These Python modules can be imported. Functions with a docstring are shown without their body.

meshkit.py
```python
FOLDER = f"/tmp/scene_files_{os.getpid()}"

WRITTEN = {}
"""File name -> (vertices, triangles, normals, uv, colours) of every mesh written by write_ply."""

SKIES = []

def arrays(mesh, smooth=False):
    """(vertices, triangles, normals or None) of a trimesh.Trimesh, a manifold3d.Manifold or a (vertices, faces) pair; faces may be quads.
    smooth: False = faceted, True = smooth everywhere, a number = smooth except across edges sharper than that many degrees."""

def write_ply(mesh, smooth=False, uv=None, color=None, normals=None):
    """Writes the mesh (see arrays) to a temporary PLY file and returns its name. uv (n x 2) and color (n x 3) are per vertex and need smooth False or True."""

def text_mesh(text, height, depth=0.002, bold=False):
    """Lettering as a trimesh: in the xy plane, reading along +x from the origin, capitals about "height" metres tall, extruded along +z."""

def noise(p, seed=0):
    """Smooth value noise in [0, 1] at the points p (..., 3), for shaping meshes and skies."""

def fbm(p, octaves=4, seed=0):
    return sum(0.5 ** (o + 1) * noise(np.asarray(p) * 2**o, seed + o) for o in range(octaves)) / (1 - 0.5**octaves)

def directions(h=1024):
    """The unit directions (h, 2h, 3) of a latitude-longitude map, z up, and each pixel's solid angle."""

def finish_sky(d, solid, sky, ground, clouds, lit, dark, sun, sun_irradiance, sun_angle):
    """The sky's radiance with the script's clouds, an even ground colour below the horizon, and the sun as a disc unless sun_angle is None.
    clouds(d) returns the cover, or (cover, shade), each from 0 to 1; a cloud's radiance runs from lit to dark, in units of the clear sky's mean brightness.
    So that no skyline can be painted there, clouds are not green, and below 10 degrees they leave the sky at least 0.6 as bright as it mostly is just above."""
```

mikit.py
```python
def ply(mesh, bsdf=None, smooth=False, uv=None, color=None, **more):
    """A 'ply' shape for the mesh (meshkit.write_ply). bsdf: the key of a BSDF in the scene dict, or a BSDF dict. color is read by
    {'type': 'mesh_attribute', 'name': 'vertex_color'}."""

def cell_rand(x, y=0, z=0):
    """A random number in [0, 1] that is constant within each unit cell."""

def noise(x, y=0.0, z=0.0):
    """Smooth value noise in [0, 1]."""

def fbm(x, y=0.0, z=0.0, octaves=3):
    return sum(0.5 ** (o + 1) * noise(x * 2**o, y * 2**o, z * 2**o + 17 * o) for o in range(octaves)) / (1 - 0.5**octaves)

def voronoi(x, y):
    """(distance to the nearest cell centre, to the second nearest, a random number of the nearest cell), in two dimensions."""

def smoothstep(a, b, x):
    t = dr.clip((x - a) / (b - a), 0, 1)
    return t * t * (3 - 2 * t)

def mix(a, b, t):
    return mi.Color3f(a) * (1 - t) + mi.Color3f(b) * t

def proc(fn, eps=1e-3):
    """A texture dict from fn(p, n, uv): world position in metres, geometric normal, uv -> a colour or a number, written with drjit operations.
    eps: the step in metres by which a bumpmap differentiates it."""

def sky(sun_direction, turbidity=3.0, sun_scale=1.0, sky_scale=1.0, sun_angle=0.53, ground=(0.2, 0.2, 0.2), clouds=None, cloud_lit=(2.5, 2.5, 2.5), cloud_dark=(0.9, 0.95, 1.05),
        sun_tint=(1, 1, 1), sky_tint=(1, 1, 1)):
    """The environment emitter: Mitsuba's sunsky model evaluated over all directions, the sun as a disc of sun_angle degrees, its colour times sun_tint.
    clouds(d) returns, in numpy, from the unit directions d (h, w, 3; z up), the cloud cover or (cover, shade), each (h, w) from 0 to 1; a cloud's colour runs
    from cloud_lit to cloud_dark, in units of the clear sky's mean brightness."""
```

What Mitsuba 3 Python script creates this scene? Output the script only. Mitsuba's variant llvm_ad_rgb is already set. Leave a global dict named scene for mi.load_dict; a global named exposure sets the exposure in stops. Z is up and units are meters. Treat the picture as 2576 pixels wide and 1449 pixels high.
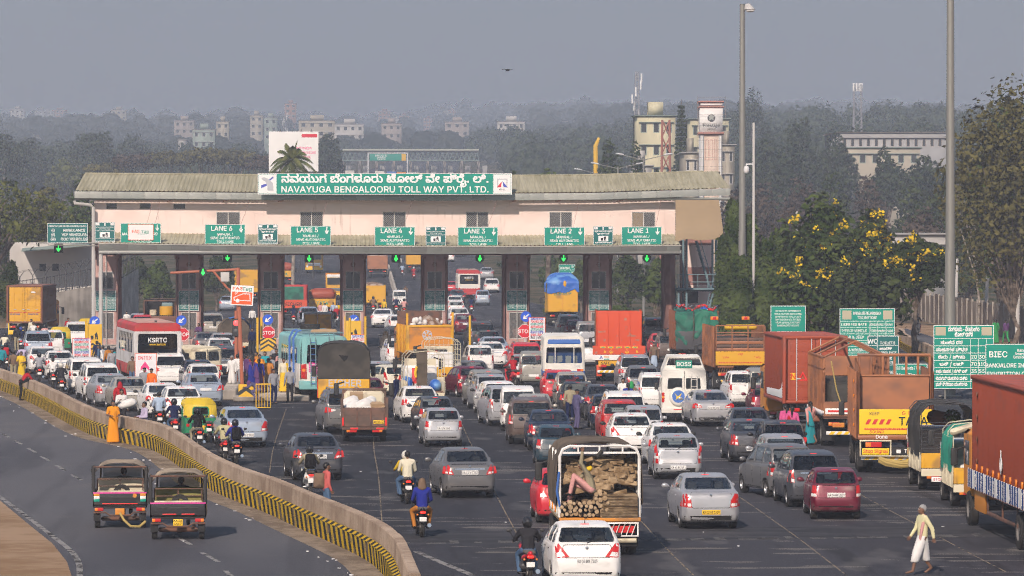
# A crowded toll plaza seen through a long lens from a footbridge. Units: metres, z up, +y runs along the road; the road is z = 0.
import math,random
import numpy as np,trimesh,drjit as dr,mitsuba as mi,mikit,meshkit
import manifold3d as m3
from shapely.geometry import Polygon,LineString,Point,box as sbox
from shapely.geometry.polygon import orient
from shapely import affinity
from shapely.ops import unary_union
from mikit import noise,fbm,voronoi,cell_rand,smoothstep,mix
T=mi.ScalarTransform4f
scene,labels={},{}
PI=math.pi

# ---------------------------------------------------------------- camera, sky, exposure
CAM_H,FOCAL,PW,PH=8.8,11000.0,2576.0,1449.0
_yaw,_pitch=math.atan(431/FOCAL),-math.atan(179.5/FOCAL)
_fwd=np.array([math.sin(_yaw)*math.cos(_pitch),math.cos(_yaw)*math.cos(_pitch),math.sin(_pitch)])
_eye=np.array([0,0,CAM_H])
HAZE=0.00056
scene['air']={'type':'homogeneous','albedo':{'type':'rgb','value':[.76,.84,.96]},'sigma_t':HAZE,'phase':{'type':'hg','g':0.16}}
scene['camera']={'type':'perspective','fov_axis':'x','fov':2*math.degrees(math.atan(PW/2/FOCAL)),'near_clip':1.0,'far_clip':20000.0,
    'to_world':T().look_at(origin=_eye.tolist(),target=(_eye+_fwd*100).tolist(),up=[0,0,1]),
    'medium':{'type':'ref','id':'air'}}
scene['sky']=mikit.sky((-0.425,-1.56,1.0),turbidity=3.0,clouds=lambda d:(0.15+0.8*np.exp(-np.maximum(d[...,2],0)*5.0),meshkit.fbm(d*np.array([5,5,16]),4,2)),cloud_lit=(0.48,0.52,0.60),cloud_dark=(0.30,0.34,0.42),sun_tint=(0.95,1.0,1.26))
exposure=1.95

# ---------------------------------------------------------------- helpers
def uniq(base,used):
 if base not in used:
  used.add(base);return base
 i=1
 while f'{base}_{i:03d}' in used:i+=1
 used.add(f'{base}_{i:03d}');return f'{base}_{i:03d}'

KEYS=set()
def ref(m):return{'type':'ref','id':'m_'+m}
def ply(mesh,m=None,smooth=False,**kw):return mikit.ply(mesh,'m_'+m if m else None,smooth,**kw)
def rgb(c):return{'type':'rgb','value':[float(x)for x in c]}
def TM(x=0,y=0,z=0,rz=0,s=1.0,rx=0,ry=0):
 t=T().translate([x,y,z]).rotate([0,0,1],rz)
 if rx:t=t.rotate([1,0,0],rx)
 if ry:t=t.rotate([0,1,0],ry)
 return t.scale(s)if s!=1.0 else t

class Model:
 """The parts of one kind of thing, each an entry of its own when the thing is put down."""
 def __init__(self):self.parts,self.used=[],set()
 def add(self,path,mesh,mat,smooth=35,kind=None,**kw):
  if isinstance(mesh,list):mesh=cat(mesh)
  path=uniq(path,self.used)
  self.parts.append((path,ply(mesh,None,smooth,**kw),mat,kind));return path

 def b(self,path,mat,*a):m=bx(*a);return self.add(path,m,mat,0)

def spawn(model,name,x=0,y=0,z=0,rz=0,label=None,category=None,group=None,mats=None,s=1.0,kind=None,rx=0,ry=0,part_labels=None):
 key=uniq(name,KEYS);t=TM(x,y,z,rz,s,rx,ry);mats=mats or{}
 for path,p,mat,k in model.parts:
  m=mats.get(path,mats.get(mat,mat))
  if m is None:continue
  d={**p,'to_world':t}
  if m in EMIT:d['emitter']={'type':'area','radiance':rgb(EMIT[m]),'sampling_weight':0.02}
  d['bsdf']=ref(m)
  full=f'{key}__{path}' if path else key
  scene[full]=d
  if k:labels[full]={'kind':k}
 e={}
 if label:e['label']=label
 if category:e['category']=category
 if group:e['group']=group
 if kind:e['kind']=kind
 if e:labels[key]={**labels.get(key,{}),**e}
 for path,text in(part_labels or{}).items():labels[f'{key}__{path}']={'label':text}
 return key

def single(name,mesh,mat,label=None,category=None,group=None,kind=None,smooth=False,**kw):
 key=uniq(name,KEYS)
 if isinstance(mesh,list):mesh=cat(mesh)
 scene[key]=ply(mesh,mat,smooth,**kw)
 e={k:v for k,v in dict(label=label,category=category,group=group,kind=kind).items()if v}
 if e:labels[key]=e
 return key

def tm(v,f):return trimesh.Trimesh(np.asarray(v,float),np.asarray(f,int),process=False)
def cat(ms):return trimesh.util.concatenate([m for m in ms if m is not None and len(m.faces)])
def from_m(m):
 q=m.to_mesh();return tm(q.vert_properties[:,:3],q.tri_verts)
def to_m(t):return m3.Manifold(m3.Mesh(np.asarray(t.vertices,np.float32),np.asarray(t.faces,np.uint32)))
def moved(m,x=0,y=0,z=0,rz=0,rx=0,ry=0,s=1.0):
 m=m.copy();R=trimesh.transformations
 M=R.translation_matrix([x,y,z])@R.rotation_matrix(math.radians(rz),[0,0,1])@R.rotation_matrix(math.radians(rx),[1,0,0])@R.rotation_matrix(math.radians(ry),[0,1,0])
 if np.ndim(s)or s!=1.0:M=M@np.diag([*np.broadcast_to(s,3),1])
 m.apply_transform(M);return m
def bx(x0,x1,y0,y1,z0,z1,b=0):
 if b:
  P=[(x,y,z)for x in(x0,x1)for y in(y0,y1)for z in(z0,z1)];c=np.array([(x0+x1)/2,(y0+y1)/2,(z0+z1)/2]);Q=[]
  for p in P:
   for k in range(3):
    q=np.array(p);g=np.sign(c-q)*b;g[k]=0;Q.append(q+g)
  return from_m(m3.Manifold.hull_points(np.array(Q,np.float32)))
 v=[(x,y,z)for x in(x0,x1)for y in(y0,y1)for z in(z0,z1)]
 return tm(v,[[0,1,3],[0,3,2],[4,6,7],[4,7,5],[0,4,5],[0,5,1],[2,3,7],[2,7,6],[0,2,6],[0,6,4],[1,5,7],[1,7,3]])
def tube(pts,r,n=6,caps=True):
 """A round bar along a polyline; r may be one radius per point."""
 P=np.asarray(pts,float);r=np.broadcast_to(r,len(P));V=[]
 d=np.gradient(P,axis=0);d/=np.linalg.norm(d,axis=1,keepdims=True)+1e-12
 up=np.array([0,0,1.0])if abs(d[0][2])<0.9 else np.array([1.0,0,0])
 a=np.arange(n)*2*PI/n
 for p,t,q in zip(P,d,r):
  u=np.cross(t,up);u/=np.linalg.norm(u)+1e-12;w=np.cross(u,t)
  V.append(p+q*(np.cos(a)[:,None]*u+np.sin(a)[:,None]*w))
 F=[]
 for k in range(len(P)-1):
  for i in range(n):
   j=(i+1)%n;A,B,C,D=k*n+i,k*n+j,k*n+n+j,k*n+n+i
   F+=[[A,C,B],[A,D,C]]
 V=np.vstack(V)
 if caps:
  V=np.vstack([V,P[0],P[-1]]);c0,c1,o=len(V)-2,len(V)-1,(len(P)-1)*n
  F+=[[c0,i,(i+1)%n]for i in range(n)]+[[c1,o+(i+1)%n,o+i]for i in range(n)]
 m=tm(V,F);return m
def lathe(prof,n=16,axis='z',at=(0,0,0)):
 """Turned shape from (radius, height) pairs."""
 a=np.arange(n)*2*PI/n;V,F=[],[]
 for r,h in prof:V+=[(r*math.cos(t),r*math.sin(t),h)for t in a]
 for k in range(len(prof)-1):
  for i in range(n):
   j=(i+1)%n;A,B,C,D=k*n+i,k*n+j,k*n+n+j,k*n+n+i
   F+=[[A,B,C],[A,C,D]]
 V=np.array(V)
 if axis=='x':V=V[:,[2,0,1]]
 if axis=='y':V=V[:,[1,2,0]]
 return tm(V+np.array(at),F)
def pl(pts):return orient(Polygon(pts).buffer(0)if not isinstance(pts,Polygon)else pts)
def join(ms):
 """One connected solid out of closed pieces."""
 out=[]
 for m in ms:
  if m is None:continue
  if not isinstance(m,m3.Manifold):
   if m.volume<0:m=tm(m.vertices,m.faces[:,::-1])
   m=to_m(m)
  out.append(m)
 return from_m(m3.Manifold.batch_boolean(out,m3.OpType.Add))

def rpoly(pts,r):return pl(pts).buffer(-r).buffer(r,quad_segs=3)
def rings(p):
 return[np.array(q.exterior.coords)[:-1]for q in getattr(p,'geoms',[p])]+[np.array(h.coords)[:-1]for q in getattr(p,'geoms',[p])for h in q.interiors]
def cs(p):
 out=[]
 for q in getattr(p,'geoms',[p]):
  q=orient(q);out+=[np.array(q.exterior.coords)[:-1]]+[np.array(h.coords)[:-1]for h in q.interiors]
 return m3.CrossSection(out)
def ext_side(p,x0,x1):return cs(p).extrude(x1-x0).transform(np.array([[0,0,1,x0],[1,0,0,0],[0,1,0,0.0]]))
def ext_front(p,y0,y1):return cs(p).extrude(y1-y0).transform(np.array([[1,0,0,0],[0,0,-1,y1],[0,1,0,0.0]]))
def ext_plan(p,z0,z1):return cs(p).extrude(z1-z0).translate([0,0,z0])
def sheet(p,y=0,t=0.01,z=0,x=0):
 """A flat piece facing -y: the polygon (x, z) with its front at y and its back at y + t."""
 return moved(from_m(ext_front(p,y,y+t)),x,0,z)
def ball(c,r,n=1):
 s=trimesh.creation.icosphere(subdivisions=n,radius=1.0);s.apply_scale(r if np.ndim(r)else[r]*3);s.apply_translation(c);return s
def hull_of(*spheres,n=8):
 pts=[]
 for c,r in spheres:
  m=m3.Manifold.sphere(1.0,n);q=m.to_mesh().vert_properties[:,:3]*np.asarray(r)+np.asarray(c);pts.append(q)
 return m3.Manifold.hull_points(np.vstack(pts).astype(np.float32))
_TX={}
def text(t,h,depth=0.004,bold=True,width=None,fit=False):
 """Raised lettering in the x-z plane facing -y, centred on x = 0, its baseline at z = 0, its back at y = 0."""
 k=(t,depth,bold)
 if k not in _TX:_TX[k]=meshkit.text_mesh(t,1.0,1.0,bold)
 m=_TX[k].copy();lo,hi=m.bounds;w=(hi[0]-lo[0])*h;sx=h*(width/w if width and(fit or w>width)else 1.0)
 v=m.vertices;m.vertices=np.stack([(v[:,0]-(lo[0]+hi[0])/2)*sx,-v[:,2]*depth,v[:,1]*h],1);return m

# ---------------------------------------------------------------- materials
EMIT={}
def mat(name,col=None,rough=0.6,metal=0.0,coat=0.0,spec=0.5,bsdf=None,bump=None,two=True,**kw):
 if bsdf is None:
  bsdf={'type':'principled','base_color':col if isinstance(col,dict)else rgb(col),'roughness':rough,'metallic':metal,'specular':spec}
  if coat:bsdf.update(clearcoat=coat,clearcoat_gloss=0.93)
  bsdf.update(kw)
 if bump:bsdf={'type':'bumpmap','arbitrary':mikit.proc(*bump[:1],eps=bump[2]if len(bump)>2 else 0.01),'scale':bump[1],'bsdf':bsdf}
 scene['m_'+name]={'type':'twosided','bsdf':bsdf}if two else bsdf
 return name
def diffuse(name,col):return mat(name,bsdf={'type':'diffuse','reflectance':col if isinstance(col,dict)else rgb(col)})
def grainy(c1,c2,scale=3.0,lo=0.35,hi=0.65,octaves=3):
 def fn(p,n,uv):return mix(c1,c2,smoothstep(lo,hi,fbm(p.x*scale,p.y*scale,p.z*scale,octaves)))
 return mikit.proc(fn)
# ---------------------------------------------------------------- paints and common materials
PAINT={'white':(.78,.77,.74),'cream':(.74,.70,.56),'silver':(.42,.43,.45),'iceblue':(.38,.45,.54),'grey':(.17,.17,.175),'slate':(.075,.08,.095),'black':(.018,.018,.022),
  'navy':(.012,.02,.045),'teal_dark':(.02,.05,.075),'red':(.55,.02,.035),'maroon':(.16,.008,.03),'brick':(.45,.03,.03),'beige':(.46,.43,.37),'champagne':(.36,.35,.31),'brown':(.10,.07,.06)}
def dusty_paint(c):
 def fn(p,n,uv):return mix(c,(.30,.27,.23),smoothstep(.50,.85,fbm(p.x*2.1,p.y*2.1,p.z*3.3,4))*.42)
 return mikit.proc(fn)
for k,c in PAINT.items():
 met=0.35 if k in('silver','iceblue','grey','slate','champagne','beige','maroon')else 0.0
 mat('paint_'+k,dusty_paint(c),0.30,met,coat=0.8)
mat('tyre',(.022,.021,.020),0.85)
mat('rim',(.42,.42,.43),0.35,0.7)
mat('steel_rim',(.18,.17,.16),0.6,0.2)
mat('black_plastic',(.02,.02,.021),0.55)
mat('chrome',(.75,.75,.76),0.15,1.0)
mat('gap',(.008,.008,.009),0.9)
mat('seat_fabric',(.09,.085,.08),0.9)
mat('seat_beige',(.32,.28,.22),0.9)
mat('lamp_red',(.52,.012,.012),0.18,coat=1.0)
mat('lamp_lit',(.7,.02,.015),0.2);EMIT['lamp_lit']=(.38,0.012,0.008)
mat('lamp_clear',(.72,.70,.68),0.2,coat=1.0)
mat('lamp_amber',(.75,.22,.02),0.25,coat=1.0)
mat('plate_white',(.78,.78,.76),0.5)
mat('plate_yellow',(.80,.50,.02),0.5)
mat('ink',(.012,.012,.014),0.7)
mat('white_print',(.80,.80,.79),0.6)
mat('red_print',(.60,.03,.03),0.6)
scene['m_glass']={'type':'thindielectric','int_ior':1.5,'specular_transmittance':{'type':'rgb','value':[.50,.54,.55]}}
scene['m_dark_glass']={'type':'thindielectric','int_ior':1.5,'specular_transmittance':{'type':'rgb','value':[.12,.13,.14]}}

# ---------------------------------------------------------------- cars
class Hit:
 """Finds the outermost point of a mesh along an axis, so that lamps, panes and trim lie on the body."""
 def __init__(self,mesh):self.m=mesh;self.v=np.asarray(mesh.vertices)
 def __call__(self,p,axis,sign):
  p=np.asarray(p,float);a=[k for k in range(3)if k!=axis];o=np.zeros((len(p),3));o[:,a]=p+1e-5;o[:,axis]=sign*30;d=np.zeros_like(o);d[:,axis]=-sign
  loc,ray,_=self.m.ray.intersects_location(o,d,multiple_hits=False);w=np.full(len(p),np.nan);w[ray]=loc[:,axis];miss=np.isnan(w)
  if miss.all():w[:]=0
  elif miss.any():
   g=p[~miss];j=((p[miss][:,None]-g[None])**2).sum(-1).argmin(1);w[miss]=w[~miss][j]
  return w
def cells(poly,edge):
 """The polygon cut up on a grid, as points and triangles."""
 V,F,n=[],[],0;x0,y0,x1,y1=poly.bounds;nx,ny=max(1,math.ceil((x1-x0)/edge)),max(1,math.ceil((y1-y0)/edge))
 for i in range(nx):
  for j in range(ny):
   c=poly.intersection(sbox(x0+(x1-x0)*i/nx,y0+(y1-y0)*j/ny,x0+(x1-x0)*(i+1)/nx,y0+(y1-y0)*(j+1)/ny))
   for q in getattr(c,'geoms',[c]):
    if q.geom_type!='Polygon' or q.area<1e-7:continue
    v,f=trimesh.creation.triangulate_polygon(q,engine='earcut');V.append(v);F.append(f+n);n+=len(v)
 m=trimesh.Trimesh(np.column_stack([np.vstack(V),np.zeros(n)]),np.vstack(F),process=False);m.merge_vertices(digits_vertex=5);return m
def skin(hit,poly,axis,sign,off=0.006,edge=0.09,depth=0.02,deep=0.30):
 """A thin shell that follows the body over the polygon (in the two other axes), standing off it by off."""
 m=cells(poly,edge);v,f=m.vertices[:,:2],m.faces
 w=hit(v,axis,sign);w=np.maximum(w*sign,(w*sign).max()-deep)*sign
 def put(ww):
  r=np.zeros((len(v),3));a=[k for k in range(3)if k!=axis];r[:,a]=v;r[:,axis]=ww;return r
 e=m.edges_sorted;uq,n=np.unique(e,axis=0,return_counts=True);bd=uq[n==1];N=len(v)
 F=np.vstack([f,np.column_stack([bd[:,0],bd[:,1],bd[:,1]+N]),np.column_stack([bd[:,0],bd[:,1]+N,bd[:,0]+N])])if depth else f
 o=tm(np.vstack([put(w+sign*off)]+([put(w+sign*(off-depth))]if depth else[])),F)
 if(np.cross(o.vertices[f[:,1]]-o.vertices[f[:,0]],o.vertices[f[:,2]]-o.vertices[f[:,0]])[:,axis]*sign).sum()<0:o.faces=o.faces[:,::-1]
 return o

def wheel(model,x,y,r=0.29,w=0.18,rim='rim',side=1,n=18,name='wheel'):
 h=w/2
 p=model.add(name,lathe([(r*.55,-h),(r*.93,-h),(r,-h*.7),(r,h*.7),(r*.93,h),(r*.55,h),(r*.55,-h)],n,'x',(x,y,r)),'tyre')
 sp=[lathe([(0.01,side*h*.55),(r*.2,side*h*.80),(r*.24,side*h*.45),(r*.50,side*h*.62),(r*.54,side*h*.95),(r*.60,side*h*.97)],n,'x',(x,y,r))]
 model.add(p+'__rim',cat(sp),rim)
 return p

# y runs forward from the rear bumper; silhouettes are (y, z)
CARS={
 'swift':dict(W=1.69,low=[(.06,.26),(0,.42),(.0,.62),(.05,.80),(.13,1.03),(2.75,.98),(3.55,.86),(3.80,.66),(3.85,.42),(3.78,.22),(.3,.2)],gh=[(.12,1.0),(.20,1.12),(.52,1.45),(.85,1.51),(1.5,1.53),(2.1,1.44),(2.95,.98),(2.0,.9)],
 bw=.79,rw=.56,belt=1.02,axles=(.62,3.05),r=.30,lamp=[(.90,1.07),(.79,1.07),(.50,.76),(.88,.74)],clear=[(.86,.86),(.70,.88),(.62,.78),(.86,.76)],win=(1.10,1.42),gate=(.62,.74),plate=.66,pillars=[(1.05,.12),(2.0,.07)]),
 'dzire':dict(W=1.69,low=[(.06,.26),(0,.42),(.0,.66),(.04,.98),(.12,1.06),(.55,1.09),(2.85,.99),(3.7,.88),(3.95,.66),(3.99,.42),(3.9,.22),(.3,.2)],gh=[(.42,1.05),(.55,1.13),(1.0,1.47),(1.35,1.52),(1.9,1.53),(2.4,1.45),(3.1,.98),(2.0,.9)],
 bw=.78,rw=.56,belt=1.03,axles=(.72,3.15),r=.30,lamp=[(1.02,.79),(.60,.75),(.66,.88),(.79,1.06),(.97,1.0)],clear=[(.95,.86),(.70,.84),(.66,.78),(.95,.80)],win=(1.13,1.43),gate=(.64,.72),plate=.82,chrome=.93,pillars=[(1.25,.12),(2.15,.07)]),
 'etios':dict(W=1.69,low=[(.06,.24),(0,.40),(.0,.62),(.05,.98),(.14,1.05),(.62,1.08),(2.95,.97),(3.9,.86),(4.2,.64),(4.26,.42),(4.16,.22),(.3,.2)],gh=[(.46,1.04),(.62,1.12),(1.2,1.43),(1.6,1.49),(2.1,1.50),(2.6,1.42),(3.35,.97),(2.0,.9)],
 bw=.79,rw=.57,belt=1.02,axles=(.86,3.41),r=.29,lamp=[(1.0,.66),(.64,.63),(.66,.82),(.80,1.02),(.92,1.0)],clear=[(.97,.68),(.67,.66),(.67,.75),(.97,.76)],win=(1.11,1.40),gate=(.62,.62),plate=.50,pillars=[(1.4,.12),(2.35,.07)]),
 'ciaz':dict(W=1.73,low=[(.06,.22),(0,.40),(.0,.66),(.06,.98),(.14,1.04),(.66,1.07),(3.1,.95),(4.1,.86),(4.44,.62),(4.49,.42),(4.4,.22),(.3,.2)],gh=[(.5,1.03),(.68,1.11),(1.3,1.41),(1.8,1.475),(2.3,1.48),(2.8,1.40),(3.6,.95),(2.0,.9)],
 bw=.80,rw=.57,belt=1.0,axles=(.9,3.55),r=.31,lamp=[(1.02,.78),(.56,.80),(.58,.88),(.86,1.0),(1.0,.94)],clear=[(.78,.82),(.6,.82),(.6,.86),(.78,.88)],win=(1.10,1.38),gate=(.66,.72),plate=.80,pillars=[(1.5,.12),(2.5,.07)]),
 'alto':dict(W=1.50,low=[(.06,.26),(0,.40),(.0,.60),(.04,.72),(.10,1.0),(2.5,.95),(3.2,.84),(3.46,.64),(3.50,.42),(3.42,.22),(.3,.2)],gh=[(.10,.98),(.18,1.08),(.40,1.38),(.8,1.45),(1.4,1.46),(1.95,1.38),(2.7,.95),(1.8,.88)],
 bw=.69,rw=.53,belt=.98,axles=(.55,2.92),r=.27,lamp=[(.98,.66),(.76,.65),(.78,.99),(.90,1.0)],clear=[(.96,.68),(.77,.67),(.78,.76),(.96,.77)],win=(1.05,1.36),gate=(.70,.64),plate=.72,pillars=[(.95,.10),(1.75,.07)]),
 'indica':dict(W=1.66,low=[(.06,.24),(0,.38),(.0,.56),(.05,.64),(.10,1.0),(2.6,.96),(3.4,.85),(3.64,.64),(3.68,.42),(3.6,.22),(.3,.2)],gh=[(.10,.98),(.16,1.10),(.36,1.40),(.75,1.48),(1.5,1.50),(2.1,1.41),(2.85,.96),(1.8,.88)],
 bw=.76,rw=.58,belt=1.0,axles=(.6,3.0),r=.28,lamp=[(.98,.56),(.80,.55),(.81,.86),(.86,1.18),(.95,1.10)],clear=[(.96,.72),(.82,.71),(.82,.80),(.95,.81)],win=(1.07,1.39),gate=(.72,.55),plate=.42,pillars=[(1.0,.10),(1.85,.07)]),
 'wagon':dict(W=1.56,low=[(.06,.26),(0,.42),(.0,.62),(.03,.8),(.06,1.05),(2.5,1.0),(3.3,.9),(3.56,.68),(3.60,.44),(3.5,.24),(.3,.22)],gh=[(.06,1.02),(.10,1.2),(.26,1.55),(.6,1.63),(1.5,1.65),(2.0,1.56),(2.75,1.0),(1.8,.92)],
 bw=.72,rw=.58,belt=1.06,axles=(.55,2.95),r=.28,lamp=[(.99,.70),(.80,.68),(.80,1.10),(.92,1.12)],clear=[(.97,.72),(.81,.70),(.81,.80),(.96,.82)],win=(1.14,1.52),gate=(.74,.60),plate=.78,pillars=[(.95,.10),(1.8,.07)]),
 'ertiga':dict(W=1.70,low=[(.06,.26),(0,.42),(.0,.64),(.04,.8),(.10,1.08),(2.9,1.02),(3.8,.92),(4.2,.68),(4.26,.44),(4.16,.24),(.3,.22)],gh=[(.09,1.06),(.16,1.22),(.44,1.58),(.9,1.66),(1.9,1.68),(2.5,1.58),(3.3,1.02),(1.8,.95)],
 bw=.79,rw=.60,belt=1.06,axles=(.7,3.42),r=.30,lamp=[(.99,.78),(.76,.76),(.80,1.16),(.93,1.14)],clear=[(.97,.80),(.77,.78),(.78,.88),(.97,.90)],win=(1.15,1.55),gate=(.72,.64),plate=.84,chrome=1.06,pillars=[(1.05,.10),(2.1,.07)],pane='dark_glass'),
 'innova':dict(W=1.77,low=[(.06,.30),(0,.46),(.0,.66),(.04,.9),(.08,1.12),(3.2,1.06),(4.1,.95),(4.52,.70),(4.58,.46),(4.5,.28),(.3,.26)],gh=[(.07,1.1),(.12,1.28),(.34,1.66),(.8,1.75),(2.1,1.77),(2.8,1.66),(3.6,1.06),(1.8,1.0)],
 bw=.82,rw=.64,belt=1.12,axles=(.85,3.6),r=.32,lamp=[(.99,.86),(.62,.90),(.64,1.02),(.88,1.10),(.97,1.08)],clear=[(.70,.92),(.5,.93),(.5,1.0),(.70,1.01)],win=(1.18,1.62),gate=(.74,.62),plate=.80,chrome=1.06,rails=0,pillars=[(1.15,.10),(2.3,.08)],pane='dark_glass'),
 'suv':dict(W=1.80,low=[(.06,.34),(0,.50),(.0,.70),(.04,.95),(.08,1.12),(3.0,1.08),(4.0,1.02),(4.36,.78),(4.42,.50),(4.34,.32),(.3,.30)],gh=[(.07,1.1),(.11,1.28),(.26,1.68),(.7,1.76),(2.0,1.78),(2.6,1.68),(3.2,1.08),(1.8,1.0)],
 bw=.83,rw=.68,belt=1.12,axles=(.85,3.5),r=.35,lamp=[(1.0,.80),(.80,.80),(.80,1.14),(.96,1.16)],clear=[(.98,.82),(.81,.82),(.81,.90),(.98,.90)],win=(1.18,1.60),gate=(.76,.64),plate=.78,rails=1,pillars=[(1.1,.10),(2.1,.08)],pane='dark_glass'),
 'van':dict(W=1.48,low=[(.05,.28),(0,.42),(.0,.62),(.02,.9),(.04,1.08),(2.9,1.04),(3.2,.9),(3.36,.66),(3.38,.42),(3.3,.26),(.3,.24)],gh=[(.04,1.05),(.08,1.28),(.18,1.68),(.5,1.78),(2.0,1.80),(2.5,1.70),(3.05,1.04),(1.8,.98)],
 bw=.70,rw=.62,belt=1.08,axles=(.6,2.6),r=.27,lamp=[(.98,.66),(.84,.66),(.84,.96),(.96,.96)],clear=[(.96,.68),(.85,.68),(.85,.75),(.96,.75)],win=(1.14,1.62),gate=(.78,.58),plate=.58,pillars=[(1.05,.10),(1.95,.08)]),
}
def scaled(pts,W):return[(x*W/2,z)for x,z in pts]
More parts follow.
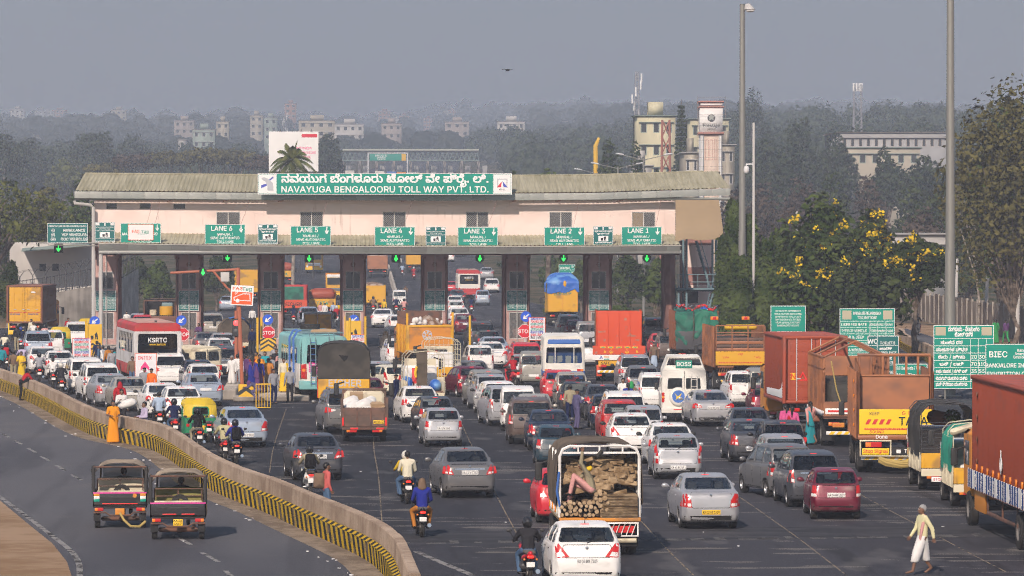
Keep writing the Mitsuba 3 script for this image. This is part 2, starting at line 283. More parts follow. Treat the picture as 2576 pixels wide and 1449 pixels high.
def build_car(kind,lit=True,plate=None):
 c=CARS[kind];W=c['W'];h=W/2;L=max(p[0]for p in c['low']);belt=c['belt'];model=Model()
 low,gh=pl(c['low']),pl(c['gh'])
 plan=pl([(-h*.80,-.01),(-h*.96,.22),(-h,.8),(-h,L-.9),(-h*.94,L-.35),(-h*.72,L),(h*.72,L),(h*.94,L-.35),(h,L-.9),(h,.8),(h*.96,.22),(h*.80,-.01),(h*.4,-.055),(-h*.4,-.055)])
 sect=pl([(-h*.93,.1),(-h*.985,.45),(-h,.65),(-h*.97,.95),(-h*.90,belt+.12),(h*.90,belt+.12),(h*.97,.95),(h,.65),(h*.985,.45),(h*.93,.1)])
 zr=max(p[1]for p in c['gh']);bw,rw=c['bw'],c['rw']
 def trap(d):return pl([(-bw-.03+d,.8),(-bw+d,belt),(-(bw+rw)/2-.035+d,(belt+zr)/2),(-rw+d,zr-.02),(-rw*.5,zr+.02),(rw*.5,zr+.02),(rw-d,zr-.02),((bw+rw)/2+.035-d,(belt+zr)/2),(bw-d,belt),(bw+.03-d,.8)])
 m=(ext_side(low,-h-.1,h+.1)^ext_plan(plan,0,3)^ext_front(sect,-.5,L+.5))+(ext_side(gh,-h,h)^ext_front(trap(0),-.5,L+.5)^ext_plan(plan.buffer(-.02),0,3))
 t=from_m(m.refine_to_length(.15));t.merge_vertices();trimesh.smoothing.filter_taubin(t,lamb=.5,nu=.52,iterations=7)
 hit=Hit(t);body=to_m(t)
 for ay in c['axles']:
  for sg in(-1,1):
   cyl=m3.Manifold.cylinder(.32,c['r']+.055,c['r']+.055,20,True).rotate([0,90,0]).translate([sg*(h-.08),ay,c['r']+.01]);body=body-cyl
 # cabin and window openings
 ins=gh.buffer(-.055);floor=sbox(.55 if c['gh'][0][0]<.3 else 1.15,.45,c['gh'][-2][0]-.25,belt+.02)
 body=body-(ext_side(unary_union([ins,floor]),-h,h)^ext_front(trap(.075),0,L))
 z0,z1=c['win'];k0,k1=(belt-z0)/(belt-zr),(belt-z1)/(belt-zr)
 def half(z):return bw+(rw-bw)*(z-belt)/(zr-belt)+(.03 if belt<z<zr-.05 else 0)
 rear=rpoly([(-half(z0)+.10,z0),(half(z0)-.10,z0),(half(z1)-.07,z1),(-half(z1)+.07,z1)],.05)
 zf0,zf1=belt+.04,zr-.12
 front=rpoly([(-half(zf0)+.08,zf0),(half(zf0)-.08,zf0),(half(zf1)-.07,zf1),(-half(zf1)+.07,zf1)],.05)
 mid=(c['gh'][3][0]+c['gh'][5][0])/2
 sides=gh.buffer(-.10).intersection(sbox(0,belt+.03,L,zr-.09))
 yk=c['gh'][1][0]
 for py,pw in c['pillars']:sides=sides.difference(affinity.translate(pl([(-pw/2,0),(pw/2,0),(pw/2-.05,3),(-pw/2-.05,3)]),py,0))
 sides=sides.buffer(-.03).buffer(.03)
 body=body-ext_front(rear,-.3,mid)-ext_front(front,mid,L)-ext_side(sides,-h-.2,h+.2)
 model.add('body',from_m(body),'@paint',40)
 gl=c.get('pane','glass')
 model.add('rear_window',skin(hit,rear.buffer(.02),1,-1,-.012,.16,0,1),gl)
 model.add('windscreen',skin(hit,front.buffer(.02),1,1,-.012,.2,0,1),gl)
 for sg in(-1,1):
  for q in getattr(sides,'geoms',[sides]):model.add('side_window',skin(hit,q.buffer(.015),0,sg,-.012,.25,0),gl)
 sy=[c['gh'][-2][0]-1.35]+([.95]if c['gh'][0][0]<.3 else[1.35])
 for i,y in enumerate(sy):
  for x in((-.36,.36)if i==0 else(0,)):
   w=.24 if i==0 else min(.62,h-.2);heads=[x]if i==0 else[-.38,.38]
   model.add('seat',join([bx(x-w,x+w,y-.06,y+.08,.5,belt+.06,.03),bx(x-w,x+w,y,y+.5,.46,.62,.03)]+[bx(q-.12,q+.12,y-.08,y+.02,belt+.03,belt+.25,.03)for q in heads]),'@seat',0)
 for sg in(-1,1):
  lp=pl([(sg*x*h,z)for x,z in c['lamp']]).buffer(.012).buffer(-.012)
  p=model.add('tail_light',skin(hit,lp,1,-1,.016,.1,.05),'@lamp')
  model.add(p+'__reverse_lens',skin(hit,pl([(sg*x*h,z)for x,z in c['clear']]),1,-1,.022,.1,.02),'lamp_clear')
 gx,gz=c['gate'];gate=rpoly([(-h*gx-.02,gz),(h*gx+.02,gz),(h*gx+.06,z0-.06),(-h*gx-.06,z0-.06)],.06)
 model.add('boot_gap',skin(hit,gate.buffer(.007).difference(gate.buffer(-.007)),1,-1,.003,.3,0),'gap')
 bz=gz-.05;model.add('bumper_trim',skin(hit,rpoly([(-h*.86,.26),(h*.86,.26),(h*.92,.40),(-h*.92,.40)],.04),1,-1,.008,.2,.02),'black_plastic')
 pz=c['plate'];py=float(hit(np.array([[0,pz],[.2,pz],[0,pz+.06]]),1,-1).min())
 p=model.b('number_plate','@plate',-.26,.26,py-.022,py+.02,pz-.065,pz+.065,.006)
 model.plate=(py-.022,pz-.037)
 by=c['win'][1]+.065;yb=float(hit(np.array([[0,by]]),1,-1)[0])
 model.b('brake_light','@brake',-.10,.10,yb-.010,yb+.05,by-.012,by+.012)
 zc=c.get('chrome')or(z0-.13 if c['gh'][0][0]>.3 else pz+.13 if pz>.6 else.86)
 if c.get('chrome'):model.add('boot_garnish',skin(hit,rpoly([(-h*.55,zc-.02),(h*.55,zc-.02),(h*.55,zc+.02),(-h*.55,zc+.02)],.015),1,-1,.014,.15,.02),'chrome')
 ze=min(z0-.12,zc+.07 if c.get('chrome')else z0-.14);ye=float(hit(np.array([[0,ze]]),1,-1)[0])
 model.add('badge',lathe([(.001,-.02),(.035,-.016),(.045,0)],10,'y',(0,ye,ze)),'chrome')
 if c['gh'][0][0]<.3:model.add('wiper',tube([(0,float(hit(np.array([[0,z0]]),1,-1)[0])-.03,z0-.02),(.34,float(hit(np.array([[.34,z0+.1]]),1,-1)[0])-.03,z0+.09)],.012,4),'black_plastic')
 for sg in(-1,1):
  my=c['gh'][-2][0]-.35
  model.add('wing_mirror',from_m(hull_of(((sg*(h+.12),my,belt+.06),(.10,.05,.075)),((sg*(h+.02),my+.05,belt+.03),(.04,.03,.035)))),'@mirror')
  lines=[LineString([(y,.38),(y+.02,belt)])for y,_ in c['pillars']]+[LineString([(c['gh'][-2][0]-.3,.38),(c['gh'][-2][0]-.32,belt-.02)])]
  model.add('door_gap',skin(hit,unary_union([l.buffer(.008,cap_style=2)for l in lines]),0,sg,.003,.2,0),'gap',kind='stuff')
  model.add('sill_trim',skin(hit,rpoly([(c['axles'][0]+.42,.24),(c['axles'][1]-.42,.24),(c['axles'][1]-.42,.31),(c['axles'][0]+.42,.31)],.02),0,sg,.006,.4,.02),'black_plastic')
  for y,_ in c['pillars']:
   xh=float(hit(np.array([[y+.14,belt-.12]]),0,sg)[0]);model.add('door_handle',bx(xh-.015,xh+.02 if sg>0 else xh+.015,y+.06,y+.24,belt-.14,belt-.11,.008)if sg>0 else bx(xh-.02,xh+.015,y+.06,y+.24,belt-.14,belt-.11,.008),'@mirror',0)
  for ay in c['axles']:wheel(model,sg*(h-.13),ay,c['r'],.19,'@rim',sg)
  if c.get('rails')is not None:
   model.add('roof_rail',tube([(sg*(rw-.06),.55,zr-.03),(sg*(rw-.05),.75,zr+.05),(sg*(rw-.05),2.1,zr+.05),(sg*(rw-.06),2.3,zr-.03)],.022,5),'rim')
 if c['gh'][0][0]>.3 or kind in('swift',):model.add('aerial',tube([(0,c['gh'][3][0]-.1,zr-.02),(0,c['gh'][3][0]-.28,zr+.16)],[.012,.005],4),'black_plastic')
 model.W,model.L=W,L
 return model
_CM={}
def car(kind,colour,x,y,rz,label,lit=1,plate='plate_white',reg=None,group=None,z=0,**kw):
 if kind not in _CM:_CM[kind]=build_car(kind)
 m={'@paint':'paint_'+colour,'@lamp':'lamp_red','@brake':'lamp_lit' if lit else 'lamp_red','@plate':plate,'@mirror':'paint_'+colour if colour!='white' else 'black_plastic','@rim':'rim','@seat':'seat_fabric',**kw}
 name={'innova':'people_carrier','ertiga':'people_carrier','suv':'off_road_car','van':'van'}.get(kind,'hatchback' if CARS[kind]['gh'][0][0]<.3 else 'saloon_car')
 ax=CARS[kind]['axles'][0];x+=math.sin(math.radians(rz))*ax;y-=math.cos(math.radians(rz))*ax
 k=spawn(_CM[kind],name,x,y,z,rz,label,'van' if kind=='van' else 'car',group,m)
 if reg:
  py,pz=_CM[kind].plate
  scene[k+'__number_plate__plate_lettering']={**ply(moved(text(reg,.075,.004,True,.47),0,py,pz),'ink'),'to_world':TM(x,y,z,rz)}
 return k
# ---------------------------------------------------------------- setting: ground, roads, barriers
_PY=[-200,345,400,450,490,600,1300,2000,3000,4300,6000,9500]
_PZ=[0,0,-.8,-.8,-.3,2.6,21.7,38,59,91,136,140]
def road_z(y):return np.interp(y,_PY,_PZ)
def centre_x(y):return np.interp(y,[300,650,900,1294,2000],[6.2,6.2,10.5,20.9,45])
def ground_z(x,y):
 x,y=np.asarray(x,float),np.asarray(y,float);z=road_z(y)
 far=np.clip((y-700)/1800,0,1);off=np.clip((np.abs(x-centre_x(y))-25)/60,0,1)
 n=meshkit.fbm(np.stack([x/340,y/620,0*x],-1),4,3)-.5
 return z+n*off*far*30+off*np.clip((y-420)/900,0,1)*9*np.clip((x-25)/120,0,1)
def _earth(p,n,uv):
 g=fbm(p.x*.35,p.y*.35,0,4);h=fbm(p.x*2.1+9,p.y*2.1,0,3);far=smoothstep(340,420,p.y)
 near=mix((.30,.19,.11),(.42,.29,.19),smoothstep(.3,.7,g*.6+h*.4))
 return mix(near,mix((.05,.06,.03),(.13,.10,.06),smoothstep(.35,.65,g)),far)
diffuse('earth',mikit.proc(_earth))
def _asphalt(p,n,uv):
 a=fbm(p.x*.16+3,p.y*.035,0,4);b=fbm(p.x*1.7,p.y*.5,0,3);g=noise(p.x*38,p.y*38,0);t=fbm(p.x*.9+40,p.y*.02,0,2)
 c=mix((.016,.0165,.021),(.033,.033,.040),smoothstep(.3,.7,a*.55+b*.25+t*.2))
 c=c*(.8+.4*g)
 pale=smoothstep(.62,.8,fbm(p.x*.7+70,p.y*.22+5,0,4));oil=smoothstep(.60,.76,fbm(p.x*1.3+20,p.y*.10,0,4));scar=smoothstep(.69,.73,fbm(p.x*.5+7,p.y*1.9,0,4))
 return mix(mix(mix(c,(.013,.013,.015),oil*.7),(.13,.125,.12),pale*.3),(.17,.155,.135),scar*.5)
mat('asphalt',mikit.proc(_asphalt),0.75,spec=0.35)
def _asphalt2(p,n,uv):
 a=fbm(p.x*.2+13,p.y*.05,0,4);g=noise(p.x*40,p.y*40,0)
 t=smoothstep(.56,.74,fbm(p.x*.9+30,p.y*.05,0,3));d=smoothstep(.62,.78,fbm(p.x*.5,p.y*.3+4,0,4))
 return mix(mix(mix((.044,.045,.053),(.076,.076,.083),smoothstep(.3,.7,a)),(.036,.036,.041),t*.4),(.13,.115,.10),d*.16)*(.86+.28*g)
mat('asphalt_left',mikit.proc(_asphalt2),0.75,spec=0.35)
def _conc(p,n,uv):
 a=fbm(p.x*.8,p.y*.8,p.z*1.4,4);s=fbm(p.x*5,p.y*5,p.z*.5,3);g=noise(p.x*22,p.y*22,p.z*22)
 return mix((.185,.135,.097),(.335,.262,.20),smoothstep(.28,.72,a*.6+s*.4))*(.88+.24*g)
mat('barrier_concrete',mikit.proc(_conc),0.9,spec=.2)
def _conc2(p,n,uv):
 a=fbm(p.x*.7,p.y*.7,p.z*1.1,4);s=fbm(p.x*4,p.y*4,p.z*.4,3)
 return mix((.20,.18,.155),(.38,.345,.30),smoothstep(.3,.72,a*.5+s*.5))
mat('grey_concrete',mikit.proc(_conc2),0.9,spec=.2)
def _stripe(p,n,uv):
 w=fbm(p.x*3,p.y*3,p.z*3,3);s=uv.x+(uv.y-.5)*.34+(w-.5)*.03;f=s/.82-dr.floor(s/.82)
 y=smoothstep(.0,.03,f)*(1-smoothstep(.5,.53,f))
 c=mix((.045,.043,.042),(.60,.40,.035),y)
 return mix(c,(.22,.17,.12),smoothstep(.56,.72,w)*.75)
diffuse('kerb_paint',mikit.proc(_stripe))
def _dusty(p,n,uv):
 g=fbm(p.x*1.6,p.y*.8,0,4);h=noise(p.x*9,p.y*9,0)
 return mix((.20,.155,.115),(.34,.27,.20),smoothstep(.3,.7,g*.7+h*.3))
diffuse('roadside_dust',mikit.proc(_dusty))
def _worn(c):
 def fn(p,n,uv):return mix((.07,.07,.072),c,smoothstep(.34,.5,fbm(p.x*5,p.y*3,0,3)))
 return mikit.proc(fn)
diffuse('road_paint',_worn((.30,.295,.285)))
diffuse('joint_dirt',_worn((.30,.24,.17)))

xs=np.unique(np.concatenate([np.linspace(-2400,-120,24),np.linspace(-120,160,57),np.linspace(160,2900,30)]))
ys=np.unique(np.concatenate([np.linspace(-150,340,8),np.linspace(340,700,37),np.linspace(700,2000,53),np.linspace(2000,9200,70)]))
GX,GY=np.meshgrid(xs,ys,indexing='ij');GZ=ground_z(GX,GY)-.008
nx,ny=GX.shape;idx=np.arange(nx*ny).reshape(nx,ny)
q=np.stack([idx[:-1,:-1],idx[1:,:-1],idx[1:,1:],idx[:-1,1:]],-1).reshape(-1,4)
single('ground',tm(np.stack([GX,GY,GZ],-1).reshape(-1,3),np.vstack([q[:,[0,1,2]],q[:,[0,2,3]]])),'earth',kind='structure',smooth=True)

def spline(pts,n=8):
 P=np.array(pts,float);P=np.vstack([2*P[0]-P[1],P,2*P[-1]-P[-2]]);out=[]
 for i in range(1,len(P)-2):
  for t in np.linspace(0,1,n,endpoint=False):
   out.append(.5*(2*P[i]+(P[i+1]-P[i-1])*t+(2*P[i-1]-5*P[i]+4*P[i+1]-P[i+2])*t*t+(3*P[i]-P[i-1]-3*P[i+1]+P[i+2])*t**3))
 return np.array(out+[P[-2]])
def sweep(path,prof):
 """Runs a closed profile of (offset to the left, height) along a plan path; uv = (arc length, place in the profile)."""
 P=np.asarray(path,float);d=np.gradient(P,axis=0);d/=np.linalg.norm(d,axis=1,keepdims=True);L=np.stack([-d[:,1],d[:,0]],1)
 s=np.r_[0,np.cumsum(np.linalg.norm(np.diff(P,axis=0),axis=1))];V,UV,F=[],[],[];k=len(prof)
 for j in range(k):
  a,b=prof[j],prof[(j+1)%k];o=len(V)//1
  base=len(UV)
  for i in range(len(P)):
   for q,v in((a,0.),(b,1.)):
    V.append([*(P[i]+L[i]*q[0]),q[1]]);UV.append([s[i],v])
  for i in range(len(P)-1):
   A=base+2*i;F+=[[A,A+2,A+3],[A,A+3,A+1]]
 return tm(V,F),np.array(UV)
def strip(path,w0,w1,z):
 P=np.asarray(path,float);d=np.gradient(P,axis=0);d/=np.linalg.norm(d,axis=1,keepdims=True);L=np.stack([-d[:,1],d[:,0]],1)
 zz=np.broadcast_to(z,len(P));V=np.vstack([np.column_stack([P+L*w0,zz]),np.column_stack([P+L*w1,zz])]);n=len(P)
 return tm(V,[f for i in range(n-1)for f in([i,i+n,i+1],[i+1,i+n,i+1+n])])
# the long barrier between the approach and the left road; walked from the camera away, its left side is the left road's
BAR=spline([(1.32,95.27),(1.19,102.35),(1.04,107.01),(0.48,113.04),(-1.16,123.18),(-2.27,130.01),(-4.29,141.48),(-6.94,163.81),(-10.06,176.43),(-14.26,204.42),(-17.21,221.76),(-20.57,239.92),(-24.47,255.82)])
BAR[:,0]-=0
m,uv=sweep(BAR,[(0,0),(.02,.50),(-.14,.55),(-.44,.55),(-.52,0)][::-1])
bar=uniq('concrete_barrier',KEYS)
scene[bar+'__striped_kerb']=ply(m,'kerb_paint',False,uv=uv)
labels[bar]={'label':'long curving concrete barrier with yellow and black striped foot dividing the left road','category':'barrier'}
s_=np.r_[0,np.cumsum(np.linalg.norm(np.diff(BAR,axis=0),axis=1))]
def along(s):return np.column_stack([np.interp(s,s_,BAR[:,0]),np.interp(s,s_,BAR[:,1])])
k,rng=0.,np.random.default_rng(4)
while k<s_[-1]-1:
 e=min(k+6.0,s_[-1]);P=along(np.linspace(k+.015,e-.015,9));h=1.0+rng.uniform(-.012,.012);o=rng.uniform(-.012,.012)
 m,uv=sweep(P,[(-.145+o,.44),(-.165+o,h-.03),(-.19+o,h),(-.40+o,h),(-.42+o,h-.03),(-.44+o,.44)][::-1])
 ends=[tm([[*(P[i]+np.array(n_)*a),z]for a,z in((-.145+o,.44),(-.165+o,h-.03),(-.19+o,h),(-.40+o,h),(-.42+o,h-.03),(-.44+o,.44))],[[0,1,5],[1,4,5],[1,2,4],[2,3,4]])for i,n_ in((0,(-(P[1]-P[0])[1],(P[1]-P[0])[0])/np.linalg.norm(P[1]-P[0])),(-1,(-(P[-1]-P[-2])[1],(P[-1]-P[-2])[0])/np.linalg.norm(P[-1]-P[-2])))]
 scene[uniq(bar+'__wall_block',KEYS)]=ply(cat([m]+ends),'barrier_concrete',0);k=e
# roads
def road(name,poly,mat_,z=0.0):
 v,f=trimesh.creation.triangulate_polygon(pl(poly),engine='earcut');o=tm(np.column_stack([v,np.full(len(v),z)]),f)
 if o.face_normals[:,2].sum()<0:o.faces=o.faces[:,::-1]
 return single(name,o,mat_,kind='structure')
road('toll_approach',[*(BAR+np.array([.25,0])).tolist(),(-40,345),(36,345),(33,240),(30,60),(-6,60)],'asphalt')
lroad=[*[(p[0],p[1])for p in BAR-np.array([.25,0])],(-60,262),(-15.38,173.79),(-12.91,152.45),(-10.54,135.75),(-8.98,125.67),(-7.75,117.84),(-6.98,111.71),(-6.59,107.28),(-6.05,99.01)]
road('left_road',lroad,'asphalt_left')
single('roadside_dust',strip(BAR,.0,.75,.004),'roadside_dust',kind='structure')
fy=np.linspace(344,1900,160);fx=centre_x(fy)
def far_strip(name,a,b,m,dz):
 w=np.clip((480-fy)/130,0,1);aa,bb=a-w*16*(a<0),b+w*16*(b>0)
 V=np.vstack([np.column_stack([fx+aa,fy,road_z(fy)+dz]),np.column_stack([fx+bb,fy,road_z(fy)+dz])]);n=len(fy)
 single(name,tm(V,[f for i in range(n-1)for f in([i,i+n,i+1],[i+1,i+n,i+1+n])]),m,kind='structure',smooth=True)
far_strip('far_road',-15,13,'asphalt',.05)
P_=np.column_stack([np.interp(np.linspace(470,1250,60),fy,fx),np.linspace(470,1250,60)])
m,uv=sweep(P_,[(.35,-1),(.12,.9),(-.12,.9),(-.35,-1)][::-1]);m.vertices[:,2]+=road_z(m.vertices[:,1])
single('concrete_barrier',m,'grey_concrete','low concrete median barrier running up the far road beyond the toll gates','barrier')
road('right_road',[(36.5,340),(40.97,322.33),(34.29,266.21),(32.44,238.46),(30.94,215.94),(32.51,206.11),(75,200),(40.58,258.42),(42.39,301.01),(44.65,349.97),(52,340)],'asphalt_left',.003)
RB=spline([(36.2,330),(38.63,306.21),(36.97,287.03),(34.81,255.03),(33.61,234.59),(32.20,207.30)],6)
m,uv=sweep(RB[::-1],[(0,0),(.02,.42),(-.14,.46),(-.44,.46),(-.5,0)][::-1]);m2,_=sweep(RB[::-1],[(-.15,.44),(-.19,1.0),(-.40,1.0),(-.44,.44)][::-1])
m,uv=sweep(RB,[(.5,0),(.48,.42),(.2,.46),(-.0,.46),(0,0)][::-1]);m2,_=sweep(RB,[(.42,.44),(.40,1.0),(.15,1.0),(.11,.44)][::-1])
md=Model();md.add('wall',m2,'barrier_concrete',0)
kk=spawn(md,'concrete_barrier',label='concrete barrier with striped foot beside the right road, behind the fee boards',category='barrier')
scene[kk+'__striped_kerb']=ply(m,'kerb_paint',False,uv=uv)
# markings: the left road's edge line and dashes, the approach's joint lines and the worn bands
def mark(name,pts,w,m,z=.008):return single(name,strip(spline(pts,6),-w/2,w/2,z),m,kind='structure')
mark('edge_line',[(-12.20,146.89),(-10.68,137.48),(-9.28,128.94),(-8.03,121.17),(-7.11,115.30),(-6.63,110.93),(-6.28,105.48)],.16,'road_paint')
for a,b in(((-13.69,177.53),(-13.18,174.45)),((-12.78,171.85),(-12.30,169.14)),((-11.84,166.08),(-11.36,163.30)),((-10.97,160.53),(-10.43,157.39)),((-10.05,154.81),(-9.53,151.60)),((-9.16,149.07),(-8.63,145.96)),((-4.54,120.26),(-4.01,117.18)),((-3.63,114.43),(-3.11,111.32)),((-2.86,108.54),(-2.66,106.74))):mark('lane_dash',[a,((a[0]+b[0])/2,(a[1]+b[1])/2),b],.13,'road_paint')
for pts in([(1.55,251.48),(1.62,203.79),(1.27,169.51),(1.27,147.75),(1.18,125.82)],[(5.24,203.65),(5.00,165.30),(4.90,137.11),(4.87,121.40)],[(8.65,127.86),(8.65,124.23),(8.61,114.88),(8.63,106.71)],[(12.47,136.43),(12.49,131.20),(12.49,121.10),(12.44,113.37),(12.37,106.44)],[(16.54,148.29),(16.40,137.05),(16.40,124.25),(16.39,115.54),(16.43,107.48)],[(-2.49,199.75),(-2.56,168.48),(-2.45,150.18)]):mark('slab_joint',pts,.035,'joint_dirt')
mark('edge_stripe',[(1.99,114.53),(2.48,111.34),(3.23,106.90)],.2,'road_paint')
def _band(p,n,uv):return mix((.018,.019,.023),(.033,.033,.038),smoothstep(.3,.7,fbm(p.x*.8,p.y*2,0,4)))
mat('fresh_asphalt',mikit.proc(_band),.8)
a0,a1=(1.62,116.96),(18.73,119.20);b0,b1=(1.69,121.68),(19.55,124.45)
road('resurfaced_band',[a0,a1,b1,b0],'fresh_asphalt',.004)
rng=np.random.default_rng(11);c_=[]
for i in range(26):
 t=i/26;x=a0[0]+(a1[0]-a0[0])*t;y=a0[1]+(a1[1]-a0[1])*t+.3
 L_=rng.uniform(.15,.8);c_.append(bx(x,x+L_,y,y+rng.uniform(.25,1.1),.004,.009))
diffuse('old_paint',_worn((.13,.13,.13)))
single('worn_stripe',cat(c_),'old_paint',kind='structure')
# ---------------------------------------------------------------- the toll building
YG,YW,YU,YC,YR=288.0,293.5,292.3,293.8,296.2  # lower gutter, wall, upper gutter, booths, ridge
def PX(p,Y):return(p-857)*Y/11000.0
def up_z(x):return np.interp(x,[PX(190,YU),PX(650,YU),PX(1100,YU),PX(1500,YU),PX(1838,YU)],[.10,0,-.07,0,.30])
def lo_z(x):return np.interp(x,[PX(250,YG),PX(650,YG),PX(1100,YG),PX(1500,YG),PX(1715,YG)],[.17,0,-.06,-.02,.03])
def _pink(p,n,uv):
 a=fbm(p.x*.35,p.y,p.z*.5,4);s=fbm(p.x*4,p.y,p.z*.35,3)
 return mix((.78,.63,.575),mix((.82,.69,.635),(.60,.48,.43),smoothstep(.64,.82,s)),smoothstep(.35,.6,a))
diffuse('pink_plaster',mikit.proc(_pink))
def _roof(p,n,uv):
 a=fbm(p.x*.5,p.y*.6,0,4);s=fbm(p.x*6,p.y*.5,0,3)
 return mix((.27,.25,.16),(.37,.345,.24),smoothstep(.3,.7,a*.5+s*.5))
mat('roof_sheet',mikit.proc(_roof),.65)
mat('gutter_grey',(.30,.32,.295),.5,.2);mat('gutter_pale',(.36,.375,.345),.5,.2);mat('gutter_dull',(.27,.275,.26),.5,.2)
mat('gutter_lip',(.50,.48,.42),.7)
diffuse('booth_mauve',grainy((.46,.29,.265),(.56,.38,.35),1.5));diffuse('booth_brown',grainy((.31,.16,.14),(.40,.215,.19),1.2))
mat('steel_blue',(.16,.25,.28),.5);mat('pipe_grey',(.50,.49,.47),.5);mat('pole_steel',(.26,.26,.235),.45,.35);mat('dark_steel',(.05,.05,.055),.5)
mat('sign_green',(.0,.27,.195),.4);mat('sign_dark',(.005,.13,.125),.4);mat('sign_back',(.30,.31,.32),.5)
mat('awning',(.31,.225,.13),.7);mat('mesh_wire',(.28,.28,.28),.6);mat('room_dark',(.012,.012,.014),.9)
mat('window_grey',(.05,.055,.06),.12,spec=.8)
bm=Model()
def plate_at(m,x,y,z):return moved(m,x,y,z)
# upper floor wall, openings cut through it
X0,X1=PX(240,YW),PX(1700,YW);Z0,Z1=7.2,10.45
openings=[]
slots=[(269,297),(353,382),(437,468)]
wins=[(545,605),(755,813),(963,1021),(1172,1229),(1382,1440),(1590,1650)]
wall=sbox(X0,Z0,X1,Z1)
for a,b in slots:openings.append(sbox(PX(a,YW),8.8-(525-545)*YW/11000,PX(b,YW),8.8-(510-545)*YW/11000))
for a,b in wins:openings.append(sbox(PX(a,YW),8.8-(567-545)*YW/11000-.1,PX(b,YW),8.8-(531.5-545)*YW/11000))
for o in openings:wall=wall.difference(o)
bm.add('wall',sheet(wall,YW,.22),'pink_plaster',0)
bm.add('side_wall',[bx(X0,X0+.2,YW+.22,YW+5.2,Z0,Z1),][0],'pink_plaster',0);bm.b('side_wall','pink_plaster',X1-.2,X1,YW+.22,YW+5.2,Z0,Z1)
bm.b('rear_wall','pink_plaster',X0,X1,YW+5.2,YW+5.4,Z0,Z1)
bm.b('floor_slab','booth_brown',X0,X1,YW+.03,YW+5.4,6.42,7.2)
bm.b('ceiling','booth_brown',X0,X1,YW+.05,YW+5.35,Z1,Z1+.12)
bm.b('eave_band','pink_plaster',X0+.25,X1-.1,YW-.03,YW,9.98,10.12)
for o in openings[:3]:
 x0,z0,x1,z1=o.bounds;f=bm.add('slot_window',sheet(o.difference(o.buffer(-.04)),YW+.02,.08),'pipe_grey',0)
 bm.add(f+'__pane',sheet(o.buffer(-.035),YW+.1,.01),'window_grey',0)
for i,o in enumerate(openings[3:]):
 x0,z0,x1,z1=o.bounds;xm=(x0+x1)/2
 fr=o.difference(unary_union([sbox(x0+.05,z0+.05,xm-.035,z1-.05),sbox(xm+.035,z0+.05,x1-.05,z1-.05)]))
 f=bm.add('window',sheet(fr,YW+.015,.07),'pipe_grey',0)
 for a,b in((x0+.05,xm-.035),(xm+.035,x1-.05)):bm.add(f+'__pane',sheet(sbox(a,z0+.05,b,z1-.05),YW+.1,.01),'window_grey' if not(i==5 and a<xm-.5)else 'awning',0)
 g=[]
 for k in np.arange(-1.0,2.6,.13):
  for sg in(1,-1):
   l=LineString([(x0+k if sg>0 else x1-k,z0),(x0+k+sg*1.0 if sg>0 else x1-k-1.0,z0+1.0)]).intersection(o.buffer(-.05))
   if l.length>.05:c=np.array(l.coords);g.append(tube([(c[0][0],YW+.05,c[0][1]),(c[-1][0],YW+.05,c[-1][1])],.011,3,0))
 bm.add(f+'__wire_mesh',cat(g),'mesh_wire',0,'stuff')
# roofs
def ribbed(x0,x1,y0,z0,y1,z1,zoff,pitch=.285,shift0=0,shift1=0):
 V,F=[],[];n=int((x1-x0)/pitch)
 cols=[]
 for i in range(n+1):
  x=x0+(x1-x0)*i/n
  for dx,dz in((0,.0),(.10,0),(.125,.042),(.185,.042),(.21,0)):cols.append((x+dx,dz))
 cols=[c for c in cols if c[0]<=x1]
 for x,dz in cols:
  t=(x-x0)/(x1-x0);zz=float(zoff(x))
  V+=[(x+shift0*(1-t)*0,y0,z0+dz+zz),(x+shift0*(1-t)+shift1*t,y1,z1+dz+zz)]
 k=len(V)
 V+=[(x,y,z-.03-2*0)for x,y,z in V]
 for i in range(len(cols)-1):
  a=2*i;F+=[[a,a+2,a+3],[a,a+3,a+1],[a+k,a+3+k,a+2+k],[a+k,a+1+k,a+3+k]]
  F+=[[a,a+k,a+2+k],[a,a+2+k,a+2],[a+1,a+3+k,a+1+k],[a+1,a+3,a+3+k]]
 return tm(V,F)
ux0,ux1=PX(193,YU),PX(1838,YU)
r=bm.add('upper_roof',ribbed(ux0,ux1,YU+.02,10.50,YR,11.62,up_z,shift0=.35,shift1=-.5),'roof_sheet',0)
bm.add('rear_roof',ribbed(ux0+.2,ux1-.3,YR+.02,11.60,YR+3.6,10.5,up_z,.6),'roof_sheet',0)
bm.add('ridge_cap',cat([tube([(x,YR,11.66+float(up_z(x))),(x+2.2,YR,11.66+float(up_z(x+2.2)))],.06,5)for x in np.arange(ux0+.4,ux1-2.6,2.2)]),'roof_sheet',0,'stuff')
lx0,lx1=PX(250,YG),PX(1716,YG)
bm.add('lower_roof',ribbed(lx0+.1,lx1-.1,YG+.05,6.98,YW-.01,7.62,lo_z),'roof_sheet',0)
rng=np.random.default_rng(5)
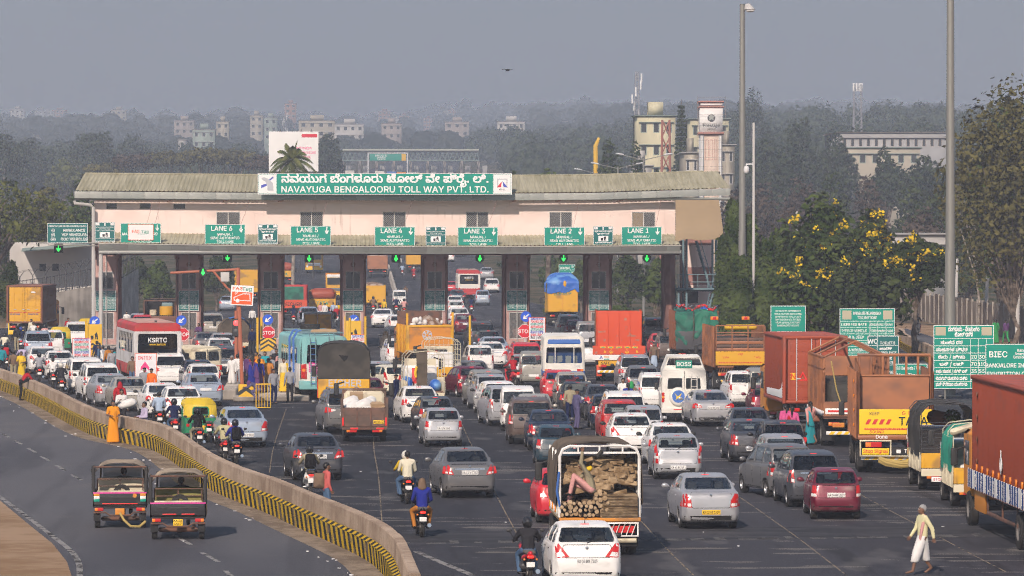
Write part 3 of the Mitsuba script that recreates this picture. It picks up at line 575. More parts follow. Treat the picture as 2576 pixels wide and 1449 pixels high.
def gutter(name,x0,x1,Y,z0,z1,zoff,mats_,lean=0):
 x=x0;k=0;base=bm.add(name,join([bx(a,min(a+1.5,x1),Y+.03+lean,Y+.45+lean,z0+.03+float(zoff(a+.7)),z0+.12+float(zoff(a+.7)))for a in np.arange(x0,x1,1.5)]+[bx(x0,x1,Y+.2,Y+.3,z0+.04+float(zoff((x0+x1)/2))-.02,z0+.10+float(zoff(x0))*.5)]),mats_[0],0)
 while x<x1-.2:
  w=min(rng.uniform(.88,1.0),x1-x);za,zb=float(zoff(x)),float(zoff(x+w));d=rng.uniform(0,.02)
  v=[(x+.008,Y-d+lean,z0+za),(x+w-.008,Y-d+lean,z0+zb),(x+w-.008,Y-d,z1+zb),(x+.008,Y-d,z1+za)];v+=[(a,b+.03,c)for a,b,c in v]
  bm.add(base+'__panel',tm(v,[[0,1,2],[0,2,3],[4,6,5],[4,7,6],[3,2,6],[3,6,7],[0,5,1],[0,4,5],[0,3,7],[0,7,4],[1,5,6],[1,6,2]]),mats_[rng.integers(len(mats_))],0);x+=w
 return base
gutter('upper_gutter',PX(190,YU),PX(1839,YU),YU,9.97,10.42,up_z,['gutter_grey','gutter_pale','gutter_grey'])
gutter('lower_gutter',PX(250,YG),PX(1716,YG),YG,6.42,6.86,lo_z,['gutter_dull','gutter_grey','gutter_grey'],.26)  # lower face tilted inward to catch less sun; its darker tone is shaped in
V=[(x,y,z+float(lo_z(x)))for x in np.linspace(lx0,lx1,40)for y,z in((YG-.03,6.862),(YG-.03,6.93),(YG+.12,6.93),(YG+.12,6.862))]
bm.add('gutter_lip',tm(V,[f for i in range(39)for a in range(4)for f in([4*i+a,4*i+4+a,4*i+4+(a+1)%4],[4*i+a,4*i+4+(a+1)%4,4*i+(a+1)%4])]),'gutter_lip',0)
bm.b('canopy_soffit','booth_brown',lx0+.1,lx1-.1,YG+.5,YW,6.30,6.40)
for px_ in(420,560,700,1010,1290,1400,1555):bm.add('eave_bracket',tube([(PX(px_,YU),YW,9.85),(PX(px_+22,YU),YU+.1,10.0)],.035,4),'booth_brown')
for a,b in((385,375),(405,395),(628,607),(823,805),(1037,1012),(1250,1222),(1457,1435),(1665,1640)):bm.add('hanging_wire',tube([(PX(a,YU),YU+.2,9.97),(PX((a+b)/2,YU)+.02,YU-1.5,9.0),(PX(b,YU),YG+.4,8.15)],.012,3),'booth_brown')
bm.add('downpipe',tube([(PX(190,YU),YU+.1,9.9),(PX(191,YU),YU+.1,9.72),(PX(228,YU),YU+.5,9.62),(PX(236,YU),YU+.6,9.45),(PX(236,YU),YU+.6,6.2)],.11,8),'pipe_grey')
bm.add('downpipe',tube([(PX(237,YG),YG+.2,6.6),(PX(237,YG),YG+.2,0)],.13,8),'pipe_grey');bm.add('downpipe',tube([(PX(255,YG),YG+.4,6.4),(PX(255,YG),YG+.4,0)],.13,8),'pipe_grey')
# right end wall under the floor and the stair tower
bm.add('end_wall',bx(PX(1677,YC),PX(1700,YC),YC,YC+4.6,0,6.42),'booth_brown',0)
bm.add('stair_tower',bx(PX(1727,YC),PX(1800,YC),YC+2.4,YC+5.5,0,9.9),'pink_plaster',0)
for z0,z1 in((4.2,5.4),(6.9,8.1)):bm.add('tower_band',bx(PX(1727,YC),PX(1800,YC)+.01,YC+2.36,YC+2.4,z0,z1),'booth_brown',0)
bm.add('tower_window',bx(PX(1722,YC)+.3,PX(1765,YC),YC+2.37,YC+2.4,2.9,3.9),'window_grey',0)
# bent corrugated awning over the stair
aw=[];ax0,ax1=PX(1702,YG+3),PX(1812,YG+3);NU,NV=44,8;V,F=[],[]
for i in range(NU+1):
 for j in range(NV+1):
  u,v=i/NU,j/NV;x=ax0+(ax1-ax0)*u+(u-.5)*.35*v;z=9.95-2.6*v-.3*v*(abs(u-.5)*2)**2+.22*math.sin(u*9)*v*v*.4
  V.append((x,YG+3.6-1.9*math.sin(v*PI/2)+.02*(i%2),z))
for i in range(NU):
 for j in range(NV):a=i*(NV+1)+j;F+=[[a,a+NV+1,a+NV+2],[a,a+NV+2,a+1]]
bm.add('stair_awning',tm(V,F),'awning',0)
toll=spawn(bm,'toll_building',label='long pink toll building with olive sheet roof spanning all the lanes',category='building')
# steel stair
st=Model();sx0,sx1=PX(1704,YC-1),PX(1808,YC-1)
for x in(sx0+.1,PX(1725,YC),sx1-.15):
 for y in(YC-1.2,YC+1.6):st.add('post',tube([(x,y,0),(x,y,7.6 if x>sx0+.2 else 4.2)],.075,8),'steel_blue')
st.b('landing','steel_blue',sx0,sx1,YC-1.4,YC+1.8,3.75,4.0)
for(x0,x1,z0,z1,y)in((sx1-.5,sx0+1.35,4.0,7.2,YC-.4),(sx0+1.6,sx1-.3,.1,3.8,YC-.8)):
 for d in(-.35,.35):st.add('stringer',tube([(x0,y+d,z0),(x1,y+d,z1)],.06,4),'steel_blue')
 for t in np.linspace(.04,.96,12):st.add('tread',bx(x0+(x1-x0)*t-.12,x0+(x1-x0)*t+.12,y-.35,y+.35,z0+(z1-z0)*t-.015,z0+(z1-z0)*t+.015),'steel_blue',0)
 st.add('handrail',tube([(x0,y-.36,z0+.95),(x1,y-.36,z1+.95)],.03,5),'steel_blue')
for z in(4.45,4.95):st.add('guard_rail',tube([(sx0+.05,YC-1.35,z),(sx1-.05,YC-1.35,z),(sx1-.05,YC+1.7,z)],.03,5),'steel_blue')
for x in np.linspace(sx0+.05,sx1-.05,5):st.add('baluster',tube([(x,YC-1.35,4.0),(x,YC-1.35,4.95)],.025,5),'steel_blue')
spawn(st,'steel_stair',label='blue grey steel staircase with landing at the right end of the toll building',category='staircase')
# booths between the lanes
bt=Model();w=1.76
for sg in(-1,1):bt.add('pilaster',bx(sg*w/2-(.17 if sg>0 else-.0),sg*w/2+(0 if sg>0 else.17),0,3.6,0,6.42),'booth_brown',0)
bt.add('wall',sheet(sbox(-w/2+.17,0,w/2-.17,6.42).difference(sbox(-.5,3.9,.5,5.15)).difference(sbox(-.52,.55,.52,2.35)),.06,.15),'booth_mauve',0)
bt.b('back_wall','booth_mauve',-w/2+.17,w/2-.17,3.4,3.55,0,6.42)
f=bt.add('window',sheet(sbox(-.5,3.9,.5,5.15).difference(sbox(-.45,3.95,.45,5.10)),.05,.08),'pipe_grey',0);bt.b(f+'__pane','window_grey',-.45,.45,.10,.11,3.95,5.10)
bt.b('capital','booth_brown',-w/2-.06,-w/2+.26,-.05,.3,6.0,6.4);bt.b('capital','booth_brown',w/2-.26,w/2+.06,-.05,.3,6.0,6.4)
f=bt.add('mesh_door',sheet(sbox(-.52,.55,.52,2.35).difference(sbox(-.47,.6,.47,2.3)),.05,.06),'pipe_grey',0)
g=[]
bt.b('floor','dark_steel',-w/2+.17,w/2-.17,.1,3.4,.2,.24);bt.b('counter','booth_brown',-w/2+.17,w/2-.17,.9,1.3,.24,1.2)  # dark floor and counter added to keep the booth dim behind the mesh
for k in np.arange(-1.8,.95,.085):
 for sg in(1,-1):
  l=LineString([(sg*(-.47+k),.6),(sg*(-.47+k+1.7),2.3)]).intersection(sbox(-.47,.6,.47,2.3))
  if l.length>.05:c=np.array(l.coords);g.append(tube([(c[0][0],.09,c[0][1]),(c[-1][0],.09,c[-1][1])],.011,3,0))
bt.add(f+'__wire_mesh',cat(g),'mesh_wire',0,'stuff')
bt.add('number_disc',lathe([(.001,-.02),(.17,-.02),(.17,.03)],16,'y',(0,.05,5.62)),'booth_brown')
bt.add('conduit',tube([(0.02,-.12,0),(.02,-.12,6.4)],.035,6),'pipe_grey')
bt.b('island','grey_concrete',-.95,.95,-9.0,9.5,.0,.2,.03)
COLX=[(233+304)/2,(443+509)/2,(649+714)/2,(857+919)/2,(1061+1126)/2,(1266+1334)/2,(1471+1543)/2]
where=['left of the red and white bus','right of the red and white bus','behind the teal bus','left of the orange dumper','behind the orange dumper','left of the blue tarpaulin','right of the blue tarpaulin']
for i,c in enumerate(COLX):
 kk=spawn(bt,'toll_booth',PX(c,YC),YC,0,0,f'mauve toll booth column with mesh door, {where[i]}','toll booth','toll booths between the lanes')
 scene[kk+'__painted_number']=ply(moved(text(str(8-i),.2,.01),PX(c,YC),YC+.028,5.52),'gutter_lip')
# green fee boards on the booths
fb=Model();fb.b('panel','sign_dark',-.66,.66,-.03,0,-.66,.66,.01);fb.add('frame',sheet(sbox(-.68,-.68,.68,.68).difference(sbox(-.65,-.65,.65,.65)),-.04,.03),'white_print',0)
ln=[bx(-.6,.6,-.035,-.031,z,z+.012)for z in np.linspace(-.52,.2,8)]+[bx(x,x+.012,-.036,-.032,-.52,.2)for x in(-.05,.2,.42)]
ln+=[moved(text(t,.07,.004,True,1.15),0,-.03,z)for t,z in(('NATIONAL HIGHWAYS AUTHORITY',.52),('OF INDIA  TOLL PLAZA',.41),('USER FEE RATES',.29))]+[moved(text(t,.05,.004,True,.5),-.33,-.03,z+.025)for t,z in zip(('CAR JEEP','LCV','BUS TRUCK','THREE AXLE','FOUR AXLE','OVERSIZED','PASS'),np.linspace(-.52,.2,8))]
ln+=[moved(text(t,.05,.004,True,.2),x,-.03,z+.025)for x in(.08,.31,.52)for t,z in zip(('20','35','70','75','110','130','60'),np.linspace(-.52,.2,8))]
fb.add('lettering',cat(ln),'white_print',0,'stuff')
for i,c in enumerate(COLX):spawn(fb,'fee_board',PX(c,YC),YC-.03,8.8-(757.5-545)*YC/11000,0,f'small green fee table on the booth column {where[i]}','sign','fee tables on the booths')
# lettering in Kannada and Hindi
INDIC={'name':'ನವಯುಗ ಬೆಂಗಳೂರು ಟೋಲ್ ವೇ ಪ್ರೈ. ಲಿ.','blr':'ಬೆಂಗಳೂರು - ನೆಲಮಂಗಲ','road':'ಟೋಲ್ ರಸ್ತೆ','rate':'ಸುಂಕದ ದರ','kind':'ವಾಹನಗಳ ವಿವರ','car':'ಕಾರು / ಜೀಪು','bus':'ಬಸ್ / ಲಾರಿ','lcv':'ಲಘು ವಾಹನ / ಮಿನಿ ಬಸ್','work':'ಕಾಮಗಾರಿ ವಾಹನಗಳು ಮತ್ತು','mach':'ಭಾರಿ ನಿರ್ಮಾಣ ಯಂತ್ರಗಳು','amb':'ಆಂಬುಲೆನ್ಸ್','pat':'ಗಸ್ತು ವಾಹನ','hind':'राष्ट्रीय राजमार्ग आपकी सम्पत्ति है','hind2':'कूड़ा दान में डालें'}
def indic_outline(k):
 """The outlines of one line of lettering, 35 units to a base letter, drawn as meshkit.text_mesh draws Latin ones."""
 import glob
 from PIL import Image,ImageDraw,ImageFont
 font=ImageFont.truetype(glob.glob('/opt/blender-*/*/datafiles/fonts/Noto Sans CJK Regular.woff2'.replace('Noto Sans CJK Regular','NotoSansDevanagari-Regular' if k[:4]=='hind' else 'NotoSansKannada*'))[0],60)
 x0,y0,x1,y1=font.getbbox(INDIC[k],anchor='ls',stroke_width=2);im=Image.new('L',(int(x1-x0+8),int(y1-y0+8)))
 ImageDraw.Draw(im).text((4-x0,4-y0),INDIC[k],255,font,anchor='ls',stroke_width=2)
 on=np.pad(np.asarray(im)>127,((0,0),(1,1))).astype(np.int8);r,s=np.nonzero(np.diff(on,axis=1)==1);e=np.nonzero(np.diff(on,axis=1)==-1)[1]
 g=unary_union([sbox(a,-b-1,c,-b)for a,b,c in zip(s,r,e)]).buffer(.6).buffer(-.6).simplify(.9);return affinity.translate(g,0,4-y0)
def indic(k,h,width=None,depth=.004,fit=False):
 """Kannada or Hindi lettering as outlines, centred, baseline at z = 0, facing -y."""
 g=indic_outline(k);ms=[trimesh.creation.extrude_polygon(q,1.0,engine='earcut')for q in getattr(g,'geoms',[g])if q.area>6]
 m=cat(ms);v=m.vertices;lo,hi=m.bounds;s=h/35.0;w=(hi[0]-lo[0])*s;sx=s*(width/w if width and(fit or w>width)else 1)
 m.vertices=np.stack([(v[:,0]-(lo[0]+hi[0])/2)*sx,-v[:,2]*depth,v[:,1]*s],1);return m
def board(w,h,green='sign_green',posts=(),post_h=0,border=.035):
 """A sheet metal sign, centred, facing -y, with a white rim and posts going down."""
 m=Model();m.b('panel',green,-w/2,w/2,-.02,.02,-h/2,h/2,.008)
 m.add('rim',sheet(sbox(-w/2+.005,-h/2+.005,w/2-.005,h/2-.005).difference(sbox(-w/2+border,-h/2+border,w/2-border,h/2-border)),-.026,.01),'white_print',0)
 for x in posts:m.add('post',tube([(x,.09,-h/2-post_h),(x,.09,h/2-.1)],.05,6),'pole_steel')
 return m
def arrow(s,lean=0):
 p=pl([(-.07,.5),(.07,.5),(.07,-.12),(.26,.08),(.26,-.14),(0,-.5),(-.26,-.14),(-.26,.08),(-.07,-.12)])
 return affinity.rotate(affinity.scale(p,s,s,origin=(0,0)),lean,origin=(0,0))
YS=YG+.15
def zP(y,Y):return CAM_H-(y-545)*Y/11000
# the great name board
nm=Model();wN,hN,cx,cz=PX(1288,291.4)-PX(649,291.4),1.40,(PX(1288,291.4)+PX(649,291.4))/2,zP(461.5,291.4)
nm.b('panel','sign_green',-wN/2,wN/2,0,.06,-hN/2,hN/2,.01)
lw=1.30
for sg in(-1,1):
 p=nm.add('logo_panel',bx(sg*(wN/2-lw/2)-lw/2+.03,sg*(wN/2-lw/2)+lw/2-.03,-.012,.0,-hN/2+.03,hN/2-.03),'white_print',0)
 nm.add(p+'__logo_rim',moved(sheet(sbox(-lw/2+.06,-hN/2+.06,lw/2-.06,hN/2-.06).difference(sbox(-lw/2+.085,-hN/2+.085,lw/2-.085,hN/2-.085)),-.016,.004),sg*(wN/2-lw/2)),'sign_green',0)
nm.add('rim',sheet(sbox(-wN/2,-hN/2,wN/2,hN/2).difference(sbox(-wN/2+.03,-hN/2+.03,wN/2-.03,hN/2-.03)),-.018,.012),'white_print',0)
nm.add('english_lettering',moved(text('NAVAYUGA BENGALOORU TOLL WAY PVT. LTD.',.40,.02,True,13.8,True),0,0,-.56),'white_print',0,'stuff')
nm.add('kannada_lettering',moved(indic('name',.42,13.8,.02,True),0,0,.10),'white_print',0,'stuff')
mat('logo_blue',(.06,.08,.42),.5);mat('logo_red',(.62,.03,.05),.5);mat('logo_grey',(.45,.47,.50),.5)
xl=-wN/2+lw/2;road_=pl([(-.38,.42),(-.2,.44),(.12,.30),(.36,.05),(.40,-.45),(.0,-.45),(-.02,-.12),(-.12,.12),(-.38,.30)])
nm.add('road_emblem',moved(sheet(road_,-.016,.004),xl),'logo_grey',0);nm.add('blue_emblem',[moved(sheet(pl([(-.42,-.3),(-.05,-.12),(-.08,.02),(-.42,-.08)]),-.018,.004),xl),moved(sheet(pl([(.1,.30),(.36,.48),(.42,.42),(.18,.22)]),-.018,.004),xl)],'logo_blue',0,'stuff')
xr=wN/2-lw/2
nm.add('square_emblem',moved(sheet(sbox(-.34,-.25,.34,.35).difference(sbox(-.27,-.25,.27,.28)),-.015,.003),xr),'logo_grey',0)
nm.add('red_emblem',moved(sheet(pl([(-.36,-.22),(-.02,.18),(-.08,-.22)]),-.018,.004),xr),'logo_red',0);nm.add('blue_triangle',moved(sheet(pl([(.36,-.22),(.02,.18),(.08,-.22)]),-.018,.004),xr),'logo_blue',0)
nm.add('small_lettering',moved(text('NBTPL',.10,.004,True,.7),xr,-.012,-.42),'ink',0,'stuff')
for x in np.linspace(-wN/2+.5,wN/2-.5,9):nm.add('strut',tube([(x,.08,.5),(x,2.2,.3)],.03,5),'pole_steel')
spawn(nm,'name_board',cx,291.4,cz,0,'great green and white name board along the roof of the toll building','sign')
# lane boards
for n,x,y in((6,567,588),(5,782,592),(4,993,594),(3,1202,595),(2,1420,595),(1,1615,594)):
 b=board(2.66,1.31);b.add('lane_lettering',moved(text(f'LANE {n}',.30,.006,True),-.22,-.02,.24),'white_print',0,'stuff')
 for t,z,h in(('MANUAL /',-.08,.155),('SEMI AUTOMATIC',-.32,.155),('TOLL LANE',-.56,.155)):b.add('lettering',moved(text(t,h,.006,True,2.4),0,-.02,z),'white_print',0,'stuff')
 b.add('arrow',moved(sheet(arrow(.48),-.026,.006),1.05,0,.34),'white_print',0)
 for sx in(-1.1,1.1):b.add('stay',tube([(sx,.03,.4),(sx,.9,-.35)],.025,4),'pole_steel')
 spawn(b,'lane_sign',PX(x,YS),YS,zP(y,YS),0,f'green sign reading LANE {n}, under the {("rightmost", "second from right", "third from right", "third from left", "second from left", "leftmost")[n - 1]} wide meshed window','sign')
b=board(2.66,1.31);b.add('lettering',moved(text('TOLL LANE',.19,.006,True),.0,-.02,-.55),'white_print',0,'stuff');b.add('lettering',moved(text('MA',.17,.006,True),-1.05,-.02,-.14),'white_print',0,'stuff');b.add('lettering',moved(text('RD',.17,.006,True),.97,-.02,-.14),'white_print',0,'stuff')
b.add('arrow',moved(sheet(arrow(.42),-.026,.006),1.08,0,.34),'white_print',0)
spawn(b,'lane_sign',PX(356,YS),YS,zP(585,YS),0,'green toll lane sign with a white panel hung across its middle','sign')
mat('tag_orange',(.75,.10,.02),.5);mat('tag_green',(.02,.25,.18),.5)
b=Model();b.b('panel','plate_white',-.84,.84,-.02,.02,-.52,.52,.008);b.add('rim',sheet(sbox(-.84,-.52,.84,.52).difference(sbox(-.81,-.49,.81,.49)),-.025,.008),'tag_orange',0)
b.add('red_lettering',moved(text('FAS',.20,.006,True),-.33,-.02,-.05),'tag_orange',0,'stuff');b.add('dark_lettering',moved(text('Tag',.20,.006,True),.28,-.02,-.05),'tag_green',0,'stuff');b.add('stroke',sheet(pl([(-.2,-.1),(.4,-.09),(.4,-.12),(-.2,-.13)]),-.024,.006),'tag_green',0)
spawn(b,'tag_sign',PX(356,YS),YS-.07,zP(583,YS),0,'white FASTag panel hung over the middle of a green toll lane sign','sign')
def litter_sign(x,y,lang,lab):
 b=board(1.32,1.32,'sign_dark');b.add('picture',sheet(sbox(-.33,-.34,.33,.02),-.026,.006),'white_print',0)
 man=[sheet(pl([(.05,-.3),(.11,-.3),(.12,-.12),(.16,-.3),(.2,-.3),(.18,-.05),(.12,0),(.02,-.1),(.05,-.15)]),-.032,.006),sheet(pl([(-.14,-.30),(-.02,-.30),(0,-.12),(-.17,-.12)]),-.032,.006)]
 b.add('litter_figure',cat(man),'ink',0,'stuff')
 if lang=='e':rows=[(text('NATIONAL HIGHWAYS ARE YOUR PROPERTY',.06,.005,True,1.2),.30),(text('KEEP THEM CLEAN',.06,.005,True),.19),(text('PLEASE PUT YOUR LITTER IN THE BIN',.06,.005,True,1.2),.08),(text('WASTE BIN AVAILABLE AT NEXT TOLL PLAZA',.05,.005,True,1.2),-.44)]
 else:rows=[(indic('hind',.08,1.15),.28),(indic('hind2',.08,.9),.12),(indic('hind',.06,1.1),-.46)]
 for t,z in rows:b.add('lettering',moved(t,0,-.02,z),'white_print',0,'stuff')
 b.add('lettering',moved(text('National Highways Authority Of India',.06,.005,True,1.2),0,-.02,-.60),'white_print',0,'stuff')
 for sx in(-.48,.48):b.add('corner_emblem',sheet(sbox(sx-.12,.46,sx+.12,.6),-.026,.006),'white_print',0)
 b.add('lion_emblem',sheet(pl([(-.05,.42),(.05,.42),(.04,.55),(.06,.6),(-.06,.6),(-.04,.55)]),-.026,.006),'white_print',0)
 spawn(b,'litter_sign',PX(x,YS),YS+.05,zP(y,YS),0,lab,'sign')
litter_sign(266,583,'e','square dark green anti litter sign at the left end of the toll building');litter_sign(674,588,'h','square dark green anti litter sign right of the leftmost wide window');litter_sign(1096,594,'e','square dark green anti litter sign in the middle of the building');litter_sign(1518,593,'h','square dark green anti litter sign left of the rightmost wide window')
b=board(2.66,1.33,'sign_dark');b.add('lettering',moved(text('DEDICATED LANE FOR ODC & EXEMPTED VEHICLE',.11,.006,True,2.45),0,-.02,.40),'white_print',0,'stuff')
for i,t in enumerate(('AMBULANCE','VIP VEHICLES','ODC VEHICLES')):
 b.add('lettering',moved(text(t,.17,.006,True),.42,-.02,.10-.29*i),'white_print',0,'stuff');b.add('lettering',moved(text(('(i)','(ii)','(iii)')[i],.17,.006,True),-.95,-.02,.10-.29*i),'white_print',0,'stuff')
b.add('gantry_arm',tube([(-1.9,.12,-.62),(2.0,.12,-.66)],.06,6),'pole_steel');b.add('gantry_arm',tube([(-1.3,.12,-.78),(2.0,.12,-.84)],.04,6),'pole_steel')
spawn(b,'exempt_lane_sign',PX(173,YS),YS,zP(585,YS),0,'dark green sign reading DEDICATED LANE FOR ODC & EXEMPTED VEHICLE','sign')
# green arrow signals under the canopy
mat('signal_green',(.02,.5,.08),.3);EMIT['signal_green']=(.015,.62,.06)
for x,y,rd,lab in((150,623,0,'below the exempted vehicles sign'),(573,646,0,'left of the orange gantry, under the canopy edge'),(778,648,0,'above the far red lorry'),(996,648,0,'left of the booth behind the orange dumper'),(1207,648,1,'above the far red and white bus'),(1418,648,1,'above the small distance board'),(1628,648,1,'nearest the end wall on the right')):
 g=Model();g.add('housing',lathe([(.001,.02),(.30,.02),(.30,-.05)],16,'y',(0,0,0))if rd else bx(-.30,.30,0,.25,-.30,.30,.02),'black_plastic',0)
 a_=arrow(.48);a_=a_.difference(a_.buffer(-.045))if not rd else a_
 g.add('lit_arrow',sheet(a_,-.05 if rd else-.012,.01),'signal_green',0);g.add('hanger',tube([(0,.1,.2),(0,.1,.8)],.03,5),'black_plastic')
 spawn(g,'arrow_signal',PX(x,YG+1.2),YG+1.2,zP(y,YG+1.2),0,f'green lit arrow signal {lab}','traffic signal')
# blue keep-left discs, stop signs, yellow posts and boards of the islands
mat('sign_blue',(.02,.10,.62),.4);mat('sign_red',(.60,.015,.03),.4);mat('island_yellow',(.72,.43,.02),.6);mat('stripe_black',(.03,.03,.03),.7);mat('hoarding_white',(.72,.72,.74),.7)
def keep_left(x,y,Y,lab,dim=0):
 g=Model();r=.34;z=zP(y,Y)
 g.add('disc',lathe([(.001,-.02),(r,-.02),(r,.02),(.001,.02)],24,'y'),'sign_blue');g.add('arrow',sheet(arrow(.50,-50),-.03,.008),'white_print',0)
 g.add('post',tube([(0,.06,-z),(0,.06,.2)],.04,6),'pipe_grey')
 spawn(g,'keep_left_sign',PX(x,Y),Y,z,0,f'round blue keep left sign {lab}','sign')
for x,y,Y,lab in((240,809,283,'above the yellow bin board at left'),(457,807,283,'right of the red and white bus roof'),(674,805,283,'above the STOP sign by the teal bus'),(890,806,283,'above a yellow board beside the teal bus'),(1098,796,283,'just showing above the orange dumper'),(1323,798,279,'above the STOP sign by the white hoarding'),(1775,786,279,'above the garlanded green load at right')):keep_left(x,y,Y,lab)
for x,y,Y,lab in((460,842,282,'half hidden by the red and white bus'),(675,838,281,'on the island left of the teal bus'),(1320,835,277,'beside the white hoarding')):
 g=Model();o=pl([(.47*math.cos(PI/8+k*PI/4),.47*math.sin(PI/8+k*PI/4))for k in range(8)]);z=zP(y,Y)
 g.add('plate',sheet(o,0,.02),'sign_red',0);g.add('rim',sheet(o.buffer(-.012).difference(o.buffer(-.035)),-.006,.006),'white_print',0);g.add('lettering',moved(text('STOP',.22,.006,True),0,-.001,-.11),'white_print',0,'stuff');g.add('post',tube([(0,.07,-z),(0,.07,.2)],.045,6),'pipe_grey')
 spawn(g,'stop_sign',PX(x,Y),Y,z,0,f'red octagonal STOP sign {lab}','sign')
for x,y,Y,lab in((239,842,282.5,'under the blue sign at left'),(889,834,282.5,'beside the teal bus roof')):
 g=Model();z=zP(y,Y);g.b('panel','island_yellow',-.50,.50,-.02,.02,-.67,.67,.01)
 g.add('litter_figure',[sheet(pl([(.08,-.32),(.14,-.32),(.15,-.12),(.2,-.32),(.25,-.32),(.22,.0),(.15,.16),(.04,.02)]),-.026,.006),sheet(pl([(-.2,-.32),(-.06,-.32),(-.03,-.08),(-.23,-.08)]),-.026,.006)],'ink',0,'stuff');g.add('post',tube([(-.55,.05,-z),(-.55,.05,.95)],.05,6),'island_yellow')
 spawn(g,'bin_sign',PX(x,Y),Y,z,0,f'yellow litter bin sign board {lab}','sign')
def hoarding(x0,y0,x1,y1,Y,lab,rows):
 g=Model();w,h=PX(x1,Y)-PX(x0,Y),(y1-y0)*Y/11000;z=zP((y0+y1)/2,Y);g.b('sheet','hoarding_white',-w/2,w/2,0,.015,-h/2,h/2)
 g.add('frame',sheet(sbox(-w/2-.03,-h/2-.03,w/2+.03,h/2+.03).difference(sbox(-w/2,-h/2,w/2,h/2)),-.005,.03),'tag_orange',0)
 for i,(t,m)in enumerate(rows):g.add('lettering',moved(indic(t,.13,w*.8)if t in INDIC else text(t,.12,.004,True,w*.85),0,0,h/2-(i+.8)*h/(len(rows)+.3)),m,0,'stuff')
 for sx in(-w/2,w/2):g.add('leg',tube([(sx,.04,-z),(sx,.04,h/2)],.03,5),'island_yellow')
 return spawn(g,'hoarding',(PX(x0,Y)+PX(x1,Y))/2,Y,z,0,lab,'hoarding')
hr=[('kind','logo_blue'),('rate','logo_red'),('lcv','sign_green'),('work','logo_red'),('mach','sign_green'),('road','logo_blue'),('blr','logo_red'),('car','ink')]
hoarding(185,852,230,906,262,'white printed hoarding left of the red and white bus',hr);hoarding(1331,801,1371,857,268,'white printed hoarding behind the white and blue minibus',hr);hoarding(882,844,918,862,276,'low white printed sheet above the dark tarpaulin truck',hr[:2])
kk=hoarding(342,890,394,962,214,'white board with a big pink up arrow behind two guards',[])
mat('pink_print',(.75,.05,.22),.5)
Y=214;scene[kk+'__printed_arrow']=ply(sheet(affinity.rotate(arrow(.80),180,origin=(0,0)),Y-.012,.008,zP(930,Y),PX(366,Y)),'pink_print');scene[kk+'__printed_name']=ply(moved(text('INTEX',.16,.006,True),PX(366,Y),Y-.002,zP(905,Y)),'logo_red');labels[kk+'__printed_name']={'kind':'stuff'}
for x0,y1,Y,lab in((648,800,276,'left of the STOP sign by the teal bus'),(658,800,277,'right of the STOP sign by the teal bus'),(880,800,276,'left of the yellow board by the teal bus'),(919,797,276,'right of the yellow board by the teal bus'),(222,812,277,'left of the yellow bin board'),(1182,795,270,'at the right rear of the orange dumper')):
 single('yellow_post',tube([(PX(x0,Y),Y,0),(PX(x0,Y),Y,zP(y1,Y))],.075,8),'island_yellow',f'tall yellow post {lab}','post',smooth=40)
def chevron(w,h,n,mk):
 out=[]
 for k in range(n):
  z=-h/2+h*(k+.15)/n;out.append(sheet(pl([(-w/2,z),(0,z+w*.32),(w/2,z),(w/2,z+h/n*.45),(0,z+w*.32+h/n*.45),(-w/2,z+h/n*.45)]).intersection(sbox(-w/2,-h/2,w/2,h/2)),-.03,.008))
 return out
for x,y,Y,lab in((675,868,275,'under the STOP sign by the teal bus'),(235,877,270,'behind the white hoarding at left')):
 g=Model();g.b('panel','island_yellow',-.5,.5,-.02,.02,-.42,.42,.01)
 for c in chevron(1.0,.84,3,0):g.add('chevron',c,'stripe_black',0)
 g.add('base',bx(-.6,.6,.02,.6,-zP(y,Y),-.3,.02),'grey_concrete',0)
 spawn(g,'chevron_board',PX(x,Y),Y,zP(y,Y),0,f'yellow and black chevron board {lab}','sign')
# the island nose with the leaning tag sign, gantry and chevron block
xN,yN=-4.50,207.90
mat('gantry_orange',(.42,.13,.07),.6)
single('traffic_island',join([bx(xN-.6,xN+3.0,yN,yN+62,0,.22,.04),bx(xN-1.2,xN-.5,yN+1.5,yN+12,0,.5,.05)]),'grey_concrete','raised concrete island with people waiting beside the teal bus','traffic island')
g=Model();g.b('block','island_yellow',-.72,.72,0,.5,0,1.62,.03)
for c in chevron(1.44,1.6,1,0):g.add('chevron',moved(c,0,0,.60),'stripe_black',0)
g.add('chevron',moved(sheet(pl([(-.72,.35),(0,.85),(.72,.35),(.72,.75),(0,1.25),(-.72,.75)]),-.01,.01),0,0,.15),'stripe_black',0)
g.parts.pop(1)
spawn(g,'chevron_block',xN,yN+.1,0,0,'yellow block with a black chevron at the nose of the island','crash block',s=.50)
g=Model();lean=1.0;H1=8.8-(772-545)*(yN+.8)/11000
xs_,xe_=PX(611,yN+.8),PX(600,yN+.8)
g.add('post',tube([(xs_,yN+.8,0),(xe_,yN+.8,zP(715,yN+.8))],.09,8),'gantry_orange')
g2=Model();g2.b('panel','plate_white',-.54,.54,-.02,.02,-.50,.50,.01);g2.add('red_field',sheet(sbox(-.48,-.45,.48,.14),-.026,.006),'tag_orange',0)
g2.add('red_lettering',moved(text('FAS',.19,.006,True),-.22,-.02,.22),'tag_orange',0,'stuff');g2.add('dark_lettering',moved(text('Tag',.19,.006,True),.22,-.02,.22),'tag_green',0,'stuff')
carp=pl([(-.38,-.28),(-.40,-.12),(-.22,-.04),(.05,.08),(.38,.08),(.42,-.28)]);g2.add('car_picture',sheet(carp.difference(carp.buffer(-.035)).union(Point(-.2,-.28).buffer(.09)),-.034,.008),'white_print',0,'stuff')
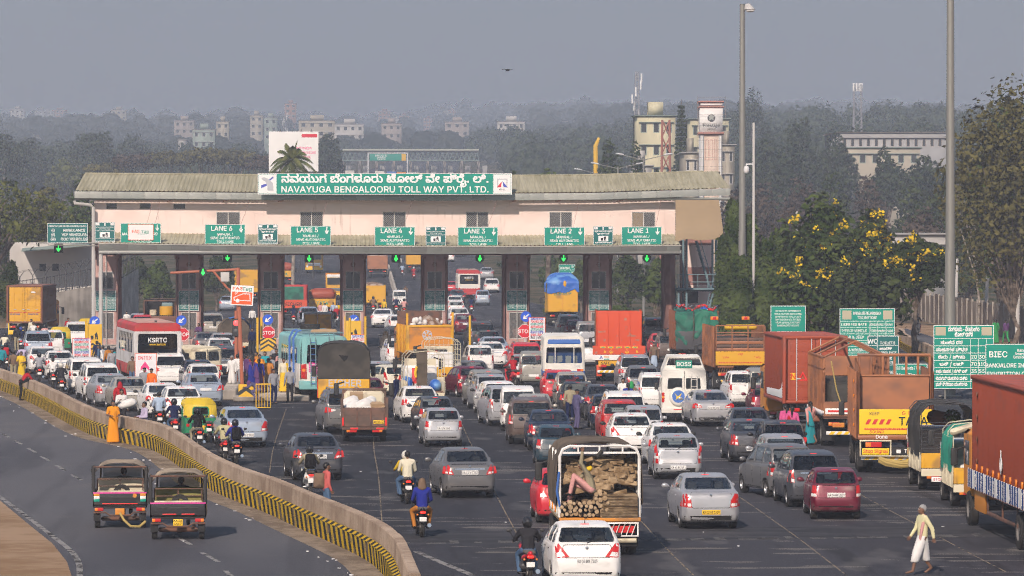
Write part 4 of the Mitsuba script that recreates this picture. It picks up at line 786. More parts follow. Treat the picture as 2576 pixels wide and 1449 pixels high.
g2.add('wave_picture',cat([sheet(Point(-.36,-.02).buffer(r).difference(Point(-.36,-.02).buffer(r-.03)).intersection(pl([(-.36,-.02),(0,.2),(0,.6),(-.2,.6)])),-.034,.008)for r in(.08,.14,.2)]),'white_print',0,'stuff')
spawn(g,'sign_post',label='leaning orange painted post carrying the FASTag sign',category='post')
spawn(g2,'tag_sign',PX(609.5,yN+.6),yN+.6,zP(743,yN+.6),0,'white and orange FASTag sign with a car picture on a leaning post','sign',ry=3)
g=Model();Yg=262.0
g.add('beam',tube([(PX(430,Yg),Yg,zP(685,Yg)),(PX(602,Yg),Yg,zP(676,Yg))],.075,8),'gantry_orange');g.add('upright',tube([(PX(600,Yg),Yg,0),(PX(600,Yg),Yg,zP(672,Yg))],.11,8),'gantry_orange');g.add('brace',tube([(PX(537,Yg),Yg,zP(680,Yg)),(PX(590,Yg),Yg,zP(745,Yg))],.07,8),'gantry_orange')
g.add('camera_box',bx(PX(556,Yg),PX(578,Yg),Yg-.2,Yg+.2,zP(707,Yg),zP(683,Yg),.03),'pipe_grey',0)
spawn(g,'gantry',label='orange steel gantry arm beside the red and white bus with a grey camera box',category='gantry')
g=Model();g.add('housing',lathe([(.001,.03),(.24,.03),(.24,-.10),(.20,-.10)],16,'y'),'black_plastic');g.add('lit_arrow',sheet(arrow(.40),-.03,.01),'signal_green',0)
spawn(g,'arrow_signal',PX(512,Yg),Yg-.2,zP(683,Yg),0,'round green lit arrow signal on the orange gantry arm','traffic signal')
g=Model();xq,yq=-5.30,222.09;mat('signal_red',(.6,.02,.02),.3);EMIT['signal_red']=(2.0,.05,.05)
zt_=zP(954-2,yq)-0
g.add('post',tube([(0,.1,0),(0,.1,4.0)],.09,8),'gantry_orange');g.b('housing','black_plastic',-.2,.2,-.1,.12,2.7,3.6,.03);g.add('red_lens',lathe([(.001,-.05),(.14,-.02),(.14,0)],14,'y',(0,-.10,3.38)),'signal_red');g.add('dark_lens',lathe([(.001,-.05),(.14,-.02),(.14,0)],14,'y',(0,-.10,2.95)),'dark_steel')
spawn(g,'traffic_light',xq,yq,0,0,'red traffic light on an orange post beside the white van','traffic signal')
g=Model();xk,yk=-3.53,199.62
for x in(-.5,.5):
 for y in(0,.9):g.add('upright',tube([(x,y,0),(x,y,1.75)],.03,6),'island_yellow')
for x in(-.3,-.1,.1,.3):g.add('bar',tube([(x,0,.1),(x,0,1.72)],.025,6),'island_yellow')
g.add('rail',[join([bx(-.53,.53,-.04,.04,z,z+.06)for z in(.08,1.68)]+[bx(x,x+.06,-.04,.95,1.68,1.74)for x in(-.53,.47)]+[bx(-.53,-.47,-.04,.04,.05,1.7),bx(-.53,.53,.88,.95,1.68,1.74)])][0],'island_yellow',0)
for x in(-.5,.5):g.add('castor',lathe([(.01,-.03),(.06,-.03),(.06,.03),(.01,.03)],8,'x',(x,0,.06)),'black_plastic')
spawn(g,'crowd_barrier',xk,yk,0,0,'yellow barred crowd barrier on castors beside the island nose','barrier',s=.66)
# ---------------------------------------------------------------- trees, far wood, far buildings
def leafmat(name,c1,c2,s=.9,tr=.25):
 def fn(p,n,uv):
  a=cell_rand(dr.floor(p.x*2.6),dr.floor(p.y*2.6),dr.floor(p.z*2.6));b=fbm(p.x*s,p.y*s,p.z*s,2)
  return mix(c1,c2,dr.clip(a*.3+smoothstep(.3,.7,b)*.75,0,1))
 scene['m_'+name]={'type':'twosided','bsdf':{'type':'diffuse','reflectance':mikit.proc(fn)}}
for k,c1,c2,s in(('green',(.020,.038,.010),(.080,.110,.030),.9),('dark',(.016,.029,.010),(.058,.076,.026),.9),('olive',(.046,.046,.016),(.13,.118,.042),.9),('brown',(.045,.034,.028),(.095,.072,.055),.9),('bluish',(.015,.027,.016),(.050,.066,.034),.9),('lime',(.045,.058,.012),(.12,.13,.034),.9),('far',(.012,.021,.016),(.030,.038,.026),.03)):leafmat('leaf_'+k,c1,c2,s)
diffuse('flower_yellow',(.72,.50,.02));diffuse('bark',grainy((.09,.07,.055),(.19,.155,.125),3));diffuse('bark_pale',grainy((.22,.19,.16),(.36,.32,.27),3));diffuse('palm_leaf',grainy((.05,.075,.02),(.14,.15,.05),2))
def leaves(P,size,rng,flat=.0,hang=0.0,asp=1.7):
 """One small leaf spray (two triangles) at every point; points may carry an outward direction, which the spray leans to."""
 n=len(P);N=P[:,3:]if P.shape[1]==6 else None;P=P[:,:3];a=rng.normal(size=(n,3));a[:,2]=a[:,2]*(1-flat)-hang*np.abs(a[:,2])*2;a/=np.linalg.norm(a,axis=1,keepdims=True)
 if N is not None:u=N+.45*rng.normal(size=(n,3));a=a-u*(a*u).sum(1,keepdims=True)/(u*u).sum(1,keepdims=True)*.8;a/=np.linalg.norm(a,axis=1,keepdims=True)+1e-9
 b=np.cross(a,rng.normal(size=(n,3))if N is None else u);b/=np.linalg.norm(b,axis=1,keepdims=True)+1e-9;s=size*rng.uniform(.6,1.35,(n,1));c=np.cross(a,b)
 V=np.stack([P-a*s*asp/2,P+b*s/2+c*s*.15,P+a*s*asp/2,P-b*s/2+c*s*.15],1).reshape(-1,3);k=np.arange(n)[:,None]*4
 return tm(V,np.vstack([k+[0,1,2],k+[0,2,3]]))
def blob(c,r,n,rng,hollow=.55,up=.15,seed=0):
 d=rng.normal(size=(n,3));d/=np.linalg.norm(d,axis=1,keepdims=True);d=d[d[:,2]>-1+up+rng.uniform(0,.5,len(d))]
 q=d*(hollow+(1-hollow)*rng.uniform(0,1,(len(d),1))**.6);w=meshkit.fbm(d*1.7+np.asarray(c)*.37,3,seed);q*=(.72+.62*w)[:,None]
 return np.hstack([np.asarray(c)+q*np.asarray(r),d])
def tree(name,x,y,H,W,label,leaf='leaf_green',base=.3,n=3000,size=.3,seed=0,blobs=9,bark='bark',flat=.2,group=None,umbrella=False,lean=(0,0),cut=.43,cat_='tree',z0=None,trunk_r=None,hang=0.):
 rng=np.random.default_rng(seed*7+3);z0=float(ground_z(x,y))if z0 is None else z0;m=Model();C=[]
 for k in range(blobs):
  a=k*2.4+rng.uniform(-.5,.5);rr=math.sqrt((k+.5)/blobs)*W*.36
  hz=base*H+(1-base)*H*(.84-rng.uniform(0,.1)if umbrella else rng.uniform(.25,.85)*(1-.35*rr/(W*.36))+.05)
  C.append((np.array([rr*math.cos(a)+lean[0],rr*math.sin(a)+lean[1],hz]),np.array([W*.21,W*.21,(1-base)*H*(.16 if umbrella else.24)])*rng.uniform(.8,1.25)))
 C.append((np.array([lean[0]*.8,lean[1],H-(1-base)*H*.22]),np.array([W*.22,W*.22,(1-base)*H*.23])))
 P=np.vstack([blob(c,r,n//len(C),rng,seed=seed)for c,r in C]);keep=meshkit.fbm(P[:,:3]*(2.2/max(W*.2,.5))+seed*5,3,seed)>cut;P=P[keep]
 tr=trunk_r or H*.022;fork=np.array([lean[0]*.35,lean[1]*.3,base*H*.9])
 m.add('trunk',join([tube([(0,0,-.3),(rng.uniform(-.1,.1)*H*.2,0,base*H*.45),tuple(fork)],[tr*1.35,tr,tr*.8],7)]+[tube([tuple(fork*.92),tuple((fork+c)/2+rng.uniform(-.05,.05,3)*W+[0,0,.04*H]),tuple(c)],[tr*.62,tr*.38,tr*.12],5)for c,r in C]),bark)
 m.add('crown',leaves(P,size,rng,flat,hang),leaf,0)
 return m,spawn(m,name,x,y,z0,0,label,cat_,group),P[:,:3]+[x,y,z0]
def WX(p,Y):return(p-857)*Y/11000.0
def top_h(p_top,x,y):return zP(p_top,y)-float(ground_z(x,y))
# rain trees behind the left roof
for i,(p,top,w)in enumerate(((268,408,105),(345,384,125),(425,378,130),(505,373,135),(585,374,130),(655,388,100))):
 x=WX(p,800);tree('rain_tree',x,800,top_h(top,x,800),w/13.75,('leftmost','second','third','fourth','fifth','rightmost')[i]+' in the row of flat topped olive trees behind the left roof','leaf_olive' if i not in(1,5)else 'leaf_brown',.38,2600,.42,20+i,10,umbrella=True,group='flat topped trees behind the left roof',cut=.45,trunk_r=.3)
# left side trees
tree('roadside_tree',WX(-20,352),352,11.8,11.5,'sparse green roadside tree with long bare branches at the left edge','leaf_lime',.50,3600,.26,31,13,lean=(1.2,-.5),cut=.48)
for i,(p,Y,top,w,lab,lf)in enumerate(((205,420,448,130,'dark green tree touching the left end of the toll roof','leaf_green'),(120,440,470,150,'bushy olive tree behind the sparse roadside tree','leaf_olive'),(30,430,455,150,'dark tree at the far left behind the bare branches','leaf_dark'),(30,322,660,60,'low dark bush beside the yellow container truck','leaf_dark'))):
 x=WX(p,Y);h=top_h(top,x,Y);tree('tree' if h>4 else 'bush',x,Y,h,w*Y/11000,lab,lf,.18,4200 if h>4 else 1500,.3,40+i,10,cat_='tree' if h>4 else 'bush')
for i,(p,Y,top,w)in enumerate(((15,900,330,130),(70,980,352,110),(235,950,335,150),(165,900,400,90),(330,1100,345,100),(820,900,335,85))):
 x=WX(p,Y);tree('hazy_tree',x,Y,top_h(top,x,Y),w*1.15*Y/11000,('tall pale trunked tree at the far left skyline','round hazy tree right of the tall pale trunked one','wide hazy tree above the left roof corner','small lime green tree below the wide hazy one','low hazy tree above the olive tree row','dark hazy tree right of the white billboard')[i],'leaf_bluish' if i!=3 else 'leaf_lime',.15,3000,.50,50+i,10,bark='bark_pale' if i==0 else 'bark',cut=.36)
# trees seen through the gates
for i,(p,Y,top,w,lab,lf)in enumerate(((345,420,640,95,'dark tree seen through the leftmost gate','leaf_dark'),(400,400,655,80,'green tree seen behind the water tanks','leaf_green'),(545,440,640,80,'dark tree seen through the gate of lane 6','leaf_dark'),(1385,470,640,70,'green tree left of the small green direction sign','leaf_green'),(1462,430,650,60,'tree seen right of the small green direction sign','leaf_green'),(1580,370,640,110,'spreading dark tree seen through the rightmost gate','leaf_dark'),(1655,340,650,80,'green tree by the foot of the end wall','leaf_green'),(1400,400,748,80,'low hedge below the small green direction sign','leaf_green'),(1560,345,770,120,'low hedge seen through the rightmost gate','leaf_green'),(1290,560,655,90,'long dark hedge beside the far road','leaf_dark'))):
 x=WX(p,Y);h=max(top_h(top,x,Y),1.2);tree('tree' if h>3 else 'hedge',x,Y,h,w*Y/11000,lab,lf,.2 if h>3 else.02,2600,.28,60+i,9,cat_='tree' if h>3 else 'hedge')
# column trees and the yellow flowering trees on the right
def column(x,y,H,W,lab,seed,leaf='leaf_green'):
 rng=np.random.default_rng(seed);m=Model();n=4200;t=rng.uniform(.04,1,n);r=W/2*np.clip(1.25-t,.12,1)**.75*(.55+.45*rng.uniform(0,1,n)**.5);a=rng.uniform(0,2*PI,n);w=meshkit.fbm(np.stack([np.cos(a)*1.6,np.sin(a)*1.6,t*7],-1)+seed,3,seed)
 r*=.6+.85*w;P=np.stack([r*np.cos(a),r*np.sin(a),t*H,np.cos(a),np.sin(a),.4+0*a],-1);P=P[w>.36]
 m.add('trunk',tube([(0,0,-.2),(0,0,H*.9)],[.12,.03],6),'bark');m.add('crown',leaves(P,.30,rng,.0,.9,2.2),leaf,0);spawn(m,'column_tree',x,y,0,0,lab,'tree',None)
for i,(p,Y,top,w,lab)in enumerate(((1848,284,508,66,'tallest column shaped tree right of the stair tower'),(1822,280,600,50,'slim column tree against the steel staircase'),(1886,279,545,70,'column tree left of the thin camera pole'),(1930,276,610,80,'column tree right of the thin camera pole'),(1975,281,600,80,'bushy column tree behind the hidden green sign'),(1865,275,650,70,'lower column tree before the tallest one'))):
 column(WX(p,Y),Y,zP(top,Y),w*Y/11000,lab,80+i)
for i,(p,Y,top,w,lab,lf)in enumerate(((2065,263,482,250,'large flowering tree with yellow blossom left of the tall steel pole','leaf_green'),(2190,259,525,205,'rounded flowering tree crowned with yellow blossom','leaf_dark'),(2310,266,590,150,'low spreading tree with yellow blossom by the white shed','leaf_dark'),(1965,283,575,170,'dense green tree behind the half hidden green sign','leaf_green'),(2130,277,560,220,'dense dark tree between the two big flowering ones','leaf_dark'))):
 x=WX(p,Y);H=zP(top,Y);m,key,P=tree('flowering_tree' if i<3 else 'tree',x,Y,H,w*Y/11000,lab,lf,(.03,.12,.48,.03,.03)[i],11000 if i<2 else 5500,.27,90+i,20,cut=.41,hang=.4)
 if i>2:continue
 rng=np.random.default_rng(i);top_=P[(P[:,2]>H*(.42,.62,.5)[i])&(P[:,1]<Y+.3)];cl=top_[rng.integers(len(top_),size=(34,46,24)[i])]
 Q=np.vstack([c+np.array([0,-.35,.25])+rng.normal(size=(12,3))*.15 for c in cl]);scene[key+'__blossom']=ply(leaves(Q,.16,rng,0,0,1.2),'flower_yellow');labels[key+'__blossom']={'kind':'stuff','label':'clusters of bright yellow blossom'}
# the scrub belt and woods on the right
for i,(p,Y,top,w,lf)in enumerate(((1850,520,470,90,'leaf_brown'),(1925,540,452,110,'leaf_brown'),(2010,530,440,110,'leaf_brown'),(2090,545,430,110,'leaf_dark'),(2190,520,440,130,'leaf_brown'),(2290,500,450,130,'leaf_dark'),(2370,470,470,120,'leaf_dark'),(2330,430,520,130,'leaf_brown'),(1890,420,540,90,'leaf_brown'),(1990,440,520,110,'leaf_brown'))):
 x=WX(p,Y);tree('scrub_tree',x,Y,top_h(top,x,Y),w*Y/11000,('purple brown scrub right behind the tall lamp mast','second purple brown scrubby tree right of the lamp mast','purple brown tree above the column trees','dark tree among the purple brown scrub','wide brown scrubby tree above the yellow blossom','dark scrubby tree left of the tall steel pole','dark tree right behind the tall steel pole','low brown tree behind the white shed','low brown scrub behind the tallest column tree','low brown scrub left of the large flowering tree')[i],lf,.08,2600,.36,110+i,11)
for i,(p,Y,top,w,lab)in enumerate(((1935,700,335,120,'dark green tree right of the tall lamp mast'),(2015,720,290,150,'tallest dark green tree right of the tall lamp mast'),(2105,690,335,120,'broad dark tree left of the flat roofed depot'),(1975,650,390,140,'lower dark tree before the tallest one'),(1890,1000,240,120,'hazy round crowned tree high behind the lamp mast'),(2230,640,370,100,'thin leaved tree before the flat roofed depot'),(2330,620,385,130,'broad tree right of the flat roofed depot'))):
 x=WX(p,Y);tree('tree',x,Y,top_h(top,x,Y),w*Y/11000,lab,'leaf_bluish',.08,5200,.42,130+i,14,cut=.36)
x=WX(2560,300);tree('big_tree',x,300,zP(180,300),9.0,'big loose crowned tree at the right edge with pale branches','leaf_olive',.12,11000,.25,150,24,bark='bark',lean=(-.3,0),cut=.40,trunk_r=.18)
x=WX(2530,322);tree('tree',x,322,zP(250,322),6.5,'green tree just behind the big loose crowned one at the right edge','leaf_green',.1,6000,.27,152,16,cut=.40)
x=WX(2470,330);tree('tree',x,330,zP(300,330),5.5,'olive tree with crooked pale branches right of the tall pole','leaf_olive',.3,3200,.25,151,14,bark='bark_pale',lean=(-.6,0),cut=.48,trunk_r=.10)
for i,(p,top,w)in enumerate(((2440,560,120),(2540,540,140))):x=WX(p,400);tree('tree',x,400,top_h(top,x,400),w*400/11000,('dark tree behind the board fence right of the tall pole','dark tree behind the board fence at the right edge')[i],'leaf_dark',.15,2600,.32,155+i,10)
# eucalyptus pair and conifer behind the roof
for i,(p,Y,top,w,lab)in enumerate(((1530,520,338,70,'feathery dark tree behind the double arm street lamps'),(1600,540,352,60,'smaller feathery tree left of the yellow building'),(1655,420,428,22,'small green treetop just above the toll roof'),(1380,430,425,90,'green treetop just above the roof right of the name board'),(1292,440,430,36,'small treetop at the right end of the name board'))):
 x=WX(p,Y);tree('tree',x,Y,top_h(top,x,Y),w*Y/11000,lab,'leaf_dark' if i<2 else 'leaf_green',.45,1800,.3,160+i,9,cut=.46)
rng=np.random.default_rng(170);Y=620;x=WX(1715,Y);H=top_h(248,x,Y);m=Model();Q=[]
for k in range(30):
 t=.12+.86*k/30
 for a in np.arange(0,2*PI,.52):
  L=(1.04-t)*2.1+.2;s=rng.uniform(.2,1,16);Q.append(np.stack([np.cos(a+k)*s*L,np.sin(a+k)*s*L,t*H-s*L*.15+rng.uniform(-.1,.1,16)],-1))
m.add('trunk',tube([(0,0,0),(0,0,H)],[.22,.04],6),'bark');m.add('crown',leaves(np.vstack(Q),.30,rng),'leaf_dark',0);spawn(m,'conifer',x,Y,float(ground_z(x,Y)),0,'tall narrow conifer before the yellow building','tree')
# coconut palm behind the roof
Y=420;x=WX(735,Y);m=Model();H=top_h(405,x,Y);fr=[]
m.add('trunk',tube([(0,0,0),(.15,0,H*.5),(0,0,H)],[.2,.15,.13],8),'bark_pale')
for k in range(26):
 a=k*2.4;el=1.4-k*.075;L=3.0;pts=[]
 for t in np.linspace(0,1,7):pts.append((math.cos(a)*L*(math.cos(el)*t),math.sin(a)*L*(math.cos(el)*t),H+L*(math.sin(el)*t-.8*t*t*(.25+math.cos(el)))))
 pts=np.array(pts);V,F=[],[]
 d=np.gradient(pts,axis=0)
 for t in np.linspace(.10,.99,26):
  c=np.array([np.interp(t,np.linspace(0,1,7),pts[:,q])for q in range(3)]);dd=np.array([np.interp(t,np.linspace(0,1,7),d[:,q])for q in range(3)]);dd/=np.linalg.norm(dd);sd=np.cross(dd,[0,0,1]);sd/=np.linalg.norm(sd)+1e-9
  for sg in(-1,1):
   l=.8*math.sin(PI*(.15+.8*t));o=len(V);V+=[c,c+dd*.13,c+sd*sg*l*.75+dd*l*.45-np.array([0,0,l*.6])];F.append([o,o+1,o+2])
 f=m.add('frond',cat([tm(V,F),tube(pts,[.035]*6+[.01],4)]),'palm_leaf',0,'stuff')
spawn(m,'coconut_palm',x,Y,float(ground_z(x,Y)),0,'coconut palm before the white billboard','palm tree')
# the far wooded hillsides, past counting
rng=np.random.default_rng(9);V=[]
def belt(n,p0,p1,y0,y1,h0,h1,sub=1):
 """Crowns of a wood: leaf sprays round a lumpy solid heart, or for the farthest the lumpy crown alone."""
 out,core=[],[]
 for i in range(n):
  Y=rng.uniform(y0,y1);p=rng.uniform(p0,p1);x=WX(p,Y)
  if abs(x-centre_x(Y))<26 and Y<1500:continue
  g=float(ground_z(x,Y));h=rng.uniform(h0,h1);w=h*rng.uniform(.5,.85)*(1.5 if sub>1 else 1);k=.96 if sub>1 else.82
  if sub==1:out.append(blob((x,Y,g+h*.55),(w*.5,w*.5,h*.45),110,rng,.8,.0,i))
  s=trimesh.creation.icosphere(subdivisions=2);d=s.vertices;f=.62+.75*meshkit.fbm(d*2.2+i,3,i);s.vertices=d*f[:,None]*np.array([w*.5,w*.5,h*.48])*k+[x,Y,g+h*.5];core.append(s)
 return(np.vstack(out)if out else None),cat(core)
near=[belt(190,1180,1640,950,1700,8,14),belt(150,-30,880,950,1600,6,11),belt(200,1830,2600,900,1600,8,15),belt(70,1640,1900,760,1300,6,10)]
single('near_wood',[leaves(np.vstack([q[0]for q in near]),.85,rng),*[q[1]for q in near]],'leaf_bluish','hazy wood on the slopes round the second toll plaza','wood',kind='stuff',smooth=True)
far=[belt(560,-80,2000,1600,3200,7,12,2),belt(620,-80,2700,3200,6200,10,20,2)]
single('far_wood',[q[1]for q in far],'leaf_far','blue hazy wood fading into the sky','wood',kind='stuff',smooth=True)
# town buildings
HM={'cream':(.46,.42,.34),'white':(.55,.53,.50),'pinkish':(.40,.35,.32),'mint':(.33,.40,.35),'yellowish':(.62,.58,.40),'greyish':(.42,.42,.42),'terracotta':(.45,.25,.18)}
for k,c in HM.items():diffuse('house_'+k,grainy(tuple(v*.85 for v in c),c,.25))
diffuse('house_dark',(.05,.055,.06))
def house(p0,p1,top,Y,col,lab,floors=3,bays=4,name='house',bottom=None,trim='house_white',depth=9,group=None):
 x0,x1=WX(p0,Y),WX(p1,Y);xc=(x0+x1)/2;g=float(ground_z(xc,Y))-1;z1=zP(top,Y);w=x1-x0;m=Model();H=z1-g;fh=min(3.3,H/floors)
 m.add('wall',bx(-w/2,w/2,0,depth,0,H),'house_'+col,0)
 m.add('roof',[bx(-w/2-.3,w/2+.3,-.3,depth+.3,H,H+.25)][0],trim,0);floors>1 and m.add('parapet',bx(-w*.18,w*.2,1.5,5,H+.25,H+2.2),'house_'+col,0)
 for f in range(min(floors,4)):
  zt=H-.9-f*fh
  m.b('sunshade',trim,-w/2+.2,w/2-.2,-.45,-.003,zt+.02,zt+.14)
  for b in range(bays):
   a=-w/2+w*(b+.26)/bays;c=-w/2+w*(b+.74)/bays
   q=m.b('window',trim,a,c,-.06,-.004,zt-1.45,zt);m.b(q+'__pane','house_dark',a+.1,c-.1,-.075,-.064,zt-1.35,zt-.1)
 return spawn(m,name,xc,Y,g,0,lab,'building',group)
house(1604,1700,292,640,'yellowish','yellow and green four storey building behind the lattice mast',4,3,'apartment_building',trim='house_mint');house(1738,1835,300,660,'yellowish','yellow building behind the white clock style tower',4,4,'apartment_building',trim='house_mint')
house(1722,1760,385,600,'cream','small cream house left of the tower foot',2,2);house(1592,1640,418,590,'white','small white house just above the toll roof',2,2);house(1812,1850,365,640,'cream','cream house right of the tower',3,2)
house(2118,2400,333,760,'greyish','long flat roofed depot on the right skyline',1,14,'depot',trim='house_pinkish',depth=25);house(2125,2320,372,700,'cream','low cream shed below the flat roofed depot',1,6,'shed',trim='house_mint')
house(2212,2392,592,420,'white','white roofed shed behind the flowering trees',1,3,'shed',depth=14)
for i,(a,b,t,Y,c,f,by,lab)in enumerate(((545,577,306,1700,'cream',4,2,'cream four storey block above the left roof'),(486,542,326,1500,'mint',2,3,'pale green house left of the white billboard'),(450,470,352,1400,'white',1,1,'small white and pink hut above the olive trees'),(752,842,303,1650,'cream',2,4,'long cream building right of the white billboard'),(842,915,312,1700,'white',2,4,'low white building right of the long cream one'),(960,1010,310,1750,'pinkish',2,3,'pinkish house above the second toll plaza'),(665,698,296,1900,'mint',3,2,'pale green block behind the billboard'),(630,662,290,2000,'cream',3,2,'cream block left of the pale green one'),(1252,1320,305,1700,'white',2,4,'white house at the middle of the hazy skyline'),(1120,1180,306,1900,'pinkish',2,3,'faint pinkish house above the second toll plaza'),(440,490,303,2000,'pinkish',2,3,'faint pinkish house on the left slope'))):
 house(a,b,t,Y,c,lab,f,by)
rng=np.random.default_rng(31)
for i in range(16):
 Y=rng.uniform(2800,4600);p=rng.uniform(0,1600);w=rng.uniform(14,38);x=WX(p,Y);top=545-(float(ground_z(x,Y))+rng.uniform(12,22)-8.8)*11000/Y
 house(p,p+w,top,Y,('cream','white','pinkish','terracotta','greyish')[rng.integers(5)],'faint house of the town on the hazy far slope',int(rng.integers(2,4)),int(rng.integers(2,5)),group='houses of the far town')
# the white tower
Y=560;x=WX(1791,Y);g=float(ground_z(x,Y));m=Model();H=zP(252,Y)-g;w=55*Y/11000;zt=zP(338,Y)-g
mat('rusty_pole',(.30,.24,.2),.6);mat('tower_white',(.78,.77,.75),.7);mat('tower_peach',(.68,.55,.45),.7);mat('tower_red',(.50,.22,.17),.7)
for sx in(-1,1):m.add('pier',bx(sx*w/2-(.45 if sx>0 else 0),sx*w/2+(0 if sx>0 else.45),0,w,0,zt),'tower_white',0)
m.b('shaft','tower_peach',-w/2+.45,w/2-.45,.15,w,0,zt);m.b('head','tower_white',-w/2-.05,w/2+.05,-.05,w,zt+.35,H-.9)
for a,b in((zt,zt+.35),(H-.9,H-.72),(H-.25,H)):m.b('cornice','tower_red',-w/2-.2,w/2+.2,-.2,w+.2,a,b)
m.b('attic','tower_white',-w/2,w/2,0,w,H-.72,H-.25)
for i in range(3):m.add('shaft_groove',sheet(sbox(-.75+i*.55,zt-3.2,-.35+i*.55,zt-.6).difference(sbox(-.70+i*.55,zt-3.15,-.40+i*.55,zt-.65)),.1,.05),'tower_red',0)
star=pl([((.52 if k%2==0 else.26)*math.sin(k*PI/5),(.52 if k%2==0 else.26)*math.cos(k*PI/5))for k in range(10)]);m.add('emblem_disc',lathe([(.001,-.1),(.5,-.1),(.5,-.04)],20,'y',(0,0,H-2.2)),'dark_steel');m.add('emblem_star',moved(sheet(star,-.13,.03),0,0,H-2.1),'gutter_pale',0)
m.add('lettering',moved(text('Prestige',.42,.02,True,2.3),0,-.05,H-3.35),'dark_steel',0,'stuff');m.add('lettering',moved(text('GROUP',.24,.02,True),0,-.05,H-3.75),'dark_steel',0,'stuff')
for zz in np.arange(.5,H+.6,1.1):m.add('scaffold_pole',tube([(-w/2-.5,-.45,zz),(w/2+.5,-.45,zz)],.018,4),'rusty_pole')
for xx in(-w/2-.4,w/2+.4):m.add('scaffold_pole',tube([(xx,-.45,0),(xx,-.45,H+.6)],.018,4),'rusty_pole')
spawn(m,'white_tower',x,Y,g,0,'slim white and peach tower with star emblem and Prestige lettering in scaffolding','tower')
# masts
def lattice(name,p,top,Y,w0,w1,m0,lab,bottom=None):
 x=WX(p,Y);g=float(ground_z(x,Y))-1;H=zP(top,Y)-g;m=Model();n=12;br=[]
 def c(t,k):w=(w0+(w1-w0)*t)/2;return(w*(-1 if k in(0,3)else 1),w*(-1 if k<2 else 1),t*H)
 for k in range(4):m.add('leg',tube([c(0,k),c(1,k)],.09,4),m0)
 for i in range(n):
  for k in range(4):br+=[tube([c(i/n,k),c((i+1)/n,(k+1)%4)],.045,3),tube([c(i/n,(k+1)%4),c((i+1)/n,k)],.045,3)]
 m.add('bracing',cat(br),m0,0,'stuff')
 return m,x,Y,g,H,lab,name
mat('mast_red',(.36,.16,.13),.6);mat('mast_grey',(.30,.30,.32),.6);mat('panel_white',(.72,.72,.72),.5)
for nm_,p,top,Y,w0,w1,m0,lab,k in(('lattice_mast',1676,300,430,1.2,.7,'mast_red','red and white lattice mast before the yellow building',0),('radio_mast',1603,178,900,2.0,.5,'mast_grey','tall radio mast with white antennas on the skyline',1),('radio_mast',2161,210,1000,2.2,1.6,'mast_grey','short radio mast with upright antennas on the right skyline',2),('radio_mast',717,285,1800,2.2,.8,'mast_grey','faint radio mast behind the billboard',1)):
 m,x,Y,g,H,lab,nm2=lattice(nm_,p,top,Y,w0,w1,m0,lab)
 if k:
  for i in range(7):a=i*1.1;z=H*(.62+.05*i)if k==1 else H-1.6;m.add('antenna',bx(math.cos(a)*1.0-.16,math.cos(a)*1.0+.16,math.sin(a)*1.0-.1,math.sin(a)*1.0+.1,z,z+1.9,.03),'panel_white',0)
 spawn(m,nm2,x,Y,g,0,lab,'mast')
# billboard
Y=540;x=WX(739,Y);w=124*Y/11000;z1=zP(330,Y);g=float(ground_z(x,Y));h=100*Y/11000;m=Model();m.b('panel','plate_white',-w/2,w/2,0,.15,z1-h,z1)
for t,z,hh,mm,xx in(('AIRTEL',z1-.5,.22,'ink',-2.3),('SENSOR',z1-.6,.20,'logo_red',2.1),('WITNESS',z1-2.2,.30,'pink_print',1.3),('IMPRESSIVE',z1-2.75,.30,'pink_print',1.5),('DRIVE',z1-3.3,.30,'pink_print',1.5)):
 if t=='SENSOR':m.b('red_strip','logo_red',1.0,2.9,-.03,-.002,z1-.72,z1-.30);continue
 if t=='AIRTEL':continue
 m.add('lettering',moved(text(t,hh,.02,True),xx,-.002,z),mm,0,'stuff')
for xx in(-2.4,-.8,.8,2.4):m.add('support',tube([(xx,.3,g-.5),(xx,.3,z1)],.1,6),'dark_steel')
for xx in(-1.6,1.0,2.2):m.add('lamp',tube([(xx,0,z1),(xx,-.5,z1+.25)],.05,5),'dark_steel')
spawn(m,'billboard',x,Y,0,0,'white billboard with pink lettering behind the coconut palm','billboard')
# the second toll plaza
Y=1290;m=Model();xa,xb=WX(862,Y),WX(1205,Y);xc=(xa+xb)/2;g=float(road_z(Y));w=xb-xa;zr_=zP(377,Y)-g;mat('plaza_green',(.16,.22,.20),.6);mat('plaza_roof',(.42,.44,.36),.6)
m.b('roof','plaza_roof',-w/2,w/2,0,14,zr_-.5,zr_+.4);m.b('lower_beam','plaza_green',-w/2,w/2,.1,.6,zr_-3.2,zr_-2.8)
for i in range(28):a=-w/2+w*i/28;b=a+w/28;m.add('truss_bar',tube([(a,.3,zr_-3),((a+b)/2,.3,zr_-.5)],.12,4),'plaza_green');m.add('truss_bar',tube([((a+b)/2,.3,zr_-.5),(b,.3,zr_-3)],.12,4),'plaza_green')
for i in range(9):a=-w/2+w*i/8;m.b('column','house_pinkish',a-.4,a+.4,4,5,0,zr_-3);m.b('booth','house_greyish',a+1.0,a+2.6,5,8,0,2.6,.05)
spawn(m,'far_toll_plaza',xc,Y,g,0,'hazy second toll plaza with long trussed roof across the far road','building')
Y=1180;m=Model();xa,xb=WX(930,Y),WX(1010,Y);w=xb-xa;z1,z0_=zP(386,Y),zP(403,Y);m.b('panel','sign_green',-w/2,w/2,0,.1,z0_,z1);m.b('panel','island_yellow',w/2+.01,w/2+1.2,0,.1,z0_,z1)
for t,zz in(('BANGALORE',.66),('MUMBAI',.38),('TUMKUR',.1)):m.add('lettering',moved(text(t,.4,.03,True),-1.2,0,z0_+(z1-z0_)*zz),'white_print',0,'stuff')
